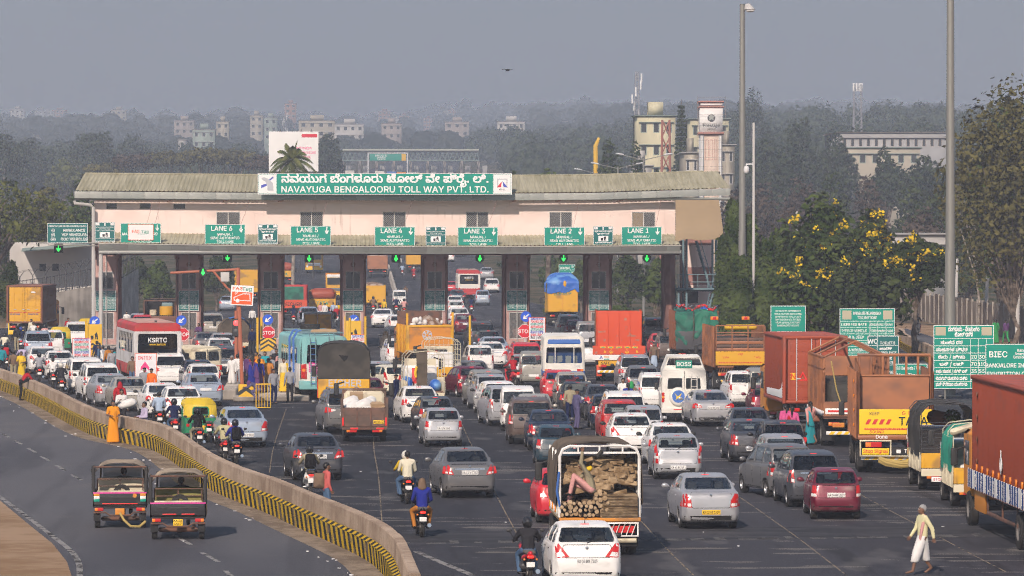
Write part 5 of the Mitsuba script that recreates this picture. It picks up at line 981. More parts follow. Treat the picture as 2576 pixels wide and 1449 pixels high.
for xx in(-w/2-.4,w/2+1.6):m.add('upright',tube([(xx,.3,float(road_z(Y))-.3),(xx,.3,z1+.3)],.18,6),'panel_white')
m.add('crossbar',tube([(-w/2-.4,.3,z1+.2),(w/2+1.6,.3,z1+.2)],.15,6),'panel_white')
spawn(m,'overhead_sign',(xa+xb)/2,Y,0,0,'green and yellow overhead sign before the second toll plaza','sign')
# lamps, masts near the plaza
def mast(p,r,Y,top,lab,head=True):
 m=Model();x=WX(p,Y);H=zP(top,Y);m.add('pole',tube([(0,0,0),(0,0,H*.35),(0,0,H*.351),(0,0,H)],[r,r*.88,r*.82,r*.6],14),'pole_steel')
 m.add('base',lathe([(.001,.06),(r*2.0,.06),(r*2,0)],12),'grey_concrete')
 if head:
  m.add('lamp',from_m(hull_of(((.45,-.3,H-.35),(.36,.36,.12)),((.35,-.2,H-.1),(.22,.22,.15)))),'pipe_grey');m.add('lamp_lens',ball((.47,-.36,H-.45),(.28,.28,.09)),'lamp_clear');m.add('arm',tube([(0,0,H-.1),(.4,-.25,H-.05)],.05,6),'pole_steel')
  m.add('crown_ring',tube([(.7*math.cos(a),.7*math.sin(a),H+.35)for a in np.linspace(0,2*PI,17)],.04,5),'pole_steel');m.add('ring_arm',tube([(-.7,0,H+.35),(.7,0,H+.35)],.04,5),'pole_steel')
 spawn(m,'lamp_mast',x,Y,0,0,lab,'lamp post')
mast(1869,.27,278,8,'tall steel lamp mast with a round lamp at its top');mast(2396,.28,212,-60,'thickest tall steel mast, behind the Kannada fee board')
m=Model();Y=276;H=zP(307,Y);m.add('pole',tube([(0,0,0),(0,0,H)],[.11,.08],10),'pipe_grey');z=zP(417,Y);m.add('bracket',join([bx(-.5,0,-.05,.05,z+.1,z+.18),bx(-.5,-.42,-.05,.05,z-.1,z+.18)]),'panel_white',0);m.add('camera_dome',from_m(hull_of(((-.46,0,z-.12),.17),((-.46,0,z-.3),.17))),'panel_white')
spawn(m,'camera_pole',WX(1898,Y),Y,0,0,'thin grey pole with a white dome camera','camera pole')
for p,top,Y,a,b,lab in((1620,396,420,60,62,'double arm street lamp nearest the lattice mast'),(1555,418,480,58,56,'middle double arm street lamp above the roof'),(1505,432,540,50,46,'leftmost double arm street lamp above the roof')):
 m=Model();x=WX(p,Y);H=zP(top,Y);g=float(road_z(Y));k=Y/11000;m.add('pole',tube([(0,0,g),(0,0,H)],[.14,.08],8),'pole_steel')
 for sg,l in((-1,a),(1,b)):q=m.add('arm',tube([(0,0,H-.2),(sg*l*k,0,H+.35)],.04,5),'pole_steel');m.add(q+'__lamp',from_m(hull_of(((sg*(l-8)*k,0,H+.33),(.1,.12,.07)),((sg*(l+8)*k,0,H+.42),(.12,.14,.08)))),'panel_white')
 spawn(m,'street_lamp',x,Y,0,0,lab,'street lamp')
m=Model();Y=600;x=WX(1501,Y);m.add('boom',join([tube([(0,0,float(ground_z(x,Y))),(-.15,0,zP(365,Y))],[.4,.32],6),tube([(-.15,0,zP(366,Y)),(.35,0,zP(345,Y))],[.32,.2],6)]),'island_yellow',0);spawn(m,'excavator_boom',x,Y,0,0,'raised orange yellow excavator boom left of the feathery tree','excavator')
# left: white house, retaining wall, spiked fence
Y=366;m=Model();xa,xb=WX(28,Y),WX(238,Y);m.add('wall',sheet(sbox(xa,0,xb,zP(608,Y)).difference(unary_union([sbox(WX(a,Y),zP(680,Y),WX(a+17,Y),zP(662,Y))for a in(102,134)])),Y,.25),'house_white',0);m.add('side',bx(xb-.25,xb,Y+.25,Y+10,0,zP(608,Y)),'house_white',0)
for a in(102,134):m.add('window',bx(WX(a,Y),WX(a+17,Y),Y+.15,Y+.2,zP(680,Y),zP(662,Y)),'house_dark',0)
cv=zP(612,Y);m.add('canopy',tm([(WX(68,Y),Y-5,cv-.55),(WX(232,Y),Y-5,cv-.1),(WX(232,Y),Y,cv+.1),(WX(60,Y),Y,cv-.35),(WX(68,Y),Y-5,cv-.62),(WX(232,Y),Y-5,cv-.17),(WX(232,Y),Y,cv+.03),(WX(60,Y),Y,cv-.42)],[[0,1,2],[0,2,3],[4,6,5],[4,7,6],[0,4,5],[0,5,1],[1,5,6],[1,6,2],[3,2,6],[3,6,7],[0,3,7],[0,7,4]]),'house_mint',0)
spawn(m,'white_house',label='white walled building with a pale green canopy behind the spiked fence',category='building')
wp=[(WX(20,345),345),(WX(150,346),346),(WX(236,348),348),(WX(300,354),354),(WX(350,368),368)];wz=[2.2,2.8,3.3,3.7,4.5];m=Model()
for i in range(4):
 a,b=wp[i],wp[i+1];V=[(*a,0),(*b,0),(*b,wz[i+1]),(*a,wz[i])];V+=[(x,y+.4,z)for x,y,z in V]
 m.add('wall_panel',tm(V,[[0,1,2],[0,2,3],[4,6,5],[4,7,6],[3,2,6],[3,6,7],[0,3,7],[0,7,4],[1,5,6],[1,6,2]]),'grey_concrete',0)
spawn(m,'retaining_wall',label='grey concrete retaining wall behind the yellow container truck',category='wall')
m=Model();bars=[]
for i in range(4):
 for t in np.arange(0,1,.2 if i else.25):
  x,y=np.array(wp[i])*(1-t)+np.array(wp[i+1])*t;z=wz[i]*(1-t)+wz[i+1]*t
  m.add('post',join([tube([(x,y+.2,z-.1),(x,y+.2,z+1.75)],.045,5),tube([(x,y+.2,z+1.7),(x-.35,y+.2,z+2.2)],.03,4),tube([(x,y+.2,z+1.7),(x+.35,y+.2,z+2.2)],.03,4)]),'dark_steel')
 for t in np.linspace(0,1,14):x,y=np.array(wp[i])*(1-t)+np.array(wp[i+1])*t;z=wz[i]*(1-t)+wz[i+1]*t;bars.append(tube([(x,y+.2,z),(x,y+.2,z+1.45)],.022,3))
 for dz in(.15,1.4):m.add('rail',tube([(wp[i][0],wp[i][1]+.2,wz[i]+dz),(wp[i+1][0],wp[i+1][1]+.2,wz[i+1]+dz)],.03,4),'dark_steel')
 for dx in(-.3,.3):m.add('wire',tube([(wp[i][0]+dx,wp[i][1]+.2,wz[i]+2.15),(wp[i+1][0]+dx,wp[i+1][1]+.2,wz[i+1]+2.15)],.012,3),'dark_steel')
m.add('bars',cat(bars),'dark_steel',0,'stuff');spawn(m,'spiked_fence',label='dark steel fence with forked barbed wire arms on the retaining wall',category='fence')
# right: board fence, guard rail, concrete poles
F0,F1=np.array([WX(2225,396),396]),np.array([WX(2640,296),296]);m=Model();n=34;rng=np.random.default_rng(3)
for i in range(n):
 a=F0+(F1-F0)*(i+.03)/n;b=F0+(F1-F0)*(i+.97)/n;h=2.3+rng.uniform(-.15,.15);V=[(*a,0),(*b,0),(*b,h+rng.uniform(-.05,.05)),(*a,h)];V+=[(x+.06,y+.06,z)for x,y,z in V]
 m.add('panel',tm(V,[[0,1,2],[0,2,3],[4,6,5],[4,7,6],[3,2,6],[3,6,7],[0,3,7],[0,7,4],[1,5,6],[1,6,2]]),('fence_a','fence_b','fence_c')[rng.integers(3)],0);m.b('post','grey_concrete',a[0]-.08,a[0]+.08,a[1]-.16,a[1]-.0,0,2.45)
for k,c in(('a',(.26,.21,.17)),('b',(.22,.18,.15)),('c',(.31,.26,.21))):diffuse('fence_'+k,grainy(tuple(v*.75 for v in c),c,.9))
spawn(m,'panel_fence',label='brown grey panel fence along the far side of the right road',category='fence')
m=Model();G0,G1=np.array([49.64,393.42]),np.array([49.22,352.87])
for t in np.linspace(0,1,12):p=G0+(G1-G0)*t;m.b('post','pole_steel',p[0]-.06,p[0]+.06,p[1],p[1]+.12,0,.8)
m.add('beam',join([tube([(*G0-[0,.06],z),(*G1-[0,.06],z)],.085,6)for z in(.62,.74)]),'pole_steel',0);spawn(m,'guard_rail',label='steel guard rail on the sandy verge beyond the right road',category='guard rail')
for p,Y,top,lab in((2487,335,655,'leaning concrete pole right of the tall mast'),(2566,300,598,'concrete pole at the right edge'),(2410,380,650,'short concrete pole just right of the tall mast'),(1958,400,640,'concrete pole among the column trees'),(2003,400,530,'pale pole above the flowering tree')):
 m=Model();x=WX(p,Y);m.add('pole',tube([(0,0,0),(.15,0,zP(top,Y))],[.16,.11],6),'pipe_grey')
 for dz in(.4,.9):m.add('cross_arm',tube([(-.8,0,zP(top,Y)-dz),(.8,0,zP(top,Y)-dz)],.03,4),'dark_steel')
 spawn(m,'utility_pole',x,Y,0,0,lab,'pole')
# fee boards and signs on the right
def postboard(p0,p1,y0,y1,Y,build,lab,col='sign_green',name='fee_rate_board'):
 w,h=WX(p1,Y)-WX(p0,Y),(y1-y0)*Y/11000;z=zP((y0+y1)/2,Y);b=board(w,h,col,(-w*.3,w*.3),z-h/2);build(b,w,h);spawn(b,name,(WX(p0,Y)+WX(p1,Y))/2,Y,z,0,lab,'sign')
def rows(b,w,h,ys):
 for k,z in enumerate(ys):b.b('rule','white_print',-w/2+.04,w/2-.04,-.026,-.02,z-.012,z+.012)
def tx(b,t,hh,x,z,wd=None,m='white_print'):b.add('lettering',moved(indic(t,hh,wd)if t in INDIC else text(t,hh,.005,True,wd),x,-.02,z),m,0,'stuff')
mat('map_print',(.45,.42,.30),.6)
def fee_e(b,w,h):
 u=w/3.4;T_=h/2
 for sx in(-1,1):b.b('picture','map_print',sx*w*.37-.26,sx*w*.37+.26,-.028,-.02,T_-.62,T_-.12)
 tx(b,'BANGALORE NELAMANGALA',.17,0,T_-.36,1.75*u);tx(b,'TOLLWAY ROAD',.17,0,T_-.60,1.2*u);rows(b,w,h,[T_-.72-.36*k for k in range(7)])
 for i,t in enumerate(('USER FEE RATE','TYPE OF VEHICLE','CAR & JEEP','BUS & TRUCKS','LCV & MINIBUS','MOVING EQUIPMENTS &')):tx(b,t,.15,-w*.24,T_-.98-.36*i,w*.46)
 for x,col in((.12,('SINGLE','TRIP','20','70','35','140')),(.26,('DAILY','PASS','30','110','55','210')),(.41,('MONTHLY','PASS','625','2185','1095','4370'))):
  b.b('rule','white_print',w*x-w*.075,w*x-w*.075+.024,-.026,-.02,-T_+.05,T_-.72)
  for i,t in enumerate(col):tx(b,t,.13 if i<2 else.17,w*x,T_-.98-.36*i,w*.12)
postboard(2116,2256,778,910,246,fee_e,'green English fee rate board between the red container truck and the dark sign')
def fee_k(b,w,h):
 T_=h/2
 for sx in(-1,1):b.b('picture','map_print',sx*w*.38-.25,sx*w*.38+.25,-.028,-.02,T_-.50,T_-.10)
 tx(b,'blr',.17,0,T_-.30,w*.52);tx(b,'road',.16,0,T_-.55,w*.3);rows(b,w,h,[T_-.66-.345*k for k in range(7)])
 for i,t in enumerate(('rate','kind','car','bus','lcv','work','mach')):tx(b,t,.13,-w*.20,T_-.92-.345*i+(.06 if i==6 else 0),w*.52)
 for x,col in((.17,(None,None,'20','70','35','140')),(.30,(None,None,'30','110','55','210'))):
  b.b('rule','white_print',w*x-w*.065,w*x-w*.065+.024,-.026,-.02,-T_+.05,T_-.66)
  for i,t in enumerate(col):
   if t:tx(b,t,.17,w*x,T_-.93-.345*i,w*.12)
 b.b('rule','white_print',w*.37,w*.37+.024,-.026,-.02,-T_+.05,T_-.66)
postboard(2354,2508,820,982,209,fee_k,'green Kannada fee rate board at the foot of the tall steel mast')
def facil(b,w,h):
 T_=h/2;rows(b,w,h,[T_-.52*k for k in(1,2,3)]);b.b('rule','white_print',-w*.2,-w*.2+.024,-.026,-.02,-T_+.05,T_-.05)
 for i,(t,kk_)in enumerate((('TOILETS',None),('AMBULANCE','amb'),('ROUTE PATROL','pat'),('CRANE',None))):
  tx(b,t,.14,w*.14,T_-.46-.52*i,w*.56)
  if kk_:tx(b,kk_,.12,w*.08,T_-.24-.52*i,w*.4)
 tx(b,'WC',.24,-w*.34,T_-.42)
 for i in(1,2):b.add('car_picture',moved(sheet(pl([(-.2,-.1),(-.2,0),(-.1,.1),(.1,.1),(.2,0),(.2,-.1)]),-.026,.006),-w*.34,0,T_-.28-.52*i),'white_print',0)
postboard(2187,2266,847,955,232,facil,'dark green services board listing TOILETS, AMBULANCE and ROUTE PATROL','sign_dark','services_board')
def secs(b,w,h):
 for i,t in enumerate(('10 Seconds / Vehicle','Max. Time  18','Vehicles In')):tx(b,t,.17,0 if i<2 else-.25,h/2-.30-.36*i,w*.92)
postboard(2258,2339,918,961,224,secs,'green board reading 10 Seconds / Vehicle between the fee boards','sign_green','waiting_time_board')
def biec(b,w,h):
 T_=h/2;tx(b,'BIEC',.27,-w*.34,T_-.62);
 for i,t in enumerate(('Bangalore','International','Exhibition Centre')):tx(b,t,.12,.0,T_-.36-.16*i,w*.3)
 tx(b,'BANGALORE INTERNATIONAL',.19,-.1,T_-1.10,w*.94);tx(b,'EXHIBITION CENTRE',.19,-.5,T_-1.5,w*.7)
postboard(2486,2690,868,960,203,biec,'green exhibition centre board beginning BANGALORE INT at the right edge','sign_green','direction_board')
def emer(b,w,h):
 for i,t in enumerate(('IN CASE OF EMERGENCY','NAVAYUGA BENGALOORU','CORPORATE TOLL PLAZA','OPP INDIAN OIL PETROL','NEAR JINDAL FACTORY','BANGALORE 560 073')):tx(b,t,.09,.0,h/2-.35-.17*i,w*.8)
 tx(b,'EMERGENCY HELP',.13,.1,-h/2+.35,w*.7)
postboard(1941,2030,771,856,254,emer,'green emergency notice board half hidden by hanging branches','sign_green','notice_board')
def dirs(b,w,h):
 rows(b,w,h,[h/2-h/4*k for k in(1,2,3)])
 for i,(t,k)in enumerate((('MUMBAI','984'),('HUMNABAD','445'),('MANGALORE','337'),('DASARAHALLI',''))):tx(b,t,.2,-.2,h/2-h/4*(i+.8),w*.6);k and tx(b,k,.2,w*.35,h/2-h/4*(i+.6),w*.2)
postboard(1406,1447,664,720,450,dirs,'small green distance board seen through the gate of lane 2','sign_green','distance_board')
def dir2(b,w,h):
 for i,t in enumerate(('IN CASE','PLEASE','9056')):tx(b,t,.2,0,h/2-h/3*(i+.8),w*.8)
postboard(1393,1420,691,714,455,dir2,'smaller green board behind the distance board','sign_green','distance_board')
m=Model();s=ball((0,0,0),(.10,.32,.09));m.add('body',s,'stripe_black')
for sg in(-1,1):m.add('wing',tm([(0,.12,0),(0,-.14,0),(sg*.28,.10,.07),(sg*.26,-.16,.07),(sg*.56,-.02,.0),(sg*.50,-.14,-.01),(0,0,.03),(sg*.27,-.02,.09)],[[0,2,7],[0,7,6],[6,7,3],[6,3,1],[2,4,7],[7,4,5],[7,5,3],[0,7,2],[0,6,7],[6,3,7],[6,1,3],[2,7,4],[7,5,4],[7,3,5]]),'leaf_brown',0)
m.add('tail',tm([(0,-.28,0),(.10,-.5,0),(-.10,-.5,0),(0,-.4,.02)],[[0,1,3],[0,3,2],[1,2,3],[0,2,1]]),'stripe_black',0)
spawn(m,'kite_bird',WX(1277,330),330,zP(175,330),25,'dark kite gliding in the grey sky','bird')
# ---------------------------------------------------------------- lorries, buses, three wheelers
def tex_paint(name,c,c2,sc=1.2,lo=.55,hi=.75,rough=.5):
 def fn(p,n,uv):return mix(c,c2,smoothstep(lo,hi,fbm(p.x*sc,p.y*sc,p.z*sc,4)))
 mat(name,mikit.proc(fn),rough,spec=.4)
tex_paint('lorry_yellow',(.68,.36,.02),(.40,.22,.05));tex_paint('lorry_orange',(.62,.24,.03),(.34,.16,.05));tex_paint('lorry_red',(.62,.07,.02),(.42,.16,.10),4.5,.64,.74);tex_paint('lorry_brown',(.36,.145,.065),(.22,.10,.06),1.0,.4,.7)
tex_paint('container_brick',(.34,.065,.03),(.26,.07,.045),.8);tex_paint('container_brown',(.20,.075,.04),(.15,.07,.05),.8);tex_paint('wood_brown',(.17,.095,.07),(.11,.075,.06),2.2,.35,.7,.8);tex_paint('tarp_black',(.030,.028,.024),(.060,.052,.042),1.4,.4,.7,.7)
tex_paint('tarp_blue',(.03,.13,.50),(.16,.36,.68),1.1,.45,.62,.45);tex_paint('tarp_green',(.02,.17,.11),(.015,.09,.07),1.5,.4,.65,.7);tex_paint('tarp_brown',(.11,.085,.06),(.06,.048,.036),1.8,.35,.7,.8);tex_paint('net_green',(.02,.28,.18),(.02,.18,.13),2.5,.4,.7,.8)
tex_paint('bus_teal',(.20,.46,.46),(.24,.40,.38),1.0,.5,.75,.45);tex_paint('bus_white',(.72,.70,.64),(.58,.55,.48),1.0,.5,.8,.45);tex_paint('bus_silver',(.58,.57,.56),(.46,.44,.42),1.2,.45,.75,.4);tex_paint('bus_red',(.48,.035,.035),(.36,.06,.05),1.2,.45,.75,.45);tex_paint('bus_roof',(.42,.22,.18),(.34,.25,.21),.9,.35,.6,.7)
tex_paint('old_cream',(.66,.60,.44),(.44,.38,.28),3.0,.5,.7,.6);tex_paint('rusty',(.16,.08,.055),(.09,.06,.05),3,.4,.7,.8)
mat('bus_glass',(.03,.035,.04),.08,spec=.9);mat('bus_blue',(.06,.16,.48),.4);mat('pink_stripe',(.66,.06,.32),.45);mat('reflector_red',(.75,.03,.03),.3);mat('rubber',(.015,.015,.016),.8);mat('sack_white',(.70,.69,.66),.8);mat('cardboard',(.38,.26,.15),.85);mat('rope_straw',(.42,.31,.10),.9)
diffuse('rubble',grainy((.22,.12,.07),(.46,.38,.32),4));diffuse('log_bark',grainy((.15,.10,.065),(.28,.20,.13),6));diffuse('log_end',grainy((.34,.24,.14),(.48,.36,.23),9));diffuse('plank_wood',grainy((.22,.15,.085),(.42,.31,.19),5))
def lorry(L,W,axles,r=.47,dual=True,z=.95,rim='steel_rim',bumper=True,stripes=False,lamps=True,cab='lorry_orange',cab_h=2.7):
 m=Model()
 for sg in(-1,1):
  m.b('chassis_rail','dark_steel',sg*.42-.05,sg*.42+.05,.1,L-.4,z-.28,z-.05)
  for i,ay in enumerate(axles):
   w=.52 if dual and i<len(axles)-1 else.26;x=sg*(W/2-w/2-.03)
   if w>.4:wheel(m,x+sg*.13,ay,r,.24,rim,sg,20);wheel(m,x-sg*.14,ay,r,.24,rim,sg,20)
   else:wheel(m,x,ay,r,.26,rim,sg,20)
  m.add('mudflap',bx(sg*(W/2-.28)-.27,sg*(W/2-.28)+.27,axles[0]-r-.14,axles[0]-r-.11,.22,z-.05),'rubber',0)
  if lamps:
   q=m.add('tail_light',bx(sg*(W/2-.38)-.2,sg*(W/2-.38)+.2,-.03,.05,z-.32,z-.18,.01),'lamp_red',0);m.add(q+'__amber_lens',bx(sg*(W/2-.24)-.06,sg*(W/2-.24)+.06,-.045,.0,z-.31,z-.19),'lamp_amber',0)
 for ay in axles:m.add('axle',tube([(-W/2+.3,ay,r),(W/2-.3,ay,r)],.09,6),'dark_steel')
 if bumper:
  q=m.add('rear_bumper',bx(-W/2+.1,W/2-.1,.1,.2,.48,.62,.02),'plate_white' if stripes else 'dark_steel',0)
  if stripes:
   for k in range(7):x=-W/2+.2+k*(W-.5)/7;m.add(q+'__stripe',sheet(pl([(x,.49),(x+.16,.49),(x+.26,.61),(x+.10,.61)]),.09,.008),'plate_yellow',0)
 m.add('cab',bx(-W/2+.08,W/2-.08,L-1.75,L,.75,cab_h,.12),cab,40);m.b('cab_window','bus_glass',-W/2+.06,W/2-.06,L-1.2,L-.35,cab_h-1.0,cab_h-.3,.02)
 for sg in(-1,1):m.add('wing_mirror',join([bx(sg*(W/2+.22)-.1,sg*(W/2+.22)+.1,L-.3,L-.2,1.65,2.15,.03),tube([(sg*(W/2-.1),L-.25,2.2),(sg*(W/2+.22),L-.25,2.1)],.03,4)]),'black_plastic',0)
 m.z=z;return m
def wordle(m,t,h,x,z,y,mt,wd=None):m.add('lettering',moved(text(t,h,.006,True,wd),x,y,z),mt,0,'stuff')
def side_panel(m,x,y0,y1,z0,z1,mt,ribs,rib_mt,sg,name='side_panel',t=.06):
 q=m.add(name,bx(min(x,x-sg*t),max(x,x-sg*t),y0,y1,z0,z1),mt,0)
 for k in range(ribs):y=y0+(y1-y0)*(k+.5)/ribs;m.add(q+'__rib',bx(min(x,x+sg*.05),max(x,x+sg*.05),y-.04,y+.04,z0+.01,z1-.01),rib_mt,0)
 return q
def canopy(W,L,z0,z1,crown=.18,y0=0,seed=0,nx=12,ny=10,closed=True):
 """A tarpaulin over hoops: sides, crown and, when closed, the rear flap; uneven like cloth."""
 prof=[(-W/2,z0),(-W/2-.02,(z0+z1)/2),(-W/2+.02,z1-.25),(-W/2+.18,z1-.04)]+[(x,z1+crown*(1-(2*x/W)**2))for x in np.linspace(-W/2+.35,W/2-.35,6)]+[(W/2-.18,z1-.04),(W/2-.02,z1-.25),(W/2+.02,(z0+z1)/2),(W/2,z0)]
 V,F,n=[],[],len(prof)
 for j in range(ny+1):
  y=y0+L*j/ny
  for x,z in prof:d=(meshkit.fbm(np.array([[x*2.2,y*2.2,z*2.2]]),3,seed)[0]-.5)*.13;V.append((x+d*(abs(x)>W/2-.1),y+(d*.5 if j else 0),z+d-.04*math.sin(y*4.5)**2))
 for j in range(ny):
  for i in range(n-1):a=j*n+i;F+=[[a,a+n,a+n+1],[a,a+n+1,a+1]]
 out=[tm(V,F)]
 if closed:
  c=len(V);p=np.array(V[:n]);g=[p];
  for s in(.66,.33):g.append(np.column_stack([p[:,0]*s,p[:,1]-.05+.1*meshkit.noise(p*3*s,seed),z0+(p[:,2]-z0)*(.5+s/2)*1.0-(1-s)*0]))
  q=np.vstack(g+[[[0,y0,(z0+z1)/2]]]);f=[]
  for k in range(2):
   for i in range(n-1):a=k*n+i;f+=[[a,a+1,a+n+1],[a,a+n+1,a+n]]
  out=[out[0],from_m(ext_front(pl(prof).buffer(-.01),y0-.01,y0+.02))]
 return cat(out)
BUILT={}
# dark tarpaulin lorry
m=lorry(7.2,2.2,(1.6,5.9),stripes=False,cab='lorry_yellow');m.b('tailgate','lorry_yellow',-1.1,1.1,-.05,.03,.98,1.88,.02);wordle(m,'EICHER',.28,.05,1.50,-.05,'logo_grey',1.5)
for sg in(-1,1):side_panel(m,sg*1.1,0,5.1,.98,1.88,'lorry_orange',7,'lorry_red',sg)
m.b('floor','wood_brown',-1.08,1.08,.03,5.1,.95,1.02);tp=canopy(2.24,5.2,1.80,3.22,.14,-.06,3)
m.add('tarpaulin',tp,'tarp_black',30);m.add('tarpaulin_tear',moved(sheet(pl([(-.22,.12),(.20,.08),(.12,-.08),(.02,-.16),(-.08,-.06)]),-.09,.015),0,0,2.72),'gap',0);m.b('reflector_strip','reflector_red',-1.0,-.55,-.06,-.05,1.02,1.06)
m.add('underrun_frame',join([bx(-1.0,1.0,.0,.08,.82,.9),bx(-1.0,-.92,.0,.08,.55,.9),bx(.92,1.0,.0,.08,.55,.9),bx(-1.0,1.0,.0,.08,.55,.61)]),'lorry_orange',0);q=m.b('stop_board','lorry_orange',-.95,-.5,-.02,.0,.56,.78);m.add(q+'__plate_lettering',moved(text('STOP',.10,.005),-.72,-.02,.62),'red_print',0)
BUILT['dark_tarp']=m
# brown mini lorry with sacks
m=lorry(4.6,1.75,(1.05,3.8),.34,False,.72,cab='old_cream',cab_h=1.9,bumper=False);w=.875
q=m.b('tailgate','wood_brown',-w,w,-.04,.02,.62,1.36,.01)
for k in range(3):
 for zz in(0,1):m.b(q+'__gate_panel','wood_brown',-w+.10+k*.53,-w+.54+k*.53,-.065,-.04,.80+zz*.27,1.02+zz*.27,.008)
for k in range(4):m.b(q+'__gate_stile','rusty',-w+.03+k*.53,-w+.09+k*.53,-.075,-.04,.66,1.34)
for sg in(-1,1):side_panel(m,sg*w,0,3.1,.62,1.42,'wood_brown',6,'rusty',sg);m.b('corner_post','wood_brown',sg*w-.05,sg*w+.05,-.06,.06,.6,1.75);m.add('reflector_strip',bx(sg*(w-.04)-.035,sg*(w-.04)+.035,-.085,-.075,.66,.98),'reflector_red',0)
m.b('headboard','wood_brown',-w,w,3.0,3.08,.62,1.95);m.b('top_rail','wood_brown',-.45,w,2.95,3.0,1.9,2.0)
m.b('floor','wood_brown',-w,w,.02,3.1,.60,.66);q=m.b('number_plate','plate_yellow',.35,.84,-.075,-.065,.74,.88);m.add(q+'__plate_lettering',moved(text('MH 39C 3176',.085,.004,True,.45),.595,-.075,.77),'ink',0)
m.b('rear_beam','rusty',-w,w,-.08,.04,.50,.60,.01)
for a,b in((-.55,-.25),(.45,.75)):m.b('reflector_strip','reflector_red',a,b,-.09,-.08,.52,.58)
BUILT['mini']=m
# orange dumper
m=lorry(6.8,2.5,(1.3,2.65,5.6),.5,True,1.1,cab='lorry_orange');zt=2.95
q=m.b('tailgate','lorry_orange',-1.25,1.25,-.08,.0,1.45,2.85,.02)
m.add(q+'__gate_frame',join([bx(-1.25,1.25,-.14,-.08,2.74,2.86),bx(-1.25,1.25,-.14,-.08,1.44,1.54),bx(-1.25,-1.14,-.14,-.08,1.44,2.86),bx(1.14,1.25,-.14,-.08,1.44,2.86)]),'lorry_yellow',0)
ring=Point(0,0).buffer(.27).difference(Point(0,0).buffer(.23));m.add(q+'__round_emblem',moved(sheet(unary_union([ring]+[affinity.rotate(pl([(.07,0),(.24,.02),(.2,.13),(.06,.07)]),k*60,origin=(0,0))for k in range(6)]),-.09,.012),-.15,0,2.3),'logo_grey',0,'stuff')
for sg in(-1,1):side_panel(m,sg*1.27,0,4.6,1.3,2.85,'lorry_orange',7,'lorry_yellow',sg);m.b('corner_pole','lorry_yellow',sg*1.25-.06,sg*1.25+.06,-.1,.02,1.4,3.55 if sg>0 else 3.5)
m.b('headboard','rusty',-1.25,1.25,4.5,4.6,1.3,3.55);m.b('floor','rusty',-1.25,1.25,0,4.6,1.25,1.4)
rng=np.random.default_rng(2);gx,gy=np.meshgrid(np.linspace(-1.2,1.2,22),np.linspace(.05,4.4,30),indexing='ij');gz=2.55+.75*np.exp(-((gx-.2)/.7)**2-((gy-2.2)/1.6)**2)+.35*(meshkit.fbm(np.stack([gx*3,gy*3,gx*0],-1),3)-.5);idx=np.arange(22*30).reshape(22,30);qd=np.stack([idx[:-1,:-1],idx[1:,:-1],idx[1:,1:],idx[:-1,1:]],-1).reshape(-1,4)
m.add('rubble_load',tm(np.stack([gx,gy,gz],-1).reshape(-1,3),np.vstack([qd[:,:3],qd[:,[0,2,3]]])),'rubble',0,'stuff')
m.add('rubble_lump',cat([ball((rng.uniform(-.8,.9),rng.uniform(.6,3),rng.uniform(2.85,3.2)),rng.uniform(.08,.2,3),1)for _ in range(16)]),'sack_white',0,'stuff')
BUILT['dumper']=m
# small cage pickups
def pickup(cage,tail,canopy_mt=None,cabm='paint_white',L=4.5,W=1.7,roof=2.35,boards=True):
 m=lorry(L,W,(1.0,3.7),.33,False,.72,cab=cabm,cab_h=1.9,bumper=False);w=W/2;q=m.b('tailgate',tail,-w,w,-.03,.02,.74,1.22,.01)
 for k in range(4):m.add(q+'__gate_rib',bx(-w+.06+k*(W-.2)/3,-w+.12+k*(W-.2)/3,-.05,-.03,.76,1.2),tail,0)
 m.b('rear_beam','old_cream',-w,w,-.05,.05,.48,.72,.01);m.b('floor','rusty',-w,w,.02,L-1.6,.70,.76)
 for sg in(-1,1):
  q=m.b('side_gate','old_cream',sg*w-.02,sg*w+.02,.02,L-1.65,.74,1.2)
  for k in range(8):y=.12+k*(L-1.9)/7;m.add(q+'__slat',bx(min(sg*w,sg*(w+.05)),max(sg*w,sg*(w+.05)),y-.05,y+.05,.62,1.25),'old_cream',0)
  for y in(.02,(L-1.6)/2,L-1.65):m.add('hoop_post',tube([(sg*w,y,1.2),(sg*w,y,roof-.2),(sg*(w-.18),y,roof)],.017,5),cage)
 for y in(.02,(L-1.6)/2,L-1.65):m.add('hoop',tube([(-(w-.18),y,roof),(0,y,roof+.08),(w-.18,y,roof)],.017,5),cage)
 for z in(1.5,1.8,2.1):
  for sg in(-1,1):m.add('cage_rail',tube([(sg*w,.02,z),(sg*w,L-1.65,z)],.012,4),cage)
 if boards:
  for z in np.linspace(1.35,roof-.25,5):m.add('cage_bar',tube([(-w,.0,z),(w,.0,z)],.010,4),cage)
  for x in np.linspace(-w+.15,w-.15,7):m.add('cage_bar',tube([(x,.0,1.2),(x,.0,roof)],.009,4),cage)
 return m
m=pickup('old_cream','lorry_yellow',roof=2.6);m.b('cab_back','old_cream',-.75,.75,2.9,3.0,.8,2.2,.05);m.b('rear_glass','bus_glass',-.45,.45,2.88,2.90,1.6,2.05);m.b('name_strip','red_print',-.62,-.05,2.86,2.88,1.65,1.95);BUILT['cage']=m
m=pickup('old_cream','old_cream',roof=2.55,boards=False);m.parts=[p for p in m.parts if not p[0].startswith('tailgate')]
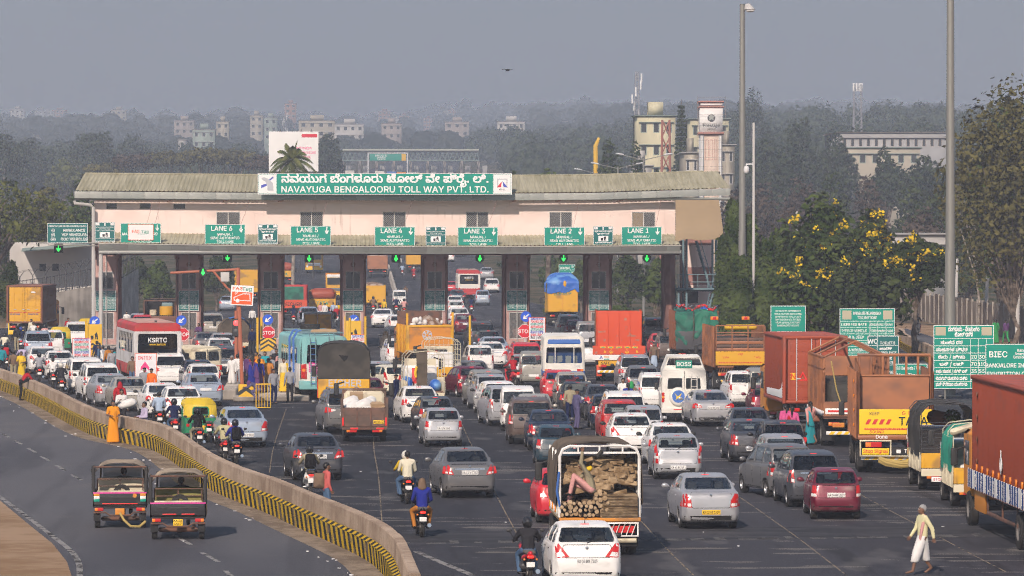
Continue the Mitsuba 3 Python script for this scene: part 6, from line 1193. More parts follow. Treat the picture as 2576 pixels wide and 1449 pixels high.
m.b('cargo_board','tarp_brown',-.35,.15,.9,.95,.8,2.7);m.b('cargo_net','tarp_blue',-.85,-.55,.6,2.6,.76,1.4,.1);m.add('cargo_sack',ball((.55,1.4,1.0),(.28,.5,.3),2),'tarp_blue');m.add('cargo_chair',join([bx(-.5,-.1,1.2,1.6,1.1,1.2),bx(-.5,-.1,1.55,1.62,1.1,1.8),bx(-.48,-.42,1.22,1.28,.76,1.12),bx(-.18,-.12,1.22,1.28,.76,1.12)]),'red_print',0);m.add('rope',tube([(-.35,.85,1.9),(-.42,.8,1.6),(-.38,.8,1.4)],.06,5),'plate_yellow');m.b('cab_back','old_cream',-.72,.72,2.85,2.9,.8,2.2);BUILT['frame_pickup']=m
m=pickup('dark_steel','lorry_yellow',roof=2.75,L=4.9,W=1.75,boards=False);m.add('tarpaulin',canopy(1.84,3.3,1.15,2.68,.14,.0,7,closed=False),'tarp_black',30)
m.parts=[p for p in m.parts if not p[0].startswith('wing_mirror')]
for z in np.linspace(1.35,2.2,8):m.add('cage_bar',tube([(-.85,.05,z),(.85,.05,z)],.014,4),'dark_steel')
m.b('door_panel','lorry_yellow',-.2,.86,-.06,-.03,.76,1.2,.01);q=m.b('stop_board','plate_white',-.55,-.15,-.06,-.04,.30,.46);m.add(q+'__plate_lettering',moved(text('STOP',.08,.004),-.35,-.06,.34),'red_print',0);m.add('cargo_basket',from_m(hull_of(((-.3,1.4,2.3),.25),((.15,1.4,2.25),.2))),'container_brown');m.add('cargo_plant',leaves(blob((.25,1.2,2.3),(.3,.3,.25),160,np.random.default_rng(1)),.1,np.random.default_rng(2)),'leaf_green',0,'stuff');BUILT['black_pickup']=m
m=pickup('old_cream','lorry_yellow',roof=2.45,L=4.6,W=1.7,boards=False);m.add('side_net',[canopy(1.78,2.9,1.12,2.36,.1,.02,9,closed=False)][0],'net_green',30);m.add('cargo_sack',from_m(hull_of(((-.3,1.8,1.1),.4),((.4,1.9,1.2),.45))),'sack_white');m.b('cargo_crate','tarp_black',.1,.7,.8,1.4,.76,1.5,.03);m.add('cargo_pipe',tube([(.45,.3,.8),(.5,.3,1.6),(.3,.3,2.0),(.1,.3,1.7)],.03,6),'bus_white');m.add('roll',from_m(hull_of(((-.85,0,2.3),.12),((-.3,.0,2.48),.1))),'old_cream');BUILT['green_pickup']=m
# red high walled lorry
m=lorry(8.0,2.5,(1.7,6.6),.5,True,1.1,cab='lorry_red',stripes=True)
m.b('rear_wall','lorry_red',-1.2,1.2,.0,.06,1.9,3.78)
for k in range(5):m.b('wall_rib','lorry_red',-1.2+k*.585,-1.14+k*.585,-.05,.0,1.9,3.78)
q=m.b('tail_band','lorry_red',-1.40,1.40,-.10,.0,1.45,1.92,.01)
for x in(-.85,-.45,0,.45,.85):m.b(q+'__painted_tile','plate_yellow',x-.15,x+.15,-.112,-.10,1.80,1.88);m.b(q+'__painted_tile','sign_green',x-.08,x+.08,-.118,-.112,1.82,1.86)
for x in(-.75,.95):m.add(q+'__yellow_triangle',moved(sheet(pl([(-.07,0),(.07,0),(0,.14)]),-.112,.01),x,0,1.56),'plate_yellow',0)
tri=unary_union([sbox(-.015,-.16,.015,.16),Point(0,.02).buffer(.11).difference(Point(0,.02).buffer(.08)).difference(sbox(-.2,.02,.2,.3))]);
for x in(-.42,.42):m.add(q+'__trident',moved(sheet(tri,-.112,.01),x,0,1.62),'plate_yellow',0)
q=m.b('white_band','plate_white',-1.40,1.40,-.10,.0,1.16,1.44,.01)
for t,x,mm in(('A',-.95,'logo_blue'),('P',1.25,'logo_blue'),('INDIA',.85,'red_print')):wordle(m,t,.17 if len(t)<2 else.1,x,1.22,-.10,mm)
for i,c in enumerate(('lorry_orange','plate_white','sign_green')):m.b(q+'__flag_stripe',c,-.80,-.52,-.108,-.10,1.36-.06*i-.06,1.36-.06*i)
q=m.b('rear_skirt','lorry_yellow',-1.1,1.2,-.02,.06,.86,1.15,.01);wordle(m,'SAFE',.14,-.72,.93,-.02,'ink')
for sg in(-1,1):side_panel(m,sg*1.22,.06,5.9,1.16,3.74,'lorry_red',7,'container_brown',sg);m.b('side_fin','lorry_red',sg*1.05-.14,sg*1.05+.14,.25,.32,.3,.9)
m.b('load','tarp_brown',-1.15,1.15,.1,5.8,3.5,3.7);BUILT['red']=m
# garbage lorry under blue tarpaulin
m=lorry(7.0,2.45,(1.6,5.6),.5,True,1.05,cab='lorry_yellow');m.b('box','lorry_yellow',-1.22,1.22,0,5.0,1.1,2.95,.03)
for k in range(3):m.b('rear_seam','lorry_orange',-1.2+k*1.18,-1.16+k*1.18,-.02,.0,1.15,2.9)
wordle(m,'B.B.M.P',.28,0,2.45,-.005,'sign_dark',1.5);rng=np.random.default_rng(8)
V,F=[],[];NX,NZ=26,16
for i in range(NX+1):
 u=i/NX*2-1;low=2.75-.18*meshkit.fbm(np.array([[u*3.5,0,2]]),3)[0]*3+.25
 for j in range(NZ+1):
  v=j/NZ;
  if v<.55:z=low+(3.55-low)*v/.55;y=-.14+.10*meshkit.fbm(np.array([[u*4,z*2,0]]),3)[0]
  else:t=(v-.55)/.45;z=3.55+.75*math.sin(t*PI/2)*(1-u**4*.7);y=-.08+2.2*(1-math.cos(t*PI/2))
  V.append((u*(1.30-.05*v),y,z+.05*meshkit.noise(np.array([[u*6,y*3,z*3]]))[0]))
for i in range(NX):
 for j in range(NZ):a=i*(NZ+1)+j;F+=[[a,a+NZ+1,a+NZ+2],[a,a+NZ+2,a+1]]
m.add('blue_tarpaulin',tm(V,F),'tarp_blue',True);m.add('tarpaulin_side',canopy(2.6,3.4,2.7,3.7,.55,1.4,4,closed=False),'tarp_blue',30);m.add('tarpaulin_hole',ball((.15,-.10,3.45),(.13,.04,.24),2),'lorry_yellow');BUILT['garbage']=m
# lorry under green cloth with garlands
m=lorry(7.6,2.45,(1.6,6.0),.5,True,1.1,cab='lorry_brown');m.b('rear_wall','dark_steel',-1.2,1.2,0,.08,1.15,2.2)
for sg in(-1,1):side_panel(m,sg*1.25,0,5.6,1.15,3.35,'lorry_brown',9,'container_brown',sg)
V,F=[],[];NX,NZ=24,16
for i in range(NX+1):
 u=i/NX*2-1
 for j in range(NZ+1):
  v=j/NZ;z=1.55+.25*math.sin(u*4)+v*2.15 if v<.8 else 1.55+.25*math.sin(u*4)*(1-v)+.8*2.15+(v-.8)*.9;w=meshkit.fbm(np.array([[u*4,v*5,1.]]),3)[0];V.append((u*1.25,-.12+w*.35*(1-v*.5)+(max(v-.8,0)*8),z+.25*(w-.5)))
for i in range(NX):
 for j in range(NZ):a=i*(NZ+1)+j;F+=[[a,a+NZ+1,a+NZ+2],[a,a+NZ+2,a+1]]
m.add('green_cloth',tm(V,F),'tarp_green',True);m.b('load','tarp_green',-1.2,1.2,.4,5.4,1.2,3.3,.3);rng=np.random.default_rng(5)
m.add('garland',cat([ball((x,rng.uniform(.1,.9),3.55+.12*math.sin(x*5)+rng.uniform(-.06,.06)),rng.uniform(.04,.10),1)for x in np.linspace(-1.1,1.1,26)]),'red_print',0,'stuff');m.add('tinsel',cat([ball((x,rng.uniform(.1,.9),3.6+rng.uniform(-.1,.12)),rng.uniform(.02,.05),1)for x in np.linspace(-1.2,1.2,40)]),'chrome',0,'stuff');m.add('rope',tube([(-.2,-.1,3.5),(-.18,-.16,2.6),(-.22,-.12,1.7)],.03,5),'tarp_brown');m.b('chain_post','lorry_orange',.9,1.1,-.05,.05,.5,1.3);BUILT['green']=m
# brown tipper with yellow tailgate
m=lorry(7.4,2.5,(1.5,6.0),.5,True,1.15,cab='lorry_brown',stripes=True)
q=m.b('tailgate','lorry_yellow',-1.2,1.25,-.06,.0,1.35,2.05,.02);m.b(q+'__red_line','red_print',-1.1,1.15,-.072,-.06,1.46,1.50);wordle(m,'LKP',.10,.05,1.86,-.06,'red_print');wordle(m,'TATA',.09,-.7,1.70,-.06,'red_print');wordle(m,'TATA',.09,.9,1.70,-.06,'red_print')
for k in range(4):m.add('tail_board',bx(-1.2,1.25,.02+rng.uniform(0,.01),.08,2.07+k*.17,2.22+k*.17),'wood_brown' if k%2 else 'lorry_brown',0)
for k in range(4):m.b('rack_bar','lorry_brown',-1.2+k*.8,-1.14+k*.8,.0,.08,2.1,3.35)
for z in(2.95,3.30):m.b('rack_bar','lorry_brown',-1.2,1.25,.0,.08,z,z+.07)
for sg in(-1,1):side_panel(m,sg*1.27,0,5.6,1.25,3.3,'lorry_brown',22,'lorry_brown',sg)
m.add('yellow_bundle',from_m(hull_of(((-.5,1.2,3.22),.14),((.9,1.4,3.22),.14))),'plate_yellow');m.b('load','tarp_black',-1.1,1.1,.5,5.2,1.3,2.7,.2)
for x in(-.75,.85):q=m.b('roof_lamp','lamp_amber',x-.2,x+.2,4.9,5.1,3.5,3.68,.02);m.b(q+'__red_lens','lamp_red',x-.08,x+.08,4.88,4.9,3.52,3.66)
m.add('light_guard',join([bx(-1.1,-.3,-.04,.0,.95,1.0),bx(-1.1,-.3,-.04,.0,1.25,1.3)]+[tube([(-1.05+k*.12,-.02,.96),(-.95+k*.12,-.02,1.29)],.015,4)for k in range(6)]),'lorry_brown',0);BUILT['brown_tip']=m
# container lorries
def container(W,L,H,z,side,door,rib=.22,gate=True):
 m=lorry(L+2.2,W,(1.5,2.8,L+.9),.5,True,z,cab='lorry_orange');h=W/2
 for sg in(-1,1):
  pts=[];y=.1
  while y<L-.1:pts+=[(0,y),(0,y+rib*.5),(-.035,y+rib*.62),(-.035,y+rib*.9)];y+=rib
  P=pl([(sg*(h+a),b)for a,b in pts]+[(sg*(h-.08),y),(sg*(h-.08),.1)]);m.add('side_wall',from_m(ext_plan(P,z+.14,z+H-.1)),side,0)
  m.b('bottom_rail',side,sg*h-.04,sg*h+.04,.0,L,z,z+.15);m.b('top_rail',side,sg*h-.04,sg*h+.04,.0,L,z+H-.11,z+H);m.b('corner_post',side,sg*h-.10,sg*h+.045,-.02,.12,z,z+H)
 m.b('roof',side,-h+.02,h-.02,.05,L,z+H-.06,z+H+.01);m.b('front_wall',side,-h+.02,h-.02,L-.08,L,z+.1,z+H-.05);m.b('header',side,-h,h,-.02,.1,z+H-.12,z+H+.015);m.b('sill',side,-h,h,-.02,.1,z,z+.13)
 if gate:
  for sg in(-1,1):
   q=m.add('door',bx(min(sg*.015,sg*(h-.11)),max(sg*.015,sg*(h-.11)),.02,.08,z+.14,z+H-.13),door,0)
   for k in range(5):m.add(q+'__door_panel',bx(min(sg*.10,sg*(h-.2)),max(sg*.10,sg*(h-.2)),-.012,.02,z+.24+k*(H-.4)/5,z+.12+(k+1)*(H-.4)/5,.01),door,0)
   for x in(.18,h-.45):q2=m.add('lock_rod',tube([(sg*x,-.04,z+.1),(sg*x,-.04,z+H-.1)],.022,6),'pipe_grey' if door=='container_brick' else door);m.b(q2+'__lock_handle','pipe_grey',sg*x-.02,sg*x+.16,-.07,-.05,z+.95,z+1.0)
 return m
m=container(2.44,6.6,2.65,1.42,'container_brick','container_brick');q=m.b('yellow_letter','plate_yellow',-1.0,-.8,-.03,-.013,2.35,2.62);wordle(m,'N',.22,-.9,2.38,-.03,'lorry_red');ot=pl([(-.19,0),(.19,0),(0,.36)]);m.add('warning_triangle',moved(sheet(ot.difference(ot.buffer(-.045)),-.03,.015),-.52,0,2.32),'reflector_red',0);m.b('name_strip','plate_white',.35,.85,-.03,-.013,3.0,3.14);wordle(m,'DIAMOND',.08,.6,3.03,-.03,'logo_blue',.45)
q=m.add('white_corner_mark',from_m(ext_side(pl([(.2,1.6),(.2,2.6),(.5,2.3),(.9,2.0),(1.6,1.9),(5.5,1.85),(5.5,1.6)]),-1.265,-1.222)),'plate_white',0);BUILT['container_red']=m
m=container(2.44,7.5,2.75,1.20,'container_brown','lorry_yellow');m.b('red_line','red_print',-1.1,1.1,-.03,-.013,1.95,1.99);m.b('name_strip','plate_white',.45,.75,-.03,-.013,3.35,3.45)
for x in(-.7,.6):wordle(m,'DO NOT CROSS',.09,x,1.80,-.02,'logo_blue',.7)
q=m.add('yellow_guard',join([bx(-1.2,-.1,-.05,.0,.42,.72),bx(-1.2,-1.12,-.05,.0,.4,1.2)]),'plate_yellow',0);BUILT['container_yellow']=m
# wooden high frame lorry
m=lorry(8.2,2.45,(1.6,2.9,6.9),.5,True,1.15,cab='lorry_brown',stripes=True);h=1.225
for sg in(-1,1):
 for k in range(12):m.b('side_stake','lorry_brown',sg*h-.05,sg*h+.05,k*.52,k*.52+.16,1.2,3.45)
 for k in range(4):m.b('side_board','lorry_brown',sg*h-.02,sg*h+.02,.0,6.0,1.25+k*.42,1.6+k*.42)
 for z in(2.95,3.4):m.b('side_rail','lorry_brown',sg*h-.04,sg*h+.04,.0,6.0,z,z+.09)
 m.b('white_mark','plate_white',sg*h-.07,sg*h+.07,.0,6.0,1.22,1.40)if sg<0 else None
 for y in(0,3.0,6.0):m.add('roof_strut',tube([(sg*h,y,3.45),(0,y,4.05)],.045,5),'lorry_brown')
m.add('ridge_bar',tube([(0,0,4.05),(0,6.0,4.05)],.045,5),'lorry_brown');m.b('front_board','lorry_brown',-h,h,5.95,6.05,1.2,3.3);m.b('tailgate','lorry_brown',-h,h,-.04,.04,1.2,1.75,.01);m.b('load','tarp_black',-1.1,1.1,.2,5.8,1.3,2.55,.25);m.b('floor','rusty',-h,h,0,6,1.1,1.2)
q=m.b('red_white_board','plate_white',-h+.05,h-.1,-.06,-.04,1.28,1.50);m.b(q+'__red_line','red_print',-h+.15,h-.2,-.068,-.06,1.35,1.43);q=m.b('stop_board','lorry_orange',-.9,-.45,-.06,-.04,.78,.95);m.add(q+'__plate_lettering',moved(text('STOP',.07,.004),-.68,-.06,.82),'red_print',0);m.add('rope',tube([(-.95,-.02,3.3),(-.75,-.05,2.2),(-.6,-.03,1.75)],.025,5),'rope_straw');BUILT['frame_lorry']=m
# brown tipper, yellow tailgate with the maker's name
m=lorry(8.0,2.5,(1.4,2.7,6.7),.5,True,1.2,cab='lorry_brown',stripes=True,lamps=False);h=1.25
q=m.b('tailgate','tail_yellow',-1.22,1.25,-.1,-.02,1.36,2.22,.02);mat('tail_yellow',(.80,.55,.015),.4)
wordle(m,'TATA',.27,.62,1.68,-.1,'ink',1.05);wordle(m,'KEEP',.10,-.70,2.02,-.1,'lorry_brown');wordle(m,'G  U',.12,.40,2.03,-.1,'red_print');wordle(m,'SOUND',.10,-.62,1.40,-.1,'red_print');wordle(m,'O   K',.10,.62,1.40,-.1,'ink')
for k in range(4):m.add(q+'__red_slash',sheet(pl([(-1.02+k*.23,1.70),(-.90+k*.23,1.70),(-.80+k*.23,1.88),(-.92+k*.23,1.88)]),-.112,.01),'red_print',0)
m.b(q+'__red_line','red_print',-1.05,1.2,-.112,-.10,1.52,1.57)
wordle(m,'Done',.12,-.45,1.22,-.03,'white_print');wordle(m,'Kiss',.12,.55,1.22,-.03,'white_print');m.b('tail_beam','lorry_brown',-1.25,1.25,-.03,.1,1.18,1.36)
m.b('rear_wall','lorry_brown',-1.2,1.2,.6,.66,1.2,3.35);m.b('load_heap','rubble',-1.1,1.1,.7,5,1.3,3.2,.3)
for k in range(7):m.b('rack_post','lorry_brown',-1.22+k*.40,-1.14+k*.40,.58,.66,3.3,4.05)
m.b('rack_rail','lorry_brown',-1.25,1.25,.57,.67,4.0,4.1);m.b('rack_rail','lorry_brown',-1.25,1.25,.57,.67,3.3,3.38)
for sg in(-1,1):
 side_panel(m,sg*1.3,0,6.0,1.2,3.5,'lorry_brown',9,'lorry_brown',sg);v=[(sg*1.24,-.02,1.3),(sg*1.30,.7,1.3),(sg*1.34,.7,3.95),(sg*1.24,-.02,3.6)];m.add('corner_wing',tm(v+[(x-sg*.05,y,z)for x,y,z in v],[[0,1,2],[0,2,3],[4,6,5],[4,7,6],[3,2,6],[3,6,7],[0,4,5],[0,5,1],[0,3,7],[0,7,4]]),'lorry_brown',0)
 for k in range(4):m.b('side_marker','lamp_amber',sg*1.36-.02,sg*1.36+.02,.9,1.0,1.6+k*.5,1.7+k*.5)
m.add('light_frame',join([bx(-1.2,-.12,-.06,.0,1.12,1.17),bx(-1.2,-.12,-.06,.0,.60,.65),bx(-1.2,-1.15,-.06,.0,.6,1.17),bx(-.17,-.12,-.06,.0,.6,1.17),bx(-1.2,1.25,-.06,.0,.60,.64)]),'old_cream',0);q=m.b('tail_light','lamp_red',-1.0,-.45,-.05,.02,.92,1.10,.01);m.b(q+'__amber_lens','lamp_amber',-1.0,-.82,-.06,-.05,.94,1.08)
q=m.b('stop_board','tail_yellow',-1.12,-.20,-.055,-.03,.67,.89);m.add(q+'__plate_lettering',moved(text('Stop Signal',.12,.004,True,.84),-.66,-.055,.73),'red_print',0);q=m.b('black_board','ink',-.10,1.22,-.055,-.03,.66,.92);wordle(m,'TATA',.13,.55,.73,-.055,'white_print');m.b(q+'__white_square','plate_white',.05,.2,-.06,-.055,.72,.84)
rp=[(-.55,.05,.42),(-.3,-.02,.30),(.2,-.04,.24),(.8,-.02,.28),(1.3,.05,.40)]
for k in range(7):a=k*2*PI/7;m.add('straw_rope',tube([(x,y+.09*math.cos(a+x),z+.10+.09*math.sin(a+x))for x,y,z in rp],.055,6),'rope_straw')
BUILT['tata']=m
# brick red lorry at the right edge
m=container(2.5,11.0,3.2,1.12,'container_brick','container_brick',.16);mat('band_blue',(.02,.06,.22),.5)
for k in range(26):y=.4+k*.42;m.add('painted_letter_panel',bx(-1.305,-1.287,y,y+.36,1.16,1.66),'band_blue' if k%5!=3 else 'plate_white',0);m.b('white_stripe','plate_white',-1.312,-1.287,y+.37,y+.43,1.14,1.68)
for t,y in(('T',1.2),('T',2.1),('A',3.4),('I',4.6),('L',5.5),('I',6.2),('L',7.1),('F',8.4),('I',9.5)):m.add('lettering',moved(moved(text(t,.34,.006,True),0,0,0,90),0,0,0)if False else moved(text(t,.34,.006,True),-1.31,y+.3,1.24,-90),'white_print',0,'stuff')
for k in range(4):m.b('side_marker','container_brown',-1.31,-1.27,9.7,9.78,1.9+k*.62,2.02+k*.62)
for k in range(10):m.b('edge_marker','lamp_amber',-1.30,-1.25,.6+k*1.02,.72+k*1.02,1.68,1.86)
m.add('white_emblem',from_m(ext_side(unary_union([Point(5.2,2.1).buffer(.20).difference(Point(5.2,2.1).buffer(.15)),sbox(5.17,1.85,5.23,2.5)]),-1.312,-1.287)),'plate_white',0)
for a,b in((8.6,10.6),(.1,1.2)):m.b('side_skirt','lorry_orange',-1.22,-1.16,a,b,.55,1.1)
m.add('side_guard',join([bx(-1.2,-1.15,3.0,8.4,.55,.65),bx(-1.2,-1.15,3.0,3.1,.55,1.1),bx(-1.2,-1.15,5.6,5.7,.55,1.1),bx(-1.2,-1.15,8.3,8.4,.55,1.1)]),'rusty',0);BUILT['brick']=m
# log lorry
m=lorry(5.6,2.1,(1.0,4.5),.42,True,.95,cab='paint_white',bumper=False,lamps=False,cab_h=2.3);h=1.05;zf=1.02
m.b('floor','plank_wood',-h,h,.0,3.9,.94,zf);m.b('front_board','rusty',-h,h,3.85,3.92,zf,2.4)
m.add('arch_frame',join([tube([(-h+.02,.02,zf),(-h+.02,.02,2.6),(-h+.10,.02,2.78),(-h+.28,.02,2.86),(h-.28,.02,2.86),(h-.10,.02,2.78),(h-.02,.02,2.6),(h-.02,.02,zf)],.042,6),bx(-h+.1,h-.1,-.0,.05,2.66,2.71)]+[bx(x-.02,x+.02,0,.05,2.68,2.86)for x in(-.55,0,.6)]),'paint_white',40)
for sg in(-1,1):
 m.add('side_frame',join([bx(sg*h-.03,sg*h+.03,y,y+.06,zf,2.7)for y in(1.2,2.4,3.7)]+[bx(sg*h-.03,sg*h+.03,.1,3.75,z,z+.06)for z in(1.5,2.1)]),'paint_white',0);q=m.b('side_gate','old_cream',sg*h-.03,sg*h+.03,.05,3.8,zf,1.45)
 for k in range(6):m.add(q+'__reflector',bx(sg*h-.06,sg*h+.06,.15+k*.6,.28+k*.6,1.1,1.3),'lamp_amber' if k%2 else 'plate_white',0)
m.add('tarpaulin',canopy(2.2,3.9,1.35,2.86,.10,-.02,12,ny=16,closed=False),'tarp_brown',30);m.add('rope_hank',from_m(hull_of(((-.05,-.05,2.6),.06),((.05,-.05,2.72),.05))),'tarp_black');m.add('blue_string',tube([(-h+.0,-.08,2.2),(-h-.06,-.1,1.7),(-h+.02,-.1,1.3)],.03,4),'bus_blue')
for k in range(8):m.add('deck_plank',bx(.05+rng.uniform(-.05,.05),h-.08,-.22-.0+rng.uniform(-.03,.03),2.6,zf+k*.075,zf+.068+k*.075),'plank_wood',0)
m.b('tail_beam','lorry_orange',-h,h,-.24,.0,.92,zf-.003,.01);m.add('lamp_guard',join([bx(.15,1.0,-.2,-.16,.86,.9),bx(.15,1.0,-.2,-.16,.52,.56),bx(.15,.19,-.2,-.16,.52,.9),bx(.96,1.0,-.2,-.16,.52,.9)]+[tube([(.25+k*.14,-.18,.54),(.38+k*.14,-.18,.88)],.012,4)for k in range(5)]),'paint_white',0);q=m.b('tail_light','lamp_red',.3,.9,-.12,-.05,.62,.8,.01);m.b('tail_step','old_cream',.05,.95,-.12,.05,.36,.48)
BUILT['logs']=m
# buses
def bus(L,W,H,skin_,glass_rows,r=.5,axles=(2.4,7.8),lower=None,z=.55,roof_mt=None,rear_win=None,waist=1.45,nwin=8,rear_r=.22):
 m=Model();h=W/2;sec=rpoly([(-h,z),(h,z),(h*.98,waist+.6),(h*.94,H-.12),(h*.8,H),(-h*.8,H),(-h*.94,H-.12),(-h*.98,waist+.6)],.12);plan=rpoly([(-h,0),(h,0),(h,L),(-h,L)],rear_r)
 b=ext_front(sec,0,L)^ext_plan(plan,0,H+1);wz0,wz1=waist,H-.55
 wins=[(.9+k*(L-2.4)/nwin+.06,.9+(k+1)*(L-2.4)/nwin-.06)for k in range(nwin)]
 for a,c in wins:b=b-m3.Manifold.cube([W+.4,c-a,wz1-wz0]).translate([-h-.2,a,wz0])
 b=b-(ext_front(sec.buffer(-.07),.08,L-.08)^m3.Manifold.cube([W,L,H]).translate([-h,0,1.0]))
 if rear_win is not None:b=b-ext_front(rear_win,-.2,.3)
 b=b-m3.Manifold.cube([W*.75,.6,.9]).translate([-W*.375,L-.3,1.6])
 for ay in axles:b=b-m3.Manifold.cylinder(W+.4,r+.07,r+.07,20,True).rotate([0,90,0]).translate([0,ay,r])
 up=b.trim_by_plane([0,0,1],H-.42);mid=b.trim_by_plane([0,0,-1],-(H-.42))
 if lower:lo=mid.trim_by_plane([0,0,-1],-lower[1]);mid=mid.trim_by_plane([0,0,1],lower[1]);m.add('lower_body',from_m(lo),lower[0],30)
 m.add('body',from_m(mid),skin_,30);m.add('roof',from_m(up),roof_mt or skin_,30)
 for sg in(-1,1):
  for a,c in wins:m.add('side_window',tm([(sg*(np.interp(z,[waist,waist+.6,H-.12],[h*.99,h*.98,h*.94])-.012),y,z)for y in(a,c)for z in(wz0,waist+.6,wz1)],[[0,1,4],[0,4,3],[1,2,5],[1,5,4]]),'dark_glass',0)
 if rear_win is not None:m.add('rear_window',sheet(rear_win.buffer(.01),.05,.005),'glass' if H<3 else 'dark_glass',0)
 m.b('windscreen','glass',-W*.37,W*.37,L-.06,L-.05,1.6,2.5)
 m.add('seats',join([bx(-h+.15,h-.15,y,y+.12,1.0,1.95,.05)for y in np.arange(.5,L-1.6,1.1)]+[bx(-.1,.1,.4,L-1,.9,1.05)]),'bus_blue',0,'stuff')
 for sg in(-1,1):
  for ay in axles:wheel(m,sg*(h-.18),ay,r,.28,'steel_rim',sg,20)
 m.b('underside','dark_steel',-h+.3,h-.3,.3,L-.3,.35,z);m.h=h;return m
rw=rpoly([(-1.02,1.75),(1.02,1.75),(1.0,2.75),(-1.0,2.75)],.08)
m=bus(10.2,2.5,3.3,'bus_silver',1,lower=('bus_red',1.15),roof_mt='bus_red',rear_win=rw,waist=1.75,nwin=9);wordle(m,'KSRTC',.22,0,2.32,.045,'white_print',1.0);wordle(m,'www.ksrtc.in',.10,0,2.16,.045,'plate_yellow')
m.b('roof_top','bus_roof',-1.0,1.0,.25,9.8,3.295,3.33,.02)
for sg in(-1,1):m.b('tail_light','lamp_red',sg*1.08-.07,sg*1.08+.07,-.02,.05,1.0,1.35,.02);m.b('rear_pillar','bus_silver',sg*1.14-.09,sg*1.14+.09,-.02,.02,1.3,2.8,.01)
m.b('rear_bumper','bus_red',-1.22,1.22,-.08,.1,.45,.75,.03);m.b('roof_hatch','dark_steel',-.06,.06,1.0,1.1,3.33,3.42);BUILT['state_bus']=m
rw=rpoly([(-.82,1.75),(.82,1.75),(.78,2.65),(-.78,2.65)],.06)
m=bus(9.5,2.4,3.05,'bus_teal',1,lower=('bus_white',1.75),rear_win=rw,waist=1.75,nwin=7,rear_r=.35);m.b('teal_skirt','bus_teal',-1.18,1.18,-.03,.3,.5,.95,.06)
for k in range(5):z=1.05+k*.13;m.add('pink_stripe',sheet(pl([(-.72,z+.30-k*.03),(.6-.2*(k%2),z),(.6,z+.05),(-.72,z+.38-k*.03)]),-.006,.008),'pink_stripe',0)
for sg in(-1,1):
 q=m.add('lamp_cluster',sheet(pl([(sg*.80,1.0),(sg*1.10,1.05),(sg*1.10,1.7),(sg*.84,1.75)]),-.03,.05),'bus_red',0)
 for k in range(4):m.add(q+'__round_lamp',lathe([(.001,-.03),(.08,-.03),(.09,.01)],12,'y',(sg*.97,-.03,1.14+k*.15)),'lamp_amber' if k==2 else 'lamp_red')
m.b('number_plate','lamp_amber',-.32,.08,-.045,-.03,.68,.80)
ld=[tube([(-.62,-.12,.7),(-.66,-.12,2.9),(-.66,.3,3.2)],.025,5),tube([(.25,-.12,2.6),(.25,-.12,3.0),(.25,.3,3.2)],.025,5),tube([(.5,-.12,2.6),(.5,-.12,3.0),(.5,.3,3.2)],.025,5),tube([(-.40,-.12,.7),(-.40,-.12,2.9),(-.40,.3,3.2)],.025,5)]
for k in range(8):m.add('ladder_rung',tube([(-.64,-.12,.8+k*.28),(-.40,-.12,.8+k*.28)],.018,4),'bus_blue')
for l in ld:m.add('ladder_rail',l,'steel_blue')
for y in(1.5,3.2):m.add('side_ladder',join([tube([(-1.26,y,.7),(-1.27,y,2.9),(-1.1,y,3.25),(-.9,y,3.3)],.03,5),tube([(-1.26,y+.4,.7),(-1.27,y+.4,2.9),(-1.1,y+.4,3.25),(-.9,y+.4,3.3)],.03,5)]+[tube([(-1.26,y-.02,z),(-1.26,y+.42,z)],.02,4)for z in np.arange(.9,2.9,.3)]),'bus_blue',40)
m.add('roof_rack',join([tube([(-1.0,.4,3.2),(-1.0,8.5,3.2)],.03,5),tube([(1.0,.4,3.2),(1.0,8.5,3.2)],.03,5)]+[tube([(-1.0,y,3.2),(1.0,y,3.2)],.025,4)for y in np.arange(.5,8.6,1.3)]),'steel_blue',40)
m.add('roof_bundle',from_m(hull_of(((-.4,1.2,3.25),.10),((.7,1.3,3.25),.12),((.3,1.8,3.27),.10))),'cardboard');m.add('spare_tyre',lathe([(.25,-.1),(.48,-.12),(.48,.12),(.25,.1),(.25,-.1)],20,'z',(-.2,4.0,3.42)),'tyre');BUILT['teal_bus']=m
rw=rpoly([(-.92,1.35),(.92,1.35),(.88,2.15),(-.88,2.15)],.07)
m=bus(6.6,2.15,2.72,'bus_white',1,.42,(1.5,5.2),('bus_blue',.95),rear_win=rw,waist=1.4,nwin=5,rear_r=.2);m.add('blue_band',sheet(rpoly([(-.85,2.32),(.85,2.32),(.80,2.56),(-.80,2.56)],.05),-.012,.05),'bus_blue',0);wordle(m,'SML',.12,.70,1.14,-.005,'logo_grey')
for sg in(-1,1):q=m.b('tail_light','lamp_red',sg*.82-.16,sg*.82+.16,-.03,.03,.93,1.05,.01);m.b(q+'__amber_lens','lamp_amber',sg*.9-.06,sg*.9+.06,-.04,-.03,.94,1.04)
for x in(-.45,.5):m.b('window_pillar','bus_white',x-.02,x+.02,.02,.06,1.35,2.15)
m.add('white_seats',join([bx(-.85+k*.45,-.48+k*.45,.5,.6,1.0,1.75,.04)for k in range(4)]+[bx(-.85,.9,.5,.62,.95,1.05)]),'plate_white',0,'stuff');BUILT['minibus']=m
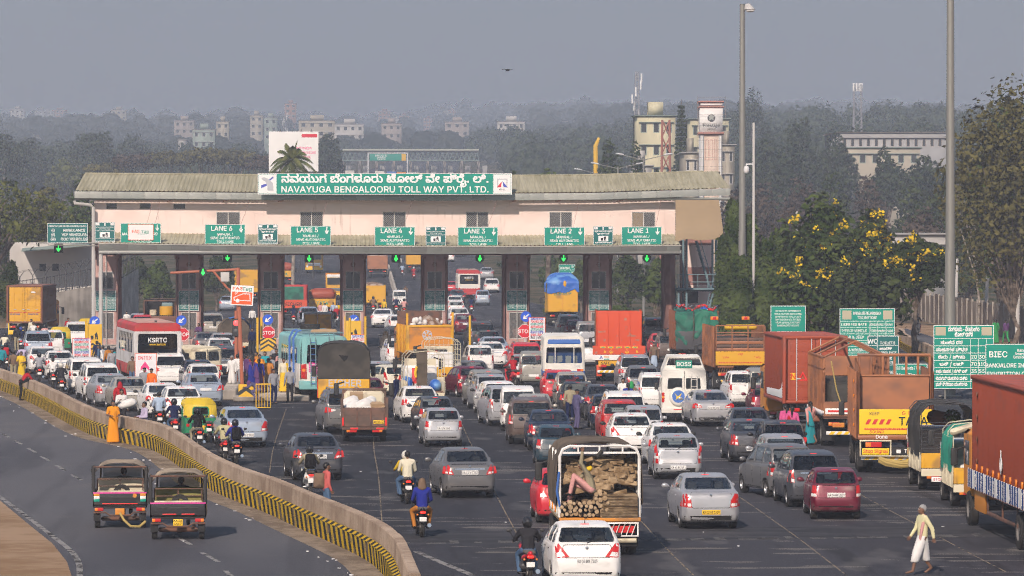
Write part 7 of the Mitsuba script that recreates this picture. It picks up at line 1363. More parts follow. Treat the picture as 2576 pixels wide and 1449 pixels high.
# high roof van and angled van
def tallvan(L,W,H,z,win,roof_drop,mt='paint_white',nwin=3,r=.35):
 m=Model();h=W/2;sec=rpoly([(-h,z),(h,z),(h,1.1),(h*.93,H-roof_drop),(h*.70,H),(-h*.70,H),(-h*.93,H-roof_drop),(-h,1.1)],.06);side=pl([(0,z),(.0,1.0),(.06,H-roof_drop),(.16,H),(L*.66,H),(L*.76,H-roof_drop),(L*.84,1.25),(L,.95),(L,z)]);plan=rpoly([(-h,0),(h,0),(h,L),(-h,L)],.16)
 b=ext_front(sec,-.2,L+.2)^ext_side(side,-h-.1,h+.1)^ext_plan(plan,0,H+1);hit=Hit(from_m(b.refine_to_length(.3)))
 cav=(ext_front(sec.buffer(-.07),.1,L*.74)^m3.Manifold.cube([W,L,H]).translate([-h,0,.7]));b=b-cav
 for w_ in win:b=b-ext_front(w_,-.2,.5)
 y0=.5;ws=[]
 for k in range(nwin):a=y0+k*(L*.74-y0)/nwin;c=a+(L*.74-y0)/nwin-.10;ws.append(rpoly([(a,1.15),(c,1.15),(c,H-roof_drop-.22),(a,H-roof_drop-.22)],.05));b=b-ext_side(ws[-1],-h-.3,h+.3)
 for ay in(.95,L-.85):b=b-m3.Manifold.cylinder(W+.3,r+.06,r+.06,20,True).rotate([0,90,0]).translate([0,ay,r])
 m.add('body',from_m(b),mt,30)
 for w_ in win:m.add('rear_window',skin(hit,w_,1,-1,-.012,.3,0),'dark_glass')
 for w_ in ws:
  for sg in(-1,1):m.add('side_window',skin(hit,w_,0,sg,-.012,.5,0),'dark_glass')
 for sg in(-1,1):
  for ay in(.95,L-.85):wheel(m,sg*(h-.12),ay,r,.2,'rim',sg)
  m.add('wing_mirror',bx(sg*(h+.12)-.08,sg*(h+.12)+.08,L*.78,L*.78+.06,1.2,1.5,.02),'black_plastic',0)
 m.b('door_gap','gap',-.008,.008,-.004,.03,z+.15,H-roof_drop);return m
win=[rpoly([(-.72,1.40),(-.08,1.40),(-.08,1.86),(-.68,1.86)],.04),rpoly([(.08,1.40),(.72,1.40),(.68,1.86),(.08,1.86)],.04)]
m=tallvan(5.4,1.98,2.78,.50,win,.62,'bus_white')
for sg in(-1,1):q=m.b('tail_light','lamp_red',sg*.90-.06,sg*.90+.06,-.03,.05,.82,1.25,.02);m.b(q+'__amber_lens','lamp_amber',sg*.90-.05,sg*.90+.05,-.04,-.03,1.0,1.1)
m.add('spare_cover',lathe([(.001,-.16),(.30,-.16),(.38,-.12),(.40,-.02),(.38,.02)],24,'y',(-.25,-.02,1.08)),'bus_white');m.add('blue_disc',lathe([(.001,-.175),(.27,-.17),(.275,-.15)],24,'y',(-.25,-.02,1.08)),'bus_blue');m.add('painted_bird',moved(sheet(pl([(-.18,.16),(-.02,.0),(.14,.15),(.06,-.05),(.1,-.14),(-.05,-.08),(-.12,-.16),(-.08,.0)]),-.21,.01),-.25,0,1.08),'plate_yellow',0)
q=m.b('name_panel','tag_green',-.36,.34,.02,.08,2.30,2.62,.01);wordle(m,'BOSS',.17,-.01,2.38,.015,'plate_white');m.b('rear_bumper','bus_white',-.98,.98,-.12,.1,.36,.60,.03);m.b('red_line','red_print',-.45,.45,-.13,-.12,.50,.54);m.add('ladder',join([tube([(.30,-.06,.7),(.30,-.06,2.0)],.02,5),tube([(.55,-.06,.7),(.55,-.06,2.0)],.02,5)]+[tube([(.29,-.06,z),(.56,-.06,z)],.015,4)for z in(.9,1.2,1.5,1.8)]),'bus_white',40)
for x in(-.35,.35):m.b('brake_hose','rusty',x-.02,x+.02,.3,.34,.05,.4)
BUILT['boss_van']=m
win=[rpoly([(-.70,1.12),(-.06,1.12),(-.06,1.62),(-.68,1.62)],.07),rpoly([(.06,1.12),(.70,1.12),(.68,1.62),(.06,1.62)],.07)]
m=tallvan(4.8,1.75,1.88,.42,win,.14,'old_cream',4,.33)
for sg in(-1,1):m.b('tail_light','lamp_red',sg*.78-.07,sg*.78+.07,-.025,.05,.62,.88,.02)
m.b('number_plate','plate_yellow',-.3,.2,-.03,.0,.55,.66);m.b('rear_bumper','old_cream',-.87,.87,-.08,.1,.34,.5,.03);m.b('red_band','red_print',-.86,.86,-.018,.02,.82,.87);BUILT['cream_van']=m
# yellow box light lorry, small tarpaulin pickup, open tank lorry
m=lorry(5.4,1.95,(1.2,4.4),.38,True,.8,cab='lorry_yellow',cab_h=2.1);m.b('box','paint_white',-.97,.97,.03,3.6,.85,2.2)
for sg in(-1,1):q=m.add('door',bx(min(sg*.015,sg*.9),max(sg*.015,sg*.9),-.02,.03,.92,2.12,.01),'lorry_yellow',0);m.b(q+'__hinge','plate_white',sg*.93-.06,sg*.93+.06,-.04,-.02,1.7,1.76);m.add('lock_rod',tube([(sg*.07,-.035,.95),(sg*.07,-.035,2.1)],.02,5),'lorry_yellow')
BUILT['box_lorry']=m
m=pickup('rusty','rusty',roof=2.0,W=1.75,boards=False);m.add('tarpaulin',canopy(1.9,3.0,.9,2.0,.25,-.04,21),'tarp_brown',30);m.add('blue_sheet',moved(canopy(1.6,2.6,1.6,2.08,.25,.1,5,closed=False),.2),'tarp_blue',30);BUILT['tarp_pickup']=m
m=lorry(6.6,2.3,(1.5,5.2),.45,True,1.0,cab='rusty');h=1.15;m.b('tailgate','container_brown',-h,h,-.04,.02,1.05,1.55)
for sg in(-1,1):side_panel(m,sg*h,0,4.6,1.05,2.7,'rusty',6,'rusty',sg)
m.add('top_frame',join([bx(-h,h,-.04,.04,2.62,2.72),bx(-h,-h+.08,-.04,.04,1.5,2.7),bx(h-.08,h,-.04,.04,1.5,2.7)]),'rusty',0);m.b('back_board','gap',-h,h,4.5,4.6,1.05,2.7)
m.add('yellow_tank',lathe([(.001,1.6),(.5,1.6),(.5,2.25),(.001,2.25)],16,'z',(.45,.8,0)),'lorry_yellow');m.add('white_drum',lathe([(.001,1.6),(.25,1.6),(.25,2.0),(.001,2.0)],12,'z',(-.5,.6,0)),'old_cream');m.b('engine','steel_blue',.1,.9,1.0,1.6,2.2,2.5,.05);BUILT['tank_lorry']=m
# rounded loads far beyond the gates
def simple_lorry(body,H=2.9,W=2.45,load=None,cab='lorry_orange',txt=None,roofm=None,tail=None):
 m=lorry(7.2,W,(1.5,5.8),.5,True,1.1,cab=cab);h=W/2
 for sg in(-1,1):side_panel(m,sg*h,0,5.2,1.15,H,body,7,body,sg)
 m.b('front_board',body,-h,h,5.1,5.2,1.15,H);m.b('floor','rusty',-h,h,0,5.2,1.1,1.16);m.b('tailgate',tail or body,-h,h,-.05,.02,1.15,1.9 if tail else H,.01)
 if load:m.add('load',from_m(hull_of(((-h+.4,.5,H-.3),(.35,.4,.5)),((h-.4,.5,H-.3),(.35,.4,.5)),((-h+.4,4.6,H-.3),(.35,.4,.5)),((h-.4,4.6,H-.3),(.35,.4,.5)),((0,2.5,H-.2),(.7,1.6,.55)))),load)
 if txt:wordle(m,txt[0],.3,0,1.35,-.05,txt[1],W*.7)
 return m
BUILT['far_red']=simple_lorry('bus_red',3.3,tail='lorry_red',txt=('EICHER','ink'),cab='bus_red');BUILT['far_red'].b('curtain','tarp_green',-1.1,.9,.3,.35,1.9,3.2)
BUILT['far_orange']=simple_lorry('lorry_orange',2.6,load='container_brick',tail='lorry_yellow',txt=('TATA','sign_green'));BUILT['far_yellow']=simple_lorry('lorry_yellow',2.9,load='rubble',cab='lorry_yellow');BUILT['far_brown']=simple_lorry('lorry_brown',2.8,load='rubble');BUILT['far_box']=simple_lorry('lorry_yellow',3.6,cab='lorry_yellow')
# oncoming lorry face
m=Model();m.add('cab',bx(-1.1,1.1,0,2,.6,2.9,.15),'lorry_yellow',40);m.b('windscreen','bus_glass',-.95,.95,-.02,.05,1.75,2.5,.02);m.b('grille','chrome',-.8,.8,-.04,.02,.95,1.35,.02);m.b('bumper','plate_yellow',-1.12,1.12,-.15,.1,.45,.75,.03);m.b('visor','plate_white',-1.0,1.0,-.1,.1,2.55,2.9,.03)
for sg in(-1,1):m.add('headlight',lathe([(.001,-.06),(.13,-.05),(.15,0)],12,'y',(sg*.85,-.02,.9)),'lamp_clear');wheel(m,sg*.9,1.1,.48,.28,'steel_rim',sg);wheel(m,sg*.9,5.5,.48,.28,'steel_rim',sg);
m.b('body','lorry_orange',-1.15,1.15,2.1,7.0,.9,3.0);BUILT['oncoming']=m
# open three wheelers on the left road
def tempo(seat_mt,flag,plate_mt,plate_txt,deco):
 m=Model();h=.74;zf=.62
 q=m.b('rear_panel','paint_black',-h,h,-.03,.03,.66,1.02,.03);m.b(q+'__pink_line','pink_stripe',-h-.01,h+.01,-.045,-.03,.985,1.025);m.b(q+'__pressed_line','black_plastic',-.55,.55,-.04,-.03,.84,.90,.01)
 m.b('floor','dark_steel',-h,h,.0,2.1,zf-.06,zf);m.b('rear_sill','old_cream',-h+.1,h-.1,-.02,.06,1.02,1.07)
 for sg in(-1,1):
  m.b('corner_post','black_plastic',sg*h-.05,sg*h+.05,-.04,.06,.98,1.78,.02);m.b('side_panel','paint_black',sg*h-.02,sg*h+.02,.05,2.2,.6,1.0);m.add('side_curtain',bx(sg*(h-.02)-.015,sg*(h-.02)+.015,.06,.5,1.0,1.74),'tarp_black',0)
  for k in range(3):m.add('painted_heart',from_m(ext_side(Point(.22,1.15+k*.2).buffer(.05),sg*(h-.02)-.025,sg*(h-.02)+.025)),('net_green','bus_blue','plate_white')[k],0)
  m.add('front_post',tube([(sg*(h-.1),2.3,.9),(sg*(h-.14),2.15,1.75)],.03,5),'paint_black');wheel(m,sg*(h-.10),.35,.25,.15,'steel_rim',sg);m.add('mudflap',bx(sg*(h-.1)-.1,sg*(h-.1)+.1,-.0,.02,.22,.5),'rubber',0)
  q=m.b('tail_light','lamp_red',sg*.58-.12,sg*.58+.12,-.07,.0,.50,.59,.01);m.b(q+'__amber_lens','lamp_amber',sg*.66-.04,sg*.66+.04,-.08,-.07,.505,.585)
  if flag:
   for i,c in enumerate(('lorry_orange','plate_white','sign_green')):m.add('flag_stripe',bx(sg*(h-.09)-.08,sg*(h-.09)+.08,-.045,-.03,.92-.08*i,1.0-.08*i),c,0)
 wheel(m,0,2.6,.25,.14,'steel_rim',1);m.add('fork',tube([(0,2.5,.25),(0,2.45,.9)],.05,6),'dark_steel')
 m.add('nose',from_m(hull_of(((-.35,2.3,.7),.2),((.35,2.3,.7),.2),((-.5,2.1,.95),.12),((.5,2.1,.95),.12),((0,2.75,.6),.15))),'paint_black');m.b('windscreen','glass',-.55,.55,2.22,2.24,1.05,1.7)
 m.add('roof',canopy(1.56,2.45,1.62,1.78,.05,-.06,5,closed=False),'roof_canvas',30);m.add('roof_bar',tube([(-h,-.03,1.74),(h,-.03,1.74)],.025,5),'rusty')
 m.b('bench_back',seat_mt,-h+.08,h-.08,.95,1.03,.95,1.38,.03);m.b('bench',seat_mt,-h+.08,h-.08,.95,1.4,.80,.95,.03);m.b('rear_board',seat_mt,-h+.06,h-.06,.25,.3,.66,1.05,.02);m.b('bench',seat_mt,-h+.06,h-.06,.12,.5,.95,1.03,.02)
 m.add('seat_frame',join([bx(-.66,.66,.22,.25,1.17,1.20),bx(-.66,-.62,.22,.25,1.0,1.4),bx(-.02,.02,.22,.25,1.0,1.4),bx(.62,.66,.22,.25,1.0,1.4),bx(-.66,.66,.22,.25,1.37,1.40)]),'rusty',0);m.add('spare_wheel',lathe([(.12,-.07),(.24,-.08),(.24,.08),(.12,.07),(.12,-.07)],18,'y',(0.05,.16,1.0)),'tyre')
 m.add('bumper_bar',join([tube([(-h,-.08,.46),(-.4,-.08,.46),(-.28,-.08,.38),(.28,-.08,.38),(.4,-.08,.46),(h,-.08,.46)],.025,5),bx(-.3,.3,-.09,-.06,.36,.40)]),'rusty',40);q=m.b('number_plate',plate_mt,-.13,.13,-.11,-.09,.40,.58)
 for i,t in enumerate(plate_txt):m.add(q+'__plate_lettering',moved(text(t,.06,.004,True,.23),0,-.11,.505-.085*i),'ink',0)
 for a,b in deco:m.b('reflector_strip','reflector_red',a,b,-.045,-.03,.69,.72)
 m.b('axle_beam','rusty',-h+.2,h-.2,.25,.45,.2,.32,.04);m.add('exhaust',tube([(.4,.1,.3),(.42,.9,.32)],.05,6),'rusty');return m
tex_paint('roof_canvas',(.27,.22,.16),(.20,.16,.12),1.6,.35,.65,.8);mat('seat_cream',(.60,.54,.40),.7);mat('seat_olive',(.24,.22,.06),.7)
m=tempo('seat_cream',True,'lorry_orange',(),((-.5,.5),));m.add('yellow_words',moved(text('TRIKE KING',.06,.004),-.35,-.032,.93),'plate_yellow',0,'stuff');m.add('round_sticker',lathe([(.001,-.045),(.06,-.045),(.06,-.03)],14,'y',(.42,0,.93)),'lorry_orange');m.add('trailing_hose',tube([(0,-.1,.45),(.12,-.16,.25),(.3,-.2,.08),(.55,-.1,.06),(.72,.0,.2)],.035,7),'rope_straw');m.parts=[p for p in m.parts if p[0]!='yellow_words'];BUILT['tempo_a']=m
m=tempo('seat_olive',False,'plate_yellow',('KA 02','6617'),((-.42,-.05),(.10,.45)));BUILT['tempo_b']=m
def auto():
 m=Model();h=.64;mat('auto_yellow',(.66,.47,.03),.5);mat('auto_green',(.015,.20,.09),.45)
 sec=rpoly([(-h,.95),(h,.95),(h*.94,1.5),(h*.70,1.70),(-h*.70,1.70),(-h*.94,1.5)],.1);hood=(ext_front(sec,0,1.9)^ext_side(rpoly([(0,.9),(.04,1.45),(.25,1.72),(1.8,1.68),(1.9,1.5),(1.9,1.4),(.62,1.35),(.62,.9)],.08),-1,1))-(ext_front(sec.buffer(-.05),.06,2.0)^ext_side(pl([(.07,.8),(.10,1.45),(.28,1.65),(2.1,1.62),(2.1,.8)]),-1,1));win=rpoly([(-.30,1.08),(.30,1.08),(.27,1.36),(-.27,1.36)],.06);hood=hood-ext_front(win,-.1,.2)
 m.add('hood',from_m(hood),'auto_yellow',40);m.add('window_frame',sheet(win.buffer(.04).difference(win.buffer(-.005)),-.005,.04),'auto_green',0);m.add('rear_window',sheet(win,.03,.004),'dark_glass',0)
 m.add('body',from_m((ext_plan(rpoly([(-h,0),(h,0),(h,1.4),(-h,1.4)],.12),.32,.97))-(m3.Manifold.cube([1.1,1.0,.6]).translate([-.55,.5,.45]))),'auto_green',40);m.add('nose',from_m(hull_of(((-.3,2.2,.75),.18),((.3,2.2,.75),.18),((0,2.45,.5),.15),((0,2.2,1.0),.15))),'auto_green');m.b('windscreen','glass',-.5,.5,2.05,2.07,1.0,1.5);m.add('front_frame',join([tube([(-.55,2.0,.9),(-.55,1.9,1.6)],.03,5)]),'auto_green');m.add('front_frame',tube([(.55,2.0,.9),(.55,1.9,1.6)],.03,5),'auto_green')
 for sg in(-1,1):wheel(m,sg*(h-.1),.38,.22,.12,'steel_rim',sg);m.b('tail_light','lamp_red',sg*.5-.06,sg*.5+.06,-.03,.02,.62,.74,.01)
 wheel(m,0,2.2,.22,.12,'steel_rim',1);m.b('number_plate','plate_yellow',-.15,.15,-.025,.0,.50,.66);m.b('bench','seat_fabric',-.5,.5,.5,.8,.5,1.0,.05);m.b('rear_bumper','black_plastic',-h,h,-.06,.02,.30,.38,.02);return m
BUILT['auto']=auto()
# ---------------------------------------------------------------- the traffic
def put(kind,name,x,y,rz,label,cat_,z=0,s=1.0,mats=None):return spawn(BUILT[kind],name,x,y,z,rz,label,cat_,None,mats,s)
# nearest rows
car('swift','white',5.79,103.48,2,'white hatchback cut by the bottom edge of the picture, beside the log lorry',1,reg='KA 04 MN 7309')
car('etios','silver',10.34,122.99,2.3,'silver saloon with yellow number plate right of the log lorry',1,'plate_yellow','KA 02 AE 3209')
car('swift','red',6.41,125.41,1,'bright red hatchback half hidden behind the log lorry',1)
car('alto','maroon',14.36,126.63,-1.5,'maroon hatchback with rear passengers, nearest car of the right lanes',1,reg='KA 04 MK 2639')
car('dzire','grey',3.94,136.62,6.5,'grey saloon with a yellow sticker in its rear window',0,reg='KA 11 M 7353')
car('dzire','slate',-0.81,145.91,7,'dark grey saloon beside the scooter rider with the backpack',0,reg='KA 03 MS 6086')
car('alto','silver',3.89,166.93,3.6,'silver hatchback with dark bumper in the middle lane gap',1,reg='KA 51 M 1840')
car('indica','silver',11.25,145.97,0,'silver hatchback with tall red lamps behind the log lorry',0,reg='KA 41 M 2691')
car('ertiga','slate',14.29,131.87,2,'dark grey people carrier just left of the maroon hatchback',1,**{'@lamp':'lamp_red'})
car('wagon','grey',14.01,136.50,13,'blue grey hatchback turning left, left of the dark grey people carrier',0)
car('wagon','silver',14.49,142.58,3,'grey hatchback roof showing behind the turning blue grey one',1)
car('ertiga','black',15.34,151.33,-1,'black people carrier with lit brake lamp in the right lanes',1)
car('etios','slate',14.69,156.17,1,'dark saloon with silver lower boot in the right lanes',1)
car('dzire','slate',15.48,165.01,-1,'dark grey saloon right of the silver saloon near the high roofed van',0)
car('ciaz','silver',15.51,182.84,3,'silver saloon with lit brake lamps right of the high roofed van',1,reg='DL 8C AM 4843')
car('dzire','white',11.55,152.57,1,'white saloon hidden behind the silver hatchback with tall lamps',1)
car('alto','teal_dark',7.56,153.24,0,'dark teal hatchback just behind the log lorry',0)
car('etios','navy',7.82,164.04,0,'dark navy saloon with things on its rear shelf',1)
car('suv','brown',7.34,168.81,0,'dark brown car with white roof rails left of the navy saloon',1)
car('swift','white',10.69,160.80,-1,'white hatchback with roof rails and slim lamps behind the log lorry',0)
car('wagon','silver',11.40,164.32,-1,'silver hatchback roof behind the white one with rails',0)
car('wagon','brick',10.81,169.57,1,'bright red hatchback behind the white one with rails',1)
car('suv','white',11.31,174.48,0,'white car with dark glass behind the bright red hatchback',1)
car('alto','navy',11.01,179.79,0,'dark blue hatchback left of the white car with dark glass',1)
car('dzire','slate',11.29,188.07,0,'slate saloon beside the two women selling things',1)
car('dzire','black',10.39,190.94,0,'black saloon beside the man in purple overalls',0)
car('wagon','beige',10.57,199.98,0,'beige hatchback behind the black saloon',0)
car('indica','red',10.35,206.98,0,'deep red hatchback behind the white and blue minibus',1)
car('innova','white',14.89,221.14,0,'white people carrier with roof rack behind the high roofed van',1,**{'@paint':'paint_silver'})
car('ertiga','grey',14.36,207.41,-1,'grey people carrier behind the seated sellers',1)
car('suv','white',14.16,195.37,-1,'white off road car left of the high roofed van',1)
car('wagon','white',18.57,200.98,3,'white hatchback with big red lamps right of the high roofed van',0)
car('van','champagne',19.43,200.40,1,'grey beige van left of the red container lorry',0)
car('alto','maroon',18.44,188.57,0,'dark red car between the beige van and the container lorry',0)
# third lane queue
car('van','white',7.27,179.23,-1,'white van left of the purple overalls man',0)
car('wagon','beige',7.75,175.12,-1,'beige hatchback roof left of the navy saloon',0)
car('ertiga','silver',6.94,183.18,6,'silver people carrier left of the white van',1)
car('indica','white',6.99,192.98,6,'white hatchback with grey roof in the third lane queue',1)
car('wagon','silver',6.78,197.66,6,'silver hatchback behind the white one with grey roof',1)
car('ertiga','champagne',6.81,202.00,6,'champagne people carrier right of the dusty maroon car',1)
car('indica','maroon',6.38,212.52,12,'dusty maroon hatchback right of the open pickup',1)
car('dzire','grey',6.69,219.48,7,'grey car behind the dusty maroon hatchback',0)
car('wagon','white',7.69,241.79,5,'white hatchback with a sticker in its window beside the caged pickup',0)
car('dzire','white',8.73,252.54,5,'white saloon behind the stickered white hatchback',0)
car('dzire','iceblue',9.26,263.37,5,'blue silver saloon between white and black cars',0)
car('swift','slate',9.41,278.09,5,'dark hatchback with bright lamps in the third lane',1)
car('suv','slate',9.34,290.38,5,'dark off road car with roof rails in the third lane',1)
car('dzire','maroon',9.23,324.14,5,'maroon saloon at the far end of the third lane',0)
car('swift','white',9.41,348.03,5,'white hatchback beyond the maroon saloon',0)
car('suv','red',10.26,242.49,1,'big red off road car left of the white and blue minibus',0)
car('van','champagne',9.96,225.82,-1,'grey beige van left of the white and blue minibus',0)
car('alto','silver',9.73,231.81,0,'small silver car between red car and minibus',0)
car('innova','beige',16.32,312.30,0,'beige people carrier below the blue tarpaulin lorry',1)
car('alto','maroon',16.63,309.14,0,'dark red car right of the beige people carrier',0)
car('van','silver',16.41,290.11,0,'grey van left of the red high walled lorry',0)
car('swift','white',14.62,255.83,0,'white hatchback hidden beside the red high walled lorry',0)
car('suv','slate',21.73,301.82,-1,'dark car with light bar right of the red high walled lorry',1)
car('indica','red',20.02,271.71,0,'red hatchback right of the red high walled lorry',1)
car('suv','brown',19.88,262.95,0,'dark brown car beside the green cloth lorry',0)
# middle: around the dumper
car('dzire','white',3.37,186.29,6,'white saloon in front of the open pickup',1)
car('alto','slate',3.85,177.72,6,'dark blue hatchback right of the white saloon',1)
car('indica','cream',2.73,214.52,20,'cream taxi hatchback turning beside the dark tarpaulin lorry',0)
car('dzire','grey',3.62,214.48,5,'grey car behind the open pickup',1)
car('alto','maroon',1.22,198.41,6,'dark red car hidden by the dark tarpaulin lorry',1)
car('indica','silver',1.90,219.67,5,'silver roof of a car behind the cream taxi',0)
car('wagon','white',3.37,255.38,7,'white hatchback left of the orange dumper',1)
car('suv','slate',3.74,278.52,7,'dark car left of the orange dumper, behind the white one',1)
car('indica','white',4.31,323.76,6,'small white hatchback at the far left of the dumper',0)
car('ciaz','white',3.28,345.02,-4,'white saloon leaving through the gate of lane 4',0)
car('innova','grey',0.14,177.44,6,'silver grey people carrier squeezed behind the brown mini lorry',1)
car('indica','iceblue',-2.57,352.50,4,'pale blue hatchback with a learner sticker beyond the gate',0)
# left lanes
car('etios','iceblue',-3.68,166.88,9,'pale blue saloon right of the near yellow and green three wheeler',1,reg='KA 50 P 5249')
car('dzire','iceblue',-6.32,202.51,9,'pale blue saloon behind the near yellow and green three wheeler',0)
car('indica','white',-6.75,216.15,8,'white hatchback with seats showing, behind the pale blue saloons',0)
car('etios','navy',-7.20,222.00,8,'dark blue saloon left of the cream van',1)
car('innova','white',-8.74,224.35,6,'white people carrier behind the two guards',1,pane='dark_glass')
car('ciaz','white',-7.74,191.55,9,'white saloon with red lamps behind the flower sellers',1)
car('swift','white',-6.78,187.16,8,'white hatchback half hidden by the near three wheeler',1)
car('dzire','beige',-9.49,197.77,10,'pale silver saloon with flowers in its window, behind the sellers',0)
car('etios','silver',-10.59,202.68,11,'silver saloon along the barrier, third from the sellers',0)
car('suv','white',-11.44,209.01,10,'white car with roof rails behind the silver saloon at the barrier',0)
car('suv','white',-12.65,217.39,9,'white off road car with dusty roof below the white hoarding',0)
car('dzire','white',-15.13,236.49,8,'white saloon with blue plate beside the grey shirted rider',1)
car('swift','white',-16.62,244.83,7,'white hatchback with dusty blue roof in the left queue',1)
car('innova','iceblue',-18.52,268.28,6,'blue grey people carrier in the left queue',1)
car('wagon','white',-18.10,275.23,7,'white hatchback left of the far three wheeler',1)
car('innova','white',-17.47,291.43,5,'white people carrier above the white hoarding',0)
car('wagon','red',-14.36,317.54,3,'red hatchback roof behind the red and white bus',0)
car('dzire','silver',-15.04,327.39,3,'silver car behind the red hatchback at the gate',0)
car('innova','beige',-9.30,317.34,4,'beige people carrier beyond the gate of lane 6',0)
car('swift','silver',-7.31,272.58,5,'silver hatchback in lane 6 below the brown tarpaulin',1)
car('swift','white',-7.19,261.21,5,'white hatchback in lane 6, second of its queue',0)
car('dzire','slate',-6.74,248.89,5,'dark car in lane 6 with a lit brake lamp',1)
car('innova','slate',-6.28,236.15,5,'dark people carrier right of the cream van',1)
car('etios','grey',-8.38,275.88,5,'grey car left of the silver one in lane 6',0)
# beyond the gates
def zr(y):return float(road_z(y))+.05
def beyond(kind,col,p,y,rz,lab,lit=0):x=WX(p,y);car(kind,col,x,y,rz,lab,lit,z=zr(y))
beyond('wagon','iceblue',1214,460,0,'silver blue hatchback far beyond lane 3, right of the far bus');beyond('innova','white',1237,500,0,'white people carrier far beyond lane 3 beside the hedge');beyond('dzire','silver',1224,540,0,'silver car beyond the far red and white bus');beyond('swift','white',1147,415,0,'white hatchback just beyond the gate of lane 3');beyond('dzire','white',1144,440,0,'white saloon behind the far white hatchback');beyond('dzire','teal_dark',1150,465,0,'dark green car ahead of the far white saloons');beyond('alto','red',1133,500,0,'red car left of the far red and white bus');beyond('swift','white',1128,600,0,'white car far up the road above the red one');beyond('suv','white',1152,620,0,'white off road car far up the road')
beyond('van','white',1005,455,0,'white van beyond the gate of lane 4');beyond('swift','white',1019,640,0,'white car far up the road left of the yellow box lorry');beyond('innova','white',722,430,0,'white car edge beyond the booth behind the teal bus',1);beyond('dzire','iceblue',573,440,0,'grey car beyond the gate below the orange gantry')
# lorries and buses
put('logs','log_lorry',6.68,112.74,.7,'light lorry heaped with logs and planks under a brown tarpaulin','lorry')
put('mini','mini_lorry',0.92,169.95,0,'brown mini lorry carrying white sacks and cartons','lorry')
put('dark_tarp','tarpaulin_lorry',0.13,187.84,0,'orange lorry under a torn dark tarpaulin','lorry')
put('dumper','dumper',4.86,238.77,6,'orange yellow dumper loaded with rubble','lorry')
put('cage','caged_pickup',5.17,219.54,4,'small yellow pickup with a pale wire cage by the dumper','lorry')
put('frame_pickup','open_pickup',3.89,199.92,4,'open framed pickup with blue bags and upright board','lorry')
put('red','high_walled_lorry',14.76,231.61,-3,'scratched orange red high walled lorry with painted tail','lorry')
put('garbage','tipper_lorry',17.85,351.02,0,'yellow lorry under a torn blue tarpaulin at the gate of lane 2','lorry')
put('green','garlanded_lorry',20.43,250.36,-1,'brown lorry covered in green cloth with red garlands','lorry')
put('brown_tip','tipper_lorry',19.90,217.66,1,'rusty brown tipper with amber roof lamps and yellow tailgate','lorry')
put('container_red','container_lorry',18.72,171.73,1.5,'brick red container lorry with white lock rods','lorry')
put('frame_lorry','stake_lorry',19.57,165.48,-.6,'brown stake sided lorry with open gabled frame','lorry')
put('tata','tipper_lorry',18.88,148.38,-4,'brown tipper with bright yellow tailgate and straw rope','lorry')
put('black_pickup','covered_pickup',19.43,139.15,-1,'small cream and yellow pickup under a black cover','lorry')
put('green_pickup','covered_pickup',19.29,130.97,-1.7,'small cream pickup under green netting','lorry')
put('brick','long_lorry',19.05,111.8,0,'brick red lorry with white lettered side band at the right edge','lorry')
put('container_yellow','container_lorry',-22.38,311.19,-4,'yellow doored container lorry at the far left','lorry')
put('state_bus','bus',-9.40,225.20,8,'red and silver state bus lettered KSRTC','bus')
put('teal_bus','bus',-0.81,209.18,7,'turquoise and white private bus with roof ladder','bus')
put('minibus','minibus',11.31,221.28,-1.3,'white minibus with blue stripe and skirt','minibus')
put('boss_van','tall_van',14.70,186.79,-3,'cream high roofed van with a round blue spare wheel cover','van')
put('cream_van','side_van',-7.07,232.47,26,'cream van standing aslant left of the island','van')
put('box_lorry','box_lorry',-1.56,297.85,0,'small box lorry with yellow doors beyond the teal bus','lorry')
put('tarp_pickup','tarpaulin_pickup',-6.78,279.99,4,'small pickup under brown and blue tarpaulin in lane 6','lorry')
put('tank_lorry','open_lorry',PX(403,318),318,0,'rusty open lorry carrying a yellow tank beyond the left gate','lorry')
put('tempo_a','three_wheeler',-6.22,123.41,1,'black open three wheeler with cream benches and a trailing hose','three wheeler');put('tempo_b','three_wheeler',-4.42,118.93,1,'black open three wheeler with olive benches and yellow plate','three wheeler')
put('auto','auto_rickshaw',-5.44,170.20,7,'yellow and green auto rickshaw nearest the barrier','auto rickshaw');put('auto','auto_rickshaw',-17.87,280.43,6,'yellow and green auto rickshaw in the far left queue','auto rickshaw');put('auto','auto_rickshaw',-17.46,303.36,5,'yellow auto rickshaw behind the yellow bin board','auto rickshaw')
for kind,nm_,p,y,rz,lab,c in(('state_bus','bus',1180,483,0,'red and white bus far beyond the gate of lane 3','bus'),('far_red','lorry',739,400,0,'red lorry with open curtain beyond the booth above the STOP sign','lorry'),('far_orange','lorry',811,405,0,'orange lorry with heaped load beyond the gate of lane 5','lorry'),('far_yellow','lorry',938,425,0,'yellow lorry beyond the booth left of the dumper','lorry'),('far_brown','lorry',950,545,0,'brown tipper far up the road beside the median','lorry'),('far_box','lorry',1047,560,0,'tall yellow box lorry far up the road','lorry'),('oncoming','lorry',845,480,0,'yellow fronted lorry coming towards the gates','lorry'),('far_brown','lorry',960,640,0,'faint brown lorry farthest up the road','lorry'),('far_orange','lorry',712,520,0,'orange lorry far left beyond the gate of lane 5','lorry'),('oncoming','lorry',790,560,0,'second oncoming lorry beyond the gate of lane 5','lorry'),('far_box','lorry',620,470,0,'yellow lorry beyond the orange gantry','lorry')):put(kind,nm_,WX(p,y),y,rz,lab,c,zr(y),mats={'bus_silver':'bus_white'}if kind=='state_bus' else None)
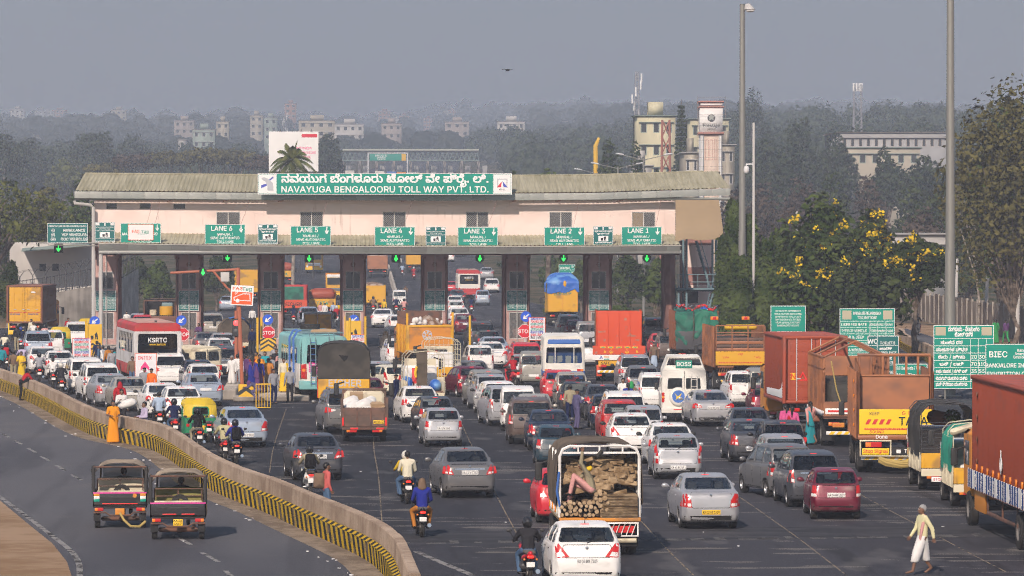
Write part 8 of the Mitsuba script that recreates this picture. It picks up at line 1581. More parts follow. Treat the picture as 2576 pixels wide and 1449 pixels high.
for i,(p,c)in enumerate(((880,'bus_white'),(955,'bus_white'),(985,'bus_blue'),(1010,'lorry_orange'),(1035,'plate_white'),(1060,'lorry_yellow'))):m_=Model();m_.add('body',bx(-1.2,1.2,0,7,.5,3.4,.1),c,40);m_.b('windscreen','bus_glass',-1.0,1.0,-.03,.02,1.6,2.6);m_.b('wheel','tyre',-1.1,1.1,.5,1.4,0,.5);y=1150-8*i;spawn(m_,'lorry',WX(p,y),y,float(road_z(y))+.05,0,('white bus far left before the second plaza','white lorry under the far overhead sign','blue lorry under the far overhead sign','orange lorry right of the far blue one','small white lorry before the second plaza','yellow lorry right of the far overhead sign')[i],'lorry')
# the logs: every log and plank a thing of its own, lying on the lorry's deck
lx,ly=6.68,112.74;rng=np.random.default_rng(77);n=0
lg=[Model()for _ in range(4)]
for i,q in enumerate(lg):r=(.045,.06,.052,.07)[i];b=q.add('stem',tube([(0,0,0),(.01,1.1,.01),(0,2.2,0)],[r,r*1.05,r*.95],9,0),'log_bark');q.add('cut_end',lathe([(.001,-.004),(r*.96,0),(r,.01)],9,'y'),'log_end')
pk=[Model()for _ in range(3)]
for i,q in enumerate(pk):a,b,L_=((.06,.035,.75),(.05,.05,.6),(.075,.03,.9))[i];q.b('','plank_wood',-L_/2,L_/2,-b,b,-a,a,.008)
for row in range(12):
 z=1.26+row*.10;k=0;x=-.98+(row%2)*.07
 while x<(.25 if row<4 else-.0+.25):
  y=-.22+rng.uniform(-.12,.10)+.13*max(row-4,0)*.6
  if z<1.95 and(x>-.15 or z<1.62):spawn(lg[rng.integers(4)],'log',lx+x,ly+y,z-.16+rng.uniform(-.03,.03),rng.uniform(-8,8),'round sawn log end among the heap on the log lorry','log','round logs on the lorry');n+=1
  x+=rng.uniform(.105,.15)
for i in range(120):
 x=rng.uniform(-.85,.9);h_=rng.uniform(0,1);y=.05+h_*1.7-.25*(x>.1)*0+rng.uniform(-.1,.1);z=1.65+h_*.85-.12*abs(x)+rng.uniform(-.04,.06)-(.25 if x>.3 and h_<.3 else 0)
 if x<-.25 and z<1.8:continue
 spawn(pk[rng.integers(3)],'plank',lx+x*.8,ly+y*.55-.1,z,rng.uniform(-50,50),'short split plank lying crosswise in the heap on the log lorry','plank','split planks on the lorry',rx=rng.uniform(-25,25),ry=rng.uniform(-22,22))
# sacks and cartons on the mini lorry
mx,my=0.92,169.95
for i,(x,y,z,r)in enumerate(((-.45,.5,1.35,.32),(-.05,.45,1.42,.34),(-.55,1.2,1.5,.32),(.15,1.1,1.5,.3),(.05,.3,1.2,.28))):single('sack',moved(from_m(hull_of(((0,0,0),(r,r*.8,r*.7)),((.12,.1,.1),(r*.7,r*.7,r*.6)),((-.15,-.05,-.05),(r*.7,r*.7,r*.6)))),mx+x,my+y,z),'sack_white',('leftmost','biggest','rear left','rear right','lowest')[i]+' white sack on the brown mini lorry','sack',smooth=50)
for i,(x,y,z,a,w)in enumerate(((.45,.5,1.35,20,.5),(.6,.35,1.2,-15,.4),(-.3,1.7,1.7,5,.5))):single('carton',moved(bx(-w/2,w/2,-.2,.2,-.18,.18),mx+x,my+y,z,a,12),'cardboard',('upper','lower right','rearmost')[i]+' brown carton on the brown mini lorry','carton')
# ---------------------------------------------------------------- motorcycles and people
CLOTH={'white':(.72,.71,.69),'cream':(.66,.62,.48),'pale_yellow':(.70,.66,.40),'lilac':(.48,.42,.58),'grey':(.30,.31,.34),'dark':(.030,.030,.035),'black':(.015,.015,.017),'navy':(.015,.022,.07),'blue':(.025,.035,.26),'jeans':(.08,.14,.24),'teal':(.03,.30,.36),'red':(.42,.02,.03),'salmon':(.56,.13,.12),'pink':(.60,.10,.26),'rose':(.62,.32,.30),'orange':(.78,.30,.02),'rust':(.50,.20,.04),'vest':(.85,.16,.02),'yellow':(.72,.48,.03),'khaki':(.34,.30,.20),'brown':(.19,.13,.09),'purple':(.12,.055,.16),'overall':(.11,.10,.20),'green':(.04,.30,.10),'stripe':(.45,.42,.25),'sky':(.38,.48,.62)}
for k,c in CLOTH.items():diffuse('cloth_'+k,c)
mat('skin_brown',(.17,.085,.05),.6);mat('hair_black',(.010,.009,.009),.5);mat('hair_grey',(.28,.28,.28),.7);mat('helmet_black',(.012,.012,.014),.15,coat=1.0);mat('helmet_white',(.62,.60,.54),.25,coat=.8);mat('helmet_blue',(.02,.04,.25),.2,coat=.8)
def pose(**k):
 J=dict(pel=(0,0,.94),chest=(0,0,1.22),neck=(0,0,1.41),head=(0,.02,1.55))
 for s,g in(('L',-1),('R',1)):J.update({'sh'+s:(g*.175,0,1.36),'el'+s:(g*.235,-.03,1.10),'wr'+s:(g*.24,.06,.87),'hip'+s:(g*.085,0,.90),'kn'+s:(g*.10,.03,.49),'an'+s:(g*.10,-.02,.09),'to'+s:(g*.12,.14,.035)})
 for a,v in k.items():
  if a in J:J[a]=v
  else:
   for s,g in(('L',-1),('R',1)):J[a+s]=(g*v[0],v[1],v[2])
 return J
SEAT=dict(sh=(.18,.10,1.28),hip=(.10,.02,.84),kn=(.21,.38,.72),an=(.19,.22,.32),to=(.19,.36,.27))
POSES={'stand':pose(),'talk':pose(elR=(.24,.05,1.12),wrR=(.14,.27,1.22),knL=(-.11,.07,.49)),'hold':pose(el=(.24,.02,1.10),wr=(.13,.28,1.08)),'walk':pose(knL=(-.09,.20,.52),anL=(-.09,.30,.10),toL=(-.10,.46,.06),knR=(.10,-.02,.49),anR=(.10,-.28,.15),toR=(.11,-.14,.05),elL=(-.23,-.14,1.12),wrL=(-.24,-.18,.88),elR=(.23,.06,1.10),wrR=(.24,.20,.90)),
 'ride':pose(pel=(0,-.02,.86),chest=(0,.06,1.15),neck=(0,.12,1.33),head=(0,.16,1.47),el=(.29,.28,1.08),wr=(.29,.56,1.03),**SEAT),'pillion':pose(pel=(0,-.02,.90),chest=(0,.02,1.20),neck=(0,.03,1.38),head=(0,.05,1.52),el=(.25,.10,1.06),wr=(.18,.34,.96),**{**SEAT,'sh':(.18,.02,1.33),'kn':(.25,.34,.74)}),
 'climb':pose(pel=(0,0,.96),chest=(.0,.20,1.16),neck=(0,.34,1.28),head=(0,.42,1.38),sh=(.175,.30,1.24),elL=(-.22,.42,1.02),wrL=(-.16,.55,.98),elR=(.22,.44,1.04),wrR=(.12,.56,1.0),knR=(.10,.42,1.02),anR=(.10,.46,.62),toR=(.10,.62,.58)),'bend':pose(pel=(0,0,.62),chest=(-.10,.26,.82),neck=(-.2,.40,.90),head=(-.3,.46,.92),shL=(-.32,.30,.84),shR=(.05,.42,.88),elL=(-.5,.38,.7),wrL=(-.66,.42,.72),elR=(-.25,.52,.72),wrR=(-.5,.55,.7),hip=(.09,0,.60),kn=(.16,.34,.52),an=(.14,.08,.1),to=(.15,.24,.04)),
 'perch':pose(pel=(0,0,.10),chest=(-.02,.08,.40),neck=(-.04,.16,.60),head=(-.06,.25,.72),sh=(.18,.14,.55),elL=(-.32,.28,.80),wrL=(-.36,.24,1.10),elR=(.22,.34,.34),wrR=(.05,.48,.38),hip=(.10,.02,.10),knL=(-.12,.46,.46),anL=(-.12,.56,.02),toL=(-.12,.72,-.02),knR=(.14,.50,.26),anR=(.10,.60,-.22),toR=(.10,.76,-.26)),
 'wave':pose(elR=(.34,.12,1.26),wrR=(.56,.30,1.30)),'fold':pose(elL=(-.24,.08,1.12),wrL=(.05,.20,1.15),elR=(.25,.06,1.12),wrR=(-.08,.22,1.18))}
def chain(J,pts,grow=0):return[hull_of((J[a],ra+grow),(J[b],rb+grow))for(a,ra),(b,rb)in zip(pts,pts[1:])]
def shell(ms,edge=0):return from_m(m3.Manifold.batch_boolean(ms,m3.OpType.Add))
def hand(w,e,side):
 w,e=np.array(w),np.array(e);d=(w-e)/np.linalg.norm(w-e);s=np.cross(d,[0,1,0]);s=s/(np.linalg.norm(s)+1e-9);t=np.cross(s,d);c=w+d*.055;out=[hull_of((w,.027),(c+t*.028,.017),(c-t*.028,.017))]
 for k in range(4):
  b=c+t*(.030-.020*k);L=(.060,.070,.066,.052)[k];m_=b+d*L*.5+s*.006*side;out+=[hull_of((b,.010),(m_,.0095),n=4),hull_of((m_,.0095),(m_+d*L*.35+s*.02*side,.008),n=4)]
 th=w+t*.025+d*.02;out+=[hull_of((th,.012),(th+t*.03+d*.035,.010),n=4),hull_of((th+t*.03+d*.035,.010),(th+t*.03+d*.065+s*.01,.009),n=4)]
 return out
_FM={}
def figure(ps,bottom,sleeves,head):
 k=(ps,bottom,sleeves,head)
 if k in _FM:return _FM[k]
 J=POSES[ps];m=Model();h=np.array(J['head']);body=[hull_of((J['pel'],(.145,.10,.09)),(J['chest'],(.14,.095,.10))),hull_of((J['chest'],(.145,.10,.10)),(J['shL'],.05),(J['shR'],.05)),hull_of((J['neck'],.052),(h+[0,-.01,-.06],.05)),hull_of((h+[0,-.012,.035],(.075,.092,.085)),(h+[0,.018,-.055],(.055,.065,.055))),hull_of((h+[0,.085,-.005],.012),(h+[0,.10,-.028],.014),n=4),hull_of((h+[0,.075,-.062],(.028,.014,.012)),n=6)]
 for g,s in((-1,'L'),(1,'R')):
  body+=chain(J,[('sh'+s,.048),('el'+s,.038),('wr'+s,.026)])+chain(J,[('hip'+s,.082),('kn'+s,.054),('an'+s,.036)])+[hull_of((J['an'+s],.035),(J['to'+s],(.038,.045,.022)))]+hand(J['wr'+s],J['el'+s],g)+[hull_of((h+[g*.078,-.01,-.01],(.012,.022,.032)),n=6)]
 m.add('body',shell(body),'skin_brown',60)
 m.add('eyes',cat([ball(h+[g*.030,.078,.012],(.013,.008,.008),1)for g in(-1,1)]),'plate_white',60,kind='stuff')
 top=[hull_of((np.array(J['pel'])-[0,0,.04],(.165,.12,.08)),(J['chest'],(.158,.115,.10))),hull_of((J['chest'],(.16,.118,.10)),(J['shL'],.066),(J['shR'],.066),(J['neck'],.055))]
 for s in 'LR':
  mid=tuple((np.array(J['sh'+s])*.25+np.array(J['el'+s])*.75))
  top+=[hull_of((J['sh'+s],.066),(J['el'+s]if sleeves else mid,.054))]+([hull_of((J['el'+s],.054),(np.array(J['wr'+s])*.93+np.array(J['el'+s])*.07,.040))]if sleeves else[])
 m.add('shirt',shell(top),'@top',60)
 if bottom in('trousers','shorts'):
  q=[hull_of((J['pel'],(.155,.115,.09)),(J['hipL'],.10),(J['hipR'],.10))]
  for s in 'LR':q+=chain(J,[('hip'+s,.098),('kn'+s,.070),('an'+s,.054)][:2 if bottom=='shorts' else 3])
  m.add('trousers',shell(q),'@bottom',60)
  if bottom=='trousers':
   for s in 'LR':m.add('shoe',from_m(hull_of((np.array(J['an'+s])-[0,.02,.03],.048),(J['to'+s],(.046,.055,.03)))),'@shoe',60)
 elif bottom=='sari':
  m.add('skirt',shell([hull_of((J['pel'],(.17,.13,.08)),((J['anL'][0]-.06,0,.08),(.10,.14,.05)),((J['anR'][0]+.06,0,.08),(.10,.14,.05)))]+[hull_of((J['chest'],(.15,.11,.1)),(J['pel'],(.165,.12,.1)))]),'@bottom',60)
  m.add('sari_end',from_m(hull_of(((-.15,.05,1.38),.06),((-.1,-.13,1.2),.05),((.0,-.17,.75),(.10,.03,.05)),((-.18,-.10,.8),(.05,.05,.05)))),'@bottom',60)
 else:
  a=[hull_of((J['pel'],(.16,.12,.07)),(J['kn'+s],(.11,.12,.10)),(np.array(J['kn'+s])*.55+np.array(J['an'+s])*.45,(.10,.11,.04)))for s in 'LR']
  m.add('wrap_cloth',shell(a),'@bottom',60)
 if head=='helmet':m.add('helmet',from_m(hull_of((h+[0,-.01,.045],(.125,.145,.125)),(h+[0,-.01,-.04],(.115,.125,.09)))),'@head',60);m.add('visor',from_m(hull_of((h+[0,.07,.02],(.10,.07,.045)))),'bus_glass',60)
 elif head=='veil':m.add('head_cloth',from_m(hull_of((h+[0,-.03,.04],(.10,.11,.10)),(h+[0,-.06,-.14],(.13,.08,.08)))),'@head',60)
 elif head=='cap':m.add('cap',shell([hull_of((h+[0,-.012,.06],(.092,.108,.065))),hull_of((h+[0,.09,.055],(.06,.06,.012)))]),'@head',60)
 else:
  m.add('hair',from_m(hull_of((h+[0,-.028,.062],(.088,.10,.072)),(h+[0,-.055,-.01],(.080,.065,.06)))),'@head',60)
  if head=='bun':m.add('hair_plait',from_m(hull_of((h+[0,-.11,-.02],.045),(h+[0,-.12,-.30],.022))),'@head',60)
 _FM[k]=m;return m
def person(ps,x,y,rz,top,bottom,head,label,z=0,sl=1,hc=None,s=1.0,shoe='black',group=None):
 kind,_,bc=bottom.partition(':');hm=hc or{'helmet':'helmet_black','hair':'hair_black','bun':'hair_black','cap':'cloth_black'}.get(head,'cloth_red')
 return spawn(figure(ps,kind,sl,head),'person',x,y,z,rz,label,'person',group,{'@top':'cloth_'+top,'@bottom':'cloth_'+bc,'@head':hm,'@shoe':'cloth_'+shoe},s)
ISLAND=[(np.float64(-5.39),np.float64(216.98),'stand',150,'white','dhoti:white','hair','old man in white with a folded lungi on the island','hair_grey'),(np.float64(-5.16),np.float64(219.17),'stand',-20,'white','trousers:grey','hair','man in white hidden behind the leaning post',None),(np.float64(-4.71),np.float64(219.16),'hold',-60,'purple','trousers:dark','hair','man in a purple shirt on the island',None),(np.float64(-4.35),np.float64(214.36),'stand',20,'purple','sari:blue','bun','woman in a violet blue sari on the island',None),(np.float64(-3.96),np.float64(212.24),'stand',-10,'blue','sari:purple','bun','woman in royal blue sitting group on the island',None),(np.float64(-4.05),np.float64(218.86),'hold',190,'orange','sari:rust','bun','woman in orange facing us on the island',None),(np.float64(-3.86),np.float64(223.38),'hold',170,'teal','trousers:dark','hair','man in a turquoise shirt on the island',None),(np.float64(-3.35),np.float64(227.98),'stand',185,'dark','trousers:dark','hair','man in a dark green edged jacket by the teal bus',None),(np.float64(-3.08),np.float64(232.18),'stand',175,'white','trousers:dark','hair','man in white nearest the teal bus door',None),(np.float64(-3.5),np.float64(234.32),'stand',170,'grey','trousers:dark','hair','man in grey at the back of the island group',None),(np.float64(-3.52),np.float64(213.06),'stand',0,'rust','trousers:brown','hair','man in an orange brown shirt seen from behind on the island',None),(np.float64(-3.09),np.float64(223.63),'stand',160,'rose','sari:red','bun','woman in pink beside the man in the dark jacket',None),(np.float64(-2.77),np.float64(213.03),'stand',180,'cream','sari:yellow','bun','small girl in yellow by the teal bus steps',None),(np.float64(-4.4),np.float64(219.14),'stand',30,'red','sari:rust','bun','woman in maroon behind the violet blue sari',None)]
def motorbike(scooter=False):
 m=Model();r=.29 if not scooter else.23;wb=1.28
 for y in(0,wb):p=m.add('wheel',lathe([(r*.6,-.05),(r*.92,-.055),(r,-.03),(r,.03),(r*.92,.055),(r*.6,.05),(r*.6,-.05)],20,'x',(0,y,r)),'tyre');m.add(p+'__rim',lathe([(.02,-.05),(.05,-.06),(.06,-.015),(r*.58,-.015),(r*.62,0),(r*.58,.015),(.06,.015),(.05,.06),(.02,.05)],16,'x',(0,y,r)),'steel_rim')
 if scooter:
  m.add('body',join([hull_of(((-.14,-.15,.62),.07),((.14,-.15,.62),.07),((0,-.25,.55),.06),((-.16,.35,.45),.06),((.16,.35,.45),.06),((-.12,.1,.72),.06),((.12,.1,.72),.06)),hull_of(((-.18,.45,.28),.04),((.18,.45,.28),.04),((-.16,.85,.28),.04),((.16,.85,.28),.04)),hull_of(((-.20,.95,.85),.04),((.20,.95,.85),.04),((-.14,.95,.3),.05),((.14,.95,.3),.05)),hull_of(((0,1.28,.46),(.08,.22,.07)))]),'@tank',50)
  m.add('grab_rail',tube([(-.14,-.1,.80),(-.12,-.30,.86),(.12,-.30,.86),(.14,-.1,.80)],.018,5),'chrome')
 else:
  m.add('engine',from_m(hull_of(((-.1,.55,.42),.12),((.1,.55,.42),.12),((0,.72,.52),.12))),'dark_steel',50);m.add('fuel_tank',from_m(hull_of(((-.08,.55,.82),.10),((.08,.55,.82),.10),((-.10,.85,.90),.09),((.10,.85,.90),.09))),'@tank',50);m.add('side_cover',from_m(hull_of(((-.12,.1,.66),.06),((.12,.1,.66),.06),((0,-.30,.78),.06),((-.1,.4,.62),.06),((.1,.4,.62),.06))),'@tank',50)
  m.add('mudguard',tube([(0,.22,.60),(0,0,.64),(0,-.22,.56),(0,-.34,.40)],.055,6),'black_plastic');m.add('exhaust',tube([(.16,.5,.25),(.18,.1,.30),(.19,-.15,.34)],[.025,.05,.06],8),'chrome')
 m.add('seat',from_m(hull_of(((-.09,-.22,.80),.05),((.09,-.22,.80),.05),((-.09,.42,.78),.05),((.09,.42,.78),.05))),'seat_fabric',50)
 m.add('fork',join([tube([(g*.08,wb,r),(g*.08,wb-.22,.95)],.028,6)for g in(-1,1)]+[bx(-.11,.11,wb-.26,wb-.18,.88,.97)]),'dark_steel',40);m.add('handlebar',tube([(-.34,wb-.42,1.04),(-.12,wb-.26,.98),(.12,wb-.26,.98),(.34,wb-.42,1.04)],.018,6),'dark_steel')
 m.add('headlight',ball((0,wb-.12,.90),.085,2),'@tank')
 m.add('tail_light',from_m(hull_of(((-.05,-.33,.70),.035),((.05,-.33,.70),.035))),'@brake',50);m.b('number_plate','plate_white',-.10,.10,-.37,-.355,.46,.58,.004)
 for g in(-1,1):m.add('indicator',ball((g*.15,-.32,.64),.028,1),'lamp_amber');q=m.add('mirror',from_m(hull_of(((g*.40,wb-.34,1.24),(.065,.015,.045)))),'black_plastic',50);m.add(q+'__stalk',tube([(g*.28,wb-.36,1.05),(g*.38,wb-.34,1.22)],.010,4),'black_plastic')
 m.add('footrest',tube([(-.22,.25,.28),(.22,.25,.28)],.018,5),'dark_steel');m.add('stand_frame',tube([(0,0,r),(0,.3,.45),(0,.6,.4),(0,.9,.75)],.035,6),'dark_steel');return m
BIKE,SCOOT=motorbike(),motorbike(True)
def ride(x,y,rz,tank,top,bottom,hc,label,sc=0,blab=None,pill=None,lit=1,z=0,head='helmet'):
 x+=math.sin(math.radians(rz))*0;spawn(SCOOT if sc else BIKE,'scooter' if sc else 'motorcycle',x,y,z,rz,blab or('scooter' if sc else 'motorcycle')+' under the '+label,'scooter' if sc else 'motorcycle',None,{'@tank':'paint_'+tank,'@brake':'lamp_lit' if lit else 'lamp_red'})
 c,s_=math.cos(math.radians(rz)),math.sin(math.radians(rz));o=.30
 person('ride',x-s_*o,y+c*o,rz,top,'trousers:'+bottom,head,label,z-.02,hc=hc)
 if pill:person('pillion',x+s_*.08,y-c*.08,rz,pill[0],'trousers:'+pill[1],pill[2],pill[3],z-.02,hc=pill[4]if len(pill)>4 else None)
def pack(x,y,z,c,lab):single('backpack',moved(from_m(hull_of(((-.11,0,-.16),.07),((.11,0,-.16),.07),((-.10,0,.16),.065),((.10,0,.16),.065),((0,-.06,-.05),.09))),x,y,z),c,lab,'backpack',smooth=60)
ride(-6.52,172.33,6,'red','navy','jeans','helmet_black','rider in a navy T shirt beside the near auto rickshaw');ride(-7.42,179.25,6,'black','grey','black',None,'bare headed rider in a grey jacket behind the lilac shirted man',head='hair',pill=('sky','dark','hair','pillion in a pale blue shirt beside the grey jacket'));ride(-5.33,164.39,8,'black','black','khaki','helmet_black','rider in black shirt and khaki trousers with black helmet');ride(-5.14,170.19,6,'navy','white','jeans','helmet_black','rider in a white shirt and black helmet before the near auto rickshaw')
ride(-4.12,155.92,6,'red','stripe','dark','helmet_black','rider in a striped jersey close to the barrier');ride(-3.69,154.64,6,'black','blue','dark','helmet_black','rider in a blue jacket with a black backpack');x,y=-3.69,154.64;pack(x,y+.10,1.12,'cloth_black','black backpack on the blue jacketed rider')
ride(-0.95,137.10,4,'white','khaki','black','helmet_black','rider in a khaki jacket on a white scooter',1);x,y=-0.95,137.10;pack(x,y+.10,1.12,'cloth_black','black backpack with yellow mark on the scooter rider')
ride(2.03,133.57,6,'black','yellow','jeans','helmet_white','rider with a cream helmet and striped sleeves',0,None,('cream','jeans','hair','bare headed pillion in a cream sweater'));ride(2.22,119.73,4,'black','dark','dark','helmet_black','rider in dark grey hidden behind the blue hooded pillion',0,None,('blue','rust','veil','pillion in a bright blue hooded top and rust trousers','cloth_brown'));ride(4.49,104.04,3,'red','dark','jeans','helmet_black','rider in a black leather jacket at the bottom edge',0)
ride(-15.88,231.36,5,'navy','grey','dark','helmet_black','rider in a grey shirt behind the man at the barrier');ride(-13.69,215.16,6,'black','dark','dark','helmet_white','rider in a dark jacket with a white helmet');ride(-14.65,223.64,6,'grey','white','dark',None,'bare headed rider in white left of the white helmet',head='hair');ride(-19.01,249.37,4,'black','dark','dark','helmet_black','rider in black with a maroon backpack at the left edge');x,y=-19.01,249.37;pack(x,y+.10,1.12,'cloth_red','maroon backpack on the rider at the left edge')
ride(-20.69,270.32,4,'black','cream','teal','helmet_black','rider in a cream top and turquoise wrap at the left edge');ride(-20.75,284.85,5,'black','navy','dark','helmet_blue','rider in navy left of the blue grey people carrier');ride(-17.78,245.20,5,'black','lilac','dark','helmet_black','rider in a lilac shirt behind the yellow sari');ride(-18.18,299.71,4,'black','lilac','dark','helmet_black','rider with a rucksack above the far auto rickshaw');ride(-20.91,298.61,4,'grey','white','dark',None,'man in white before the yellow container lorry',1,head='cap');ride(-19.65,291.52,4,'black','rose','dark','helmet_black','rider in pink behind the blue grey people carrier')
ride(-3.80,353.56,2,'red','navy','dark','helmet_black','dark rider beside the pale blue hatchback');ride(-0.33,351.74,0,'white','red','dark','helmet_white','scooter rider in red right of the yellow doored box lorry',1);ride(4.98,391.89,0,'red','navy','dark','helmet_white','rider in navy beyond the white saloon in lane 4');ride(5.55,382.51,0,'black','rose','khaki','helmet_black','rider in a pale pink shirt beyond lane 4');ride(11.73,392.46,0,'red','navy','dark','helmet_black','rider in dark blue beside the far silver blue hatchback');ride(2.93,392.80,0,'red','brown','dark','helmet_black','rider in brown left of the white saloon in lane 4');ride(WX(1009,470),470,0,'black','dark','dark','helmet_black','dark rider before the far white van',z=zr(470));ride(WX(1012,550),550,0,'black','sky','dark','helmet_black','rider in pale blue far up the road',z=zr(550));ride(WX(1041,540),540,0,'red','red','dark','helmet_white','red rider before the tall yellow box lorry',1,z=zr(540))
ride(42.67,322.83,178,'black','black','pink','helmet_black','oncoming scooter rider on the right road',1);ride(9.06,226.13,20,'red','red','dark',None,'boy in a red shirt beside the red off road car',1,head='cap')
# on foot
person('climb',-15.22,209.15,-62,'red','trousers:black','hair','man in red and black climbing over the barrier');person('stand',-17.36,232.87,10,'brown','trousers:khaki','hair','man in a brown waistcoat behind the barrier at left');person('hold',-16.84,231.40,165,'yellow','sari:yellow','bun','woman in a yellow sari behind the barrier',sl=0);person('hold',-8.81,169.71,195,'orange','sari:orange','bun','woman in an orange sari before the barrier',sl=0);person('talk',-9.03,180.66,195,'white','trousers:dark','hair','man in a white shirt behind the orange sari');person('stand',-9.50,188.69,10,'red','trousers:dark','veil','figure with a red head cloth behind the white shirt');person('hold',-7.54,168.44,115,'lilac','trousers:jeans','hair','man in a lilac shirt holding flowers behind the barrier')
person('stand',-9.25,206.59,185,'grey','trousers:dark','cap','guard in grey with a peaked cap before the arrow board');person('stand',-8.86,205.42,150,'vest','trousers:dark','cap','guard in an orange safety vest before the arrow board');person('stand',-10.58,222.80,175,'brown','trousers:jeans','hair','man in a brown jacket beside the red and white bus');person('walk',-13.12,241.82,60,'white','trousers:jeans','hair','man in a white shirt left of the bus side');person('stand',-13.41,243.42,80,'jeans','trousers:dark','hair','man in a blue shirt by the white hoarding');person('stand',-12.28,235.63,190,'grey','trousers:dark','hair','man in a grey slipover facing us by the bus');person('stand',-12.19,237.90,10,'teal','sari:teal','bun','woman in turquoise behind the grey slipover')
person('talk',-19.12,307.96,200,'red','trousers:dark','hair','man in a red jacket above the far auto rickshaw')
for x,yy,t,b,lab in((-16.05,328.89,'white','khaki','man in white left of the red hatchback roof'),(-13.81,303.22,'white','dark','man in a white shirt behind the bus roof'),(-13.86,327.93,'dark','dark','man in dark clothes left in the group at the gate'),(-13.34,326.75,'navy','dark','man in navy in the group at the gate'),(-12.90,323.87,'dark','dark','man in black at the middle of the gate group'),(-12.86,328.76,'brown','dark','man in a brown check shirt in the gate group'),(-12.27,320.20,'white','dark','man in a white shirt right in the gate group'),(-10.20,330.12,'white','dark','man in white by the pale kiosk'),(-6.87,340.64,'white','dark','man in white standing beyond the gate of lane 5')):person('stand',x,yy,170 if int(yy)%3 else 20,t,'trousers:'+b,'hair',lab)
person('fold',-9.45,291.58,150,'purple','trousers:dark','hair','man in purple leaning by the booth column');person('stand',-5.62,278.89,170,'navy','trousers:dark','hair','man in navy left of the yellow post')
for x,yy,ps,rz,t,b,hd,lab,hc in ISLAND:person(ps,x,yy,rz,t,b,hd,lab,.22,sl=t not in('teal','orange'),hc=hc)
person('bend',-3.82,206.71,60,'overall','trousers:overall','veil','person in purple bending by the yellow barred frame',hc='cloth_purple');person('stand',-3.14,204.77,-150,'grey','trousers:navy','cap','man in a grey tracksuit beside the yellow barred frame');person('stand',-2.40,206.65,15,'grey','trousers:dark','hair','person in a dark hooded top by the teal bus')
person('wave',2.51,197.30,60,'navy','trousers:navy','cap','officer in navy pointing with an outstretched arm');person('talk',9.73,180.09,-60,'overall','trousers:overall','cap','man in purple overalls at the side of a black saloon',hc='cloth_dark');person('stand',9.70,184.76,10,'khaki','trousers:navy','hair','man in camouflage behind the purple overalls');person('hold',12.44,192.26,170,'white','trousers:dark','hair','dark haired seller in white among the queue');person('hold',12.28,186.69,20,'blue','sari:blue','bun','woman in royal blue among the queue');person('stand',12.54,188.31,-20,'brown','sari:rust','veil','seller with a green head cloth among the queue',hc='cloth_green');person('stand',17.67,246.26,185,'brown','dhoti:sky','hair','man in a brown shawl beside the red high walled lorry')
person('stand',16.82,164.84,20,'pink','sari:pink','bun','woman in bright pink beside the red container lorry');person('stand',16.94,163.51,-15,'pink','sari:red','bun','woman in crimson right of the bright pink one');person('walk',18.05,167.59,30,'rose','sari:teal','bun','woman in pink and turquoise with a brown handbag');x,y=18.12,167.58;single('handbag',moved(from_m(hull_of(((-.12,0,0),.06),((.12,0,0),.06),((0,0,.14),.05))),x+.15,y-.1,.95),'container_brown','brown handbag on the woman in turquoise','bag',smooth=60)
old=person('walk',14.27,106.77,108,'pale_yellow','dhoti:white','hair','old man in a yellow shirt and white dhoti crossing the road',hc='hair_grey',s=1.03);x,y=14.27,106.77;single('towel',moved(from_m(m3.Manifold.batch_boolean([hull_of(((-.12,.0,1.42),.05),((-.14,.10,1.05),(.05,.03,.05)),((-.10,.12,.85),(.06,.02,.03))),hull_of(((-.12,0,1.42),.05),((-.15,-.12,1.2),(.05,.03,.05)))],m3.OpType.Add)),x,y,.02,108),'cloth_rose','pink towel over the shoulder of the old man','towel',smooth=60)
person('stand',45.28,300.90,10,'green','sari:green','bun','woman in green walking on the right verge');person('walk',45.81,299.64,20,'purple','trousers:green','bun','woman in blue and lime on the right verge');person('walk',48.72,316.44,0,'yellow','trousers:black','hair','boy in yellow and black on the right verge',s=.85);person('stand',-0.41,126.57,-70,'salmon','trousers:jeans','hair','man in a salmon shirt behind the barrier near the scooter');x,y=-0.50,126.57;pack(x-.12,y-.05,1.15,'cloth_brown','dark backpack of the man in the salmon shirt')
for p,Y,t,b,lab in((806,395,'rose','white','person in pink before the orange lorry'),(817,392,'white','white','man in white before the orange lorry'),(838,400,'sky','dark','man in pale blue beside the orange lorry'),(850,395,'yellow','dark','person in yellow beside the orange lorry'),(944,410,'khaki','khaki','man in khaki by the far yellow lorry'),(966,415,'yellow','dark','man in a yellow shirt by the far yellow lorry'),(1020,480,'brown','dark','figure in brown beside the far median'),(1005,575,'white','dark','figure in white at the end of the median'),(793,470,'white','dark','man in white on top of the far lorries')):person('stand',WX(p,Y),Y,160,t,'trousers:'+b,'hair',lab,zr(Y))
person('perch',lx-.20,ly-.08,86,'khaki','trousers:rose','hair','barefoot young man in a brown hooded top sitting on the logs',1.64)
single('hood',moved(from_m(hull_of(((0,0,0),(.10,.10,.06)),((.10,0,.03),(.06,.09,.07)))),lx-.34,ly-.10,2.26),'cloth_yellow','yellow hood lying behind the neck of the man on the logs','hood',smooth=60)
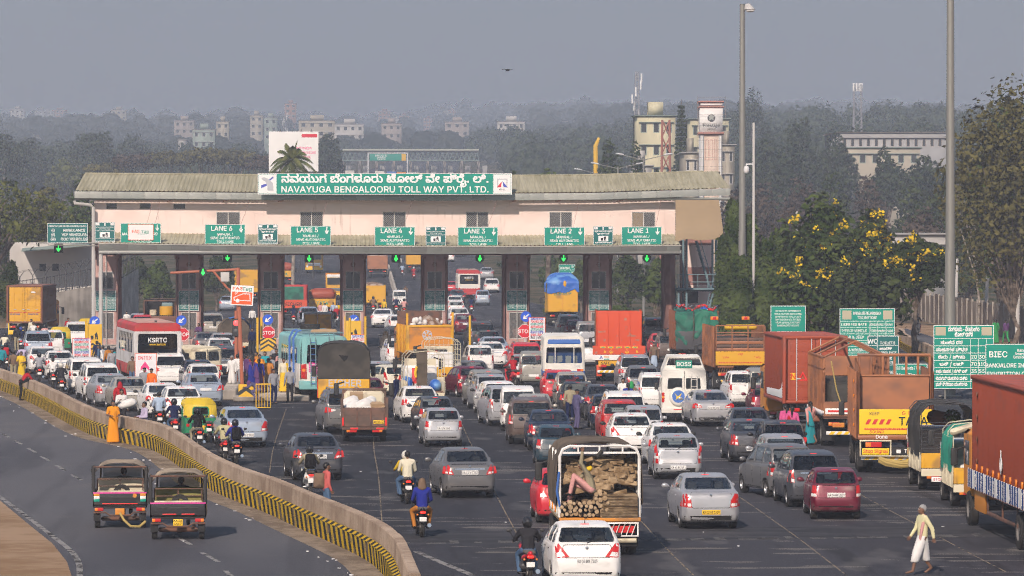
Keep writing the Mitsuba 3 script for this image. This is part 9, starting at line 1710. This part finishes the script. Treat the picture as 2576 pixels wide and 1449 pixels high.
for(x,y),t,b,lab in(((-18.55,240.46),'teal','dark','man in turquoise at the left edge behind the barrier'),((-21.02,284.86),'dark','khaki','man in a check shirt between the left riders'),((-21.39,303.51),'cream','dark','man in cream behind the blue grey people carrier'),((-12.72,240.23),'rust','dark','person in orange behind the grey slipover'),((-13.89,250.01),'navy','dark','man in navy behind the chevron board at left'),((-3.57,223.82),'grey','dark','man in grey in the middle of the island crowd'),((-4.42,229.41),'rust','brown','person in rust behind the orange sari'),((-3.12,222.01),'dark','dark','boy in black by the bus steps'),((-4.93,221.19),'lilac','dark','man in lilac by the leaning post')):person('stand',x,y,150 if int(y)%2 else 30,t,'trousers:'+b,'hair',lab,.02)
# drivers of the open three wheelers; small loose things
for(x,y),lab in(((-6.22,123.41),'driver in the left open three wheeler'),((-4.42,118.93),'driver in the right open three wheeler')):person('ride',x+.02,y+1.75,0,'dark','trousers:dark','hair',lab,.02)
x,y=-8.57,176.70;single('sack',moved(from_m(hull_of(((0,0,0),(.34,.2,.16)),((.12,0,.1),(.22,.15,.14)),((-.22,0,-.1),(.14,.1,.08)))),x,y,1.22),'sack_white','full white sack lying across the barrier','sack',smooth=60)
rng=np.random.default_rng(6);V=[]
for i in range(100):
 t=rng.uniform(0,1);
 if i<45:s0=rng.uniform(5,s_[-1]-30);p=along([s0])[0]+[-.6-abs(rng.normal(0,.35)),rng.normal(0,.3)]
 else:p=np.array([rng.uniform(-5,22),rng.uniform(112,215)])
 w=rng.uniform(.01,.05);a=rng.uniform(0,180);V.append(moved(bx(-w,w,-w*.6,w*.6,0,rng.uniform(.01,.03)),p[0],p[1],.01,a))
single('litter',cat(V),'hoarding_white','small scraps of litter on the roads','litter',kind='stuff')
# ---------------------------------------------------------------- the haze over the valley
scene['haze']={'type':'cube','to_world':T().translate([200,4400,86]).scale([3400,4900,92]),'bsdf':{'type':'null'},'interior':{'type':'ref','id':'air'}}
labels['haze']={'kind':'stuff','label':'pale grey blue haze over the whole valley','category':'haze'}
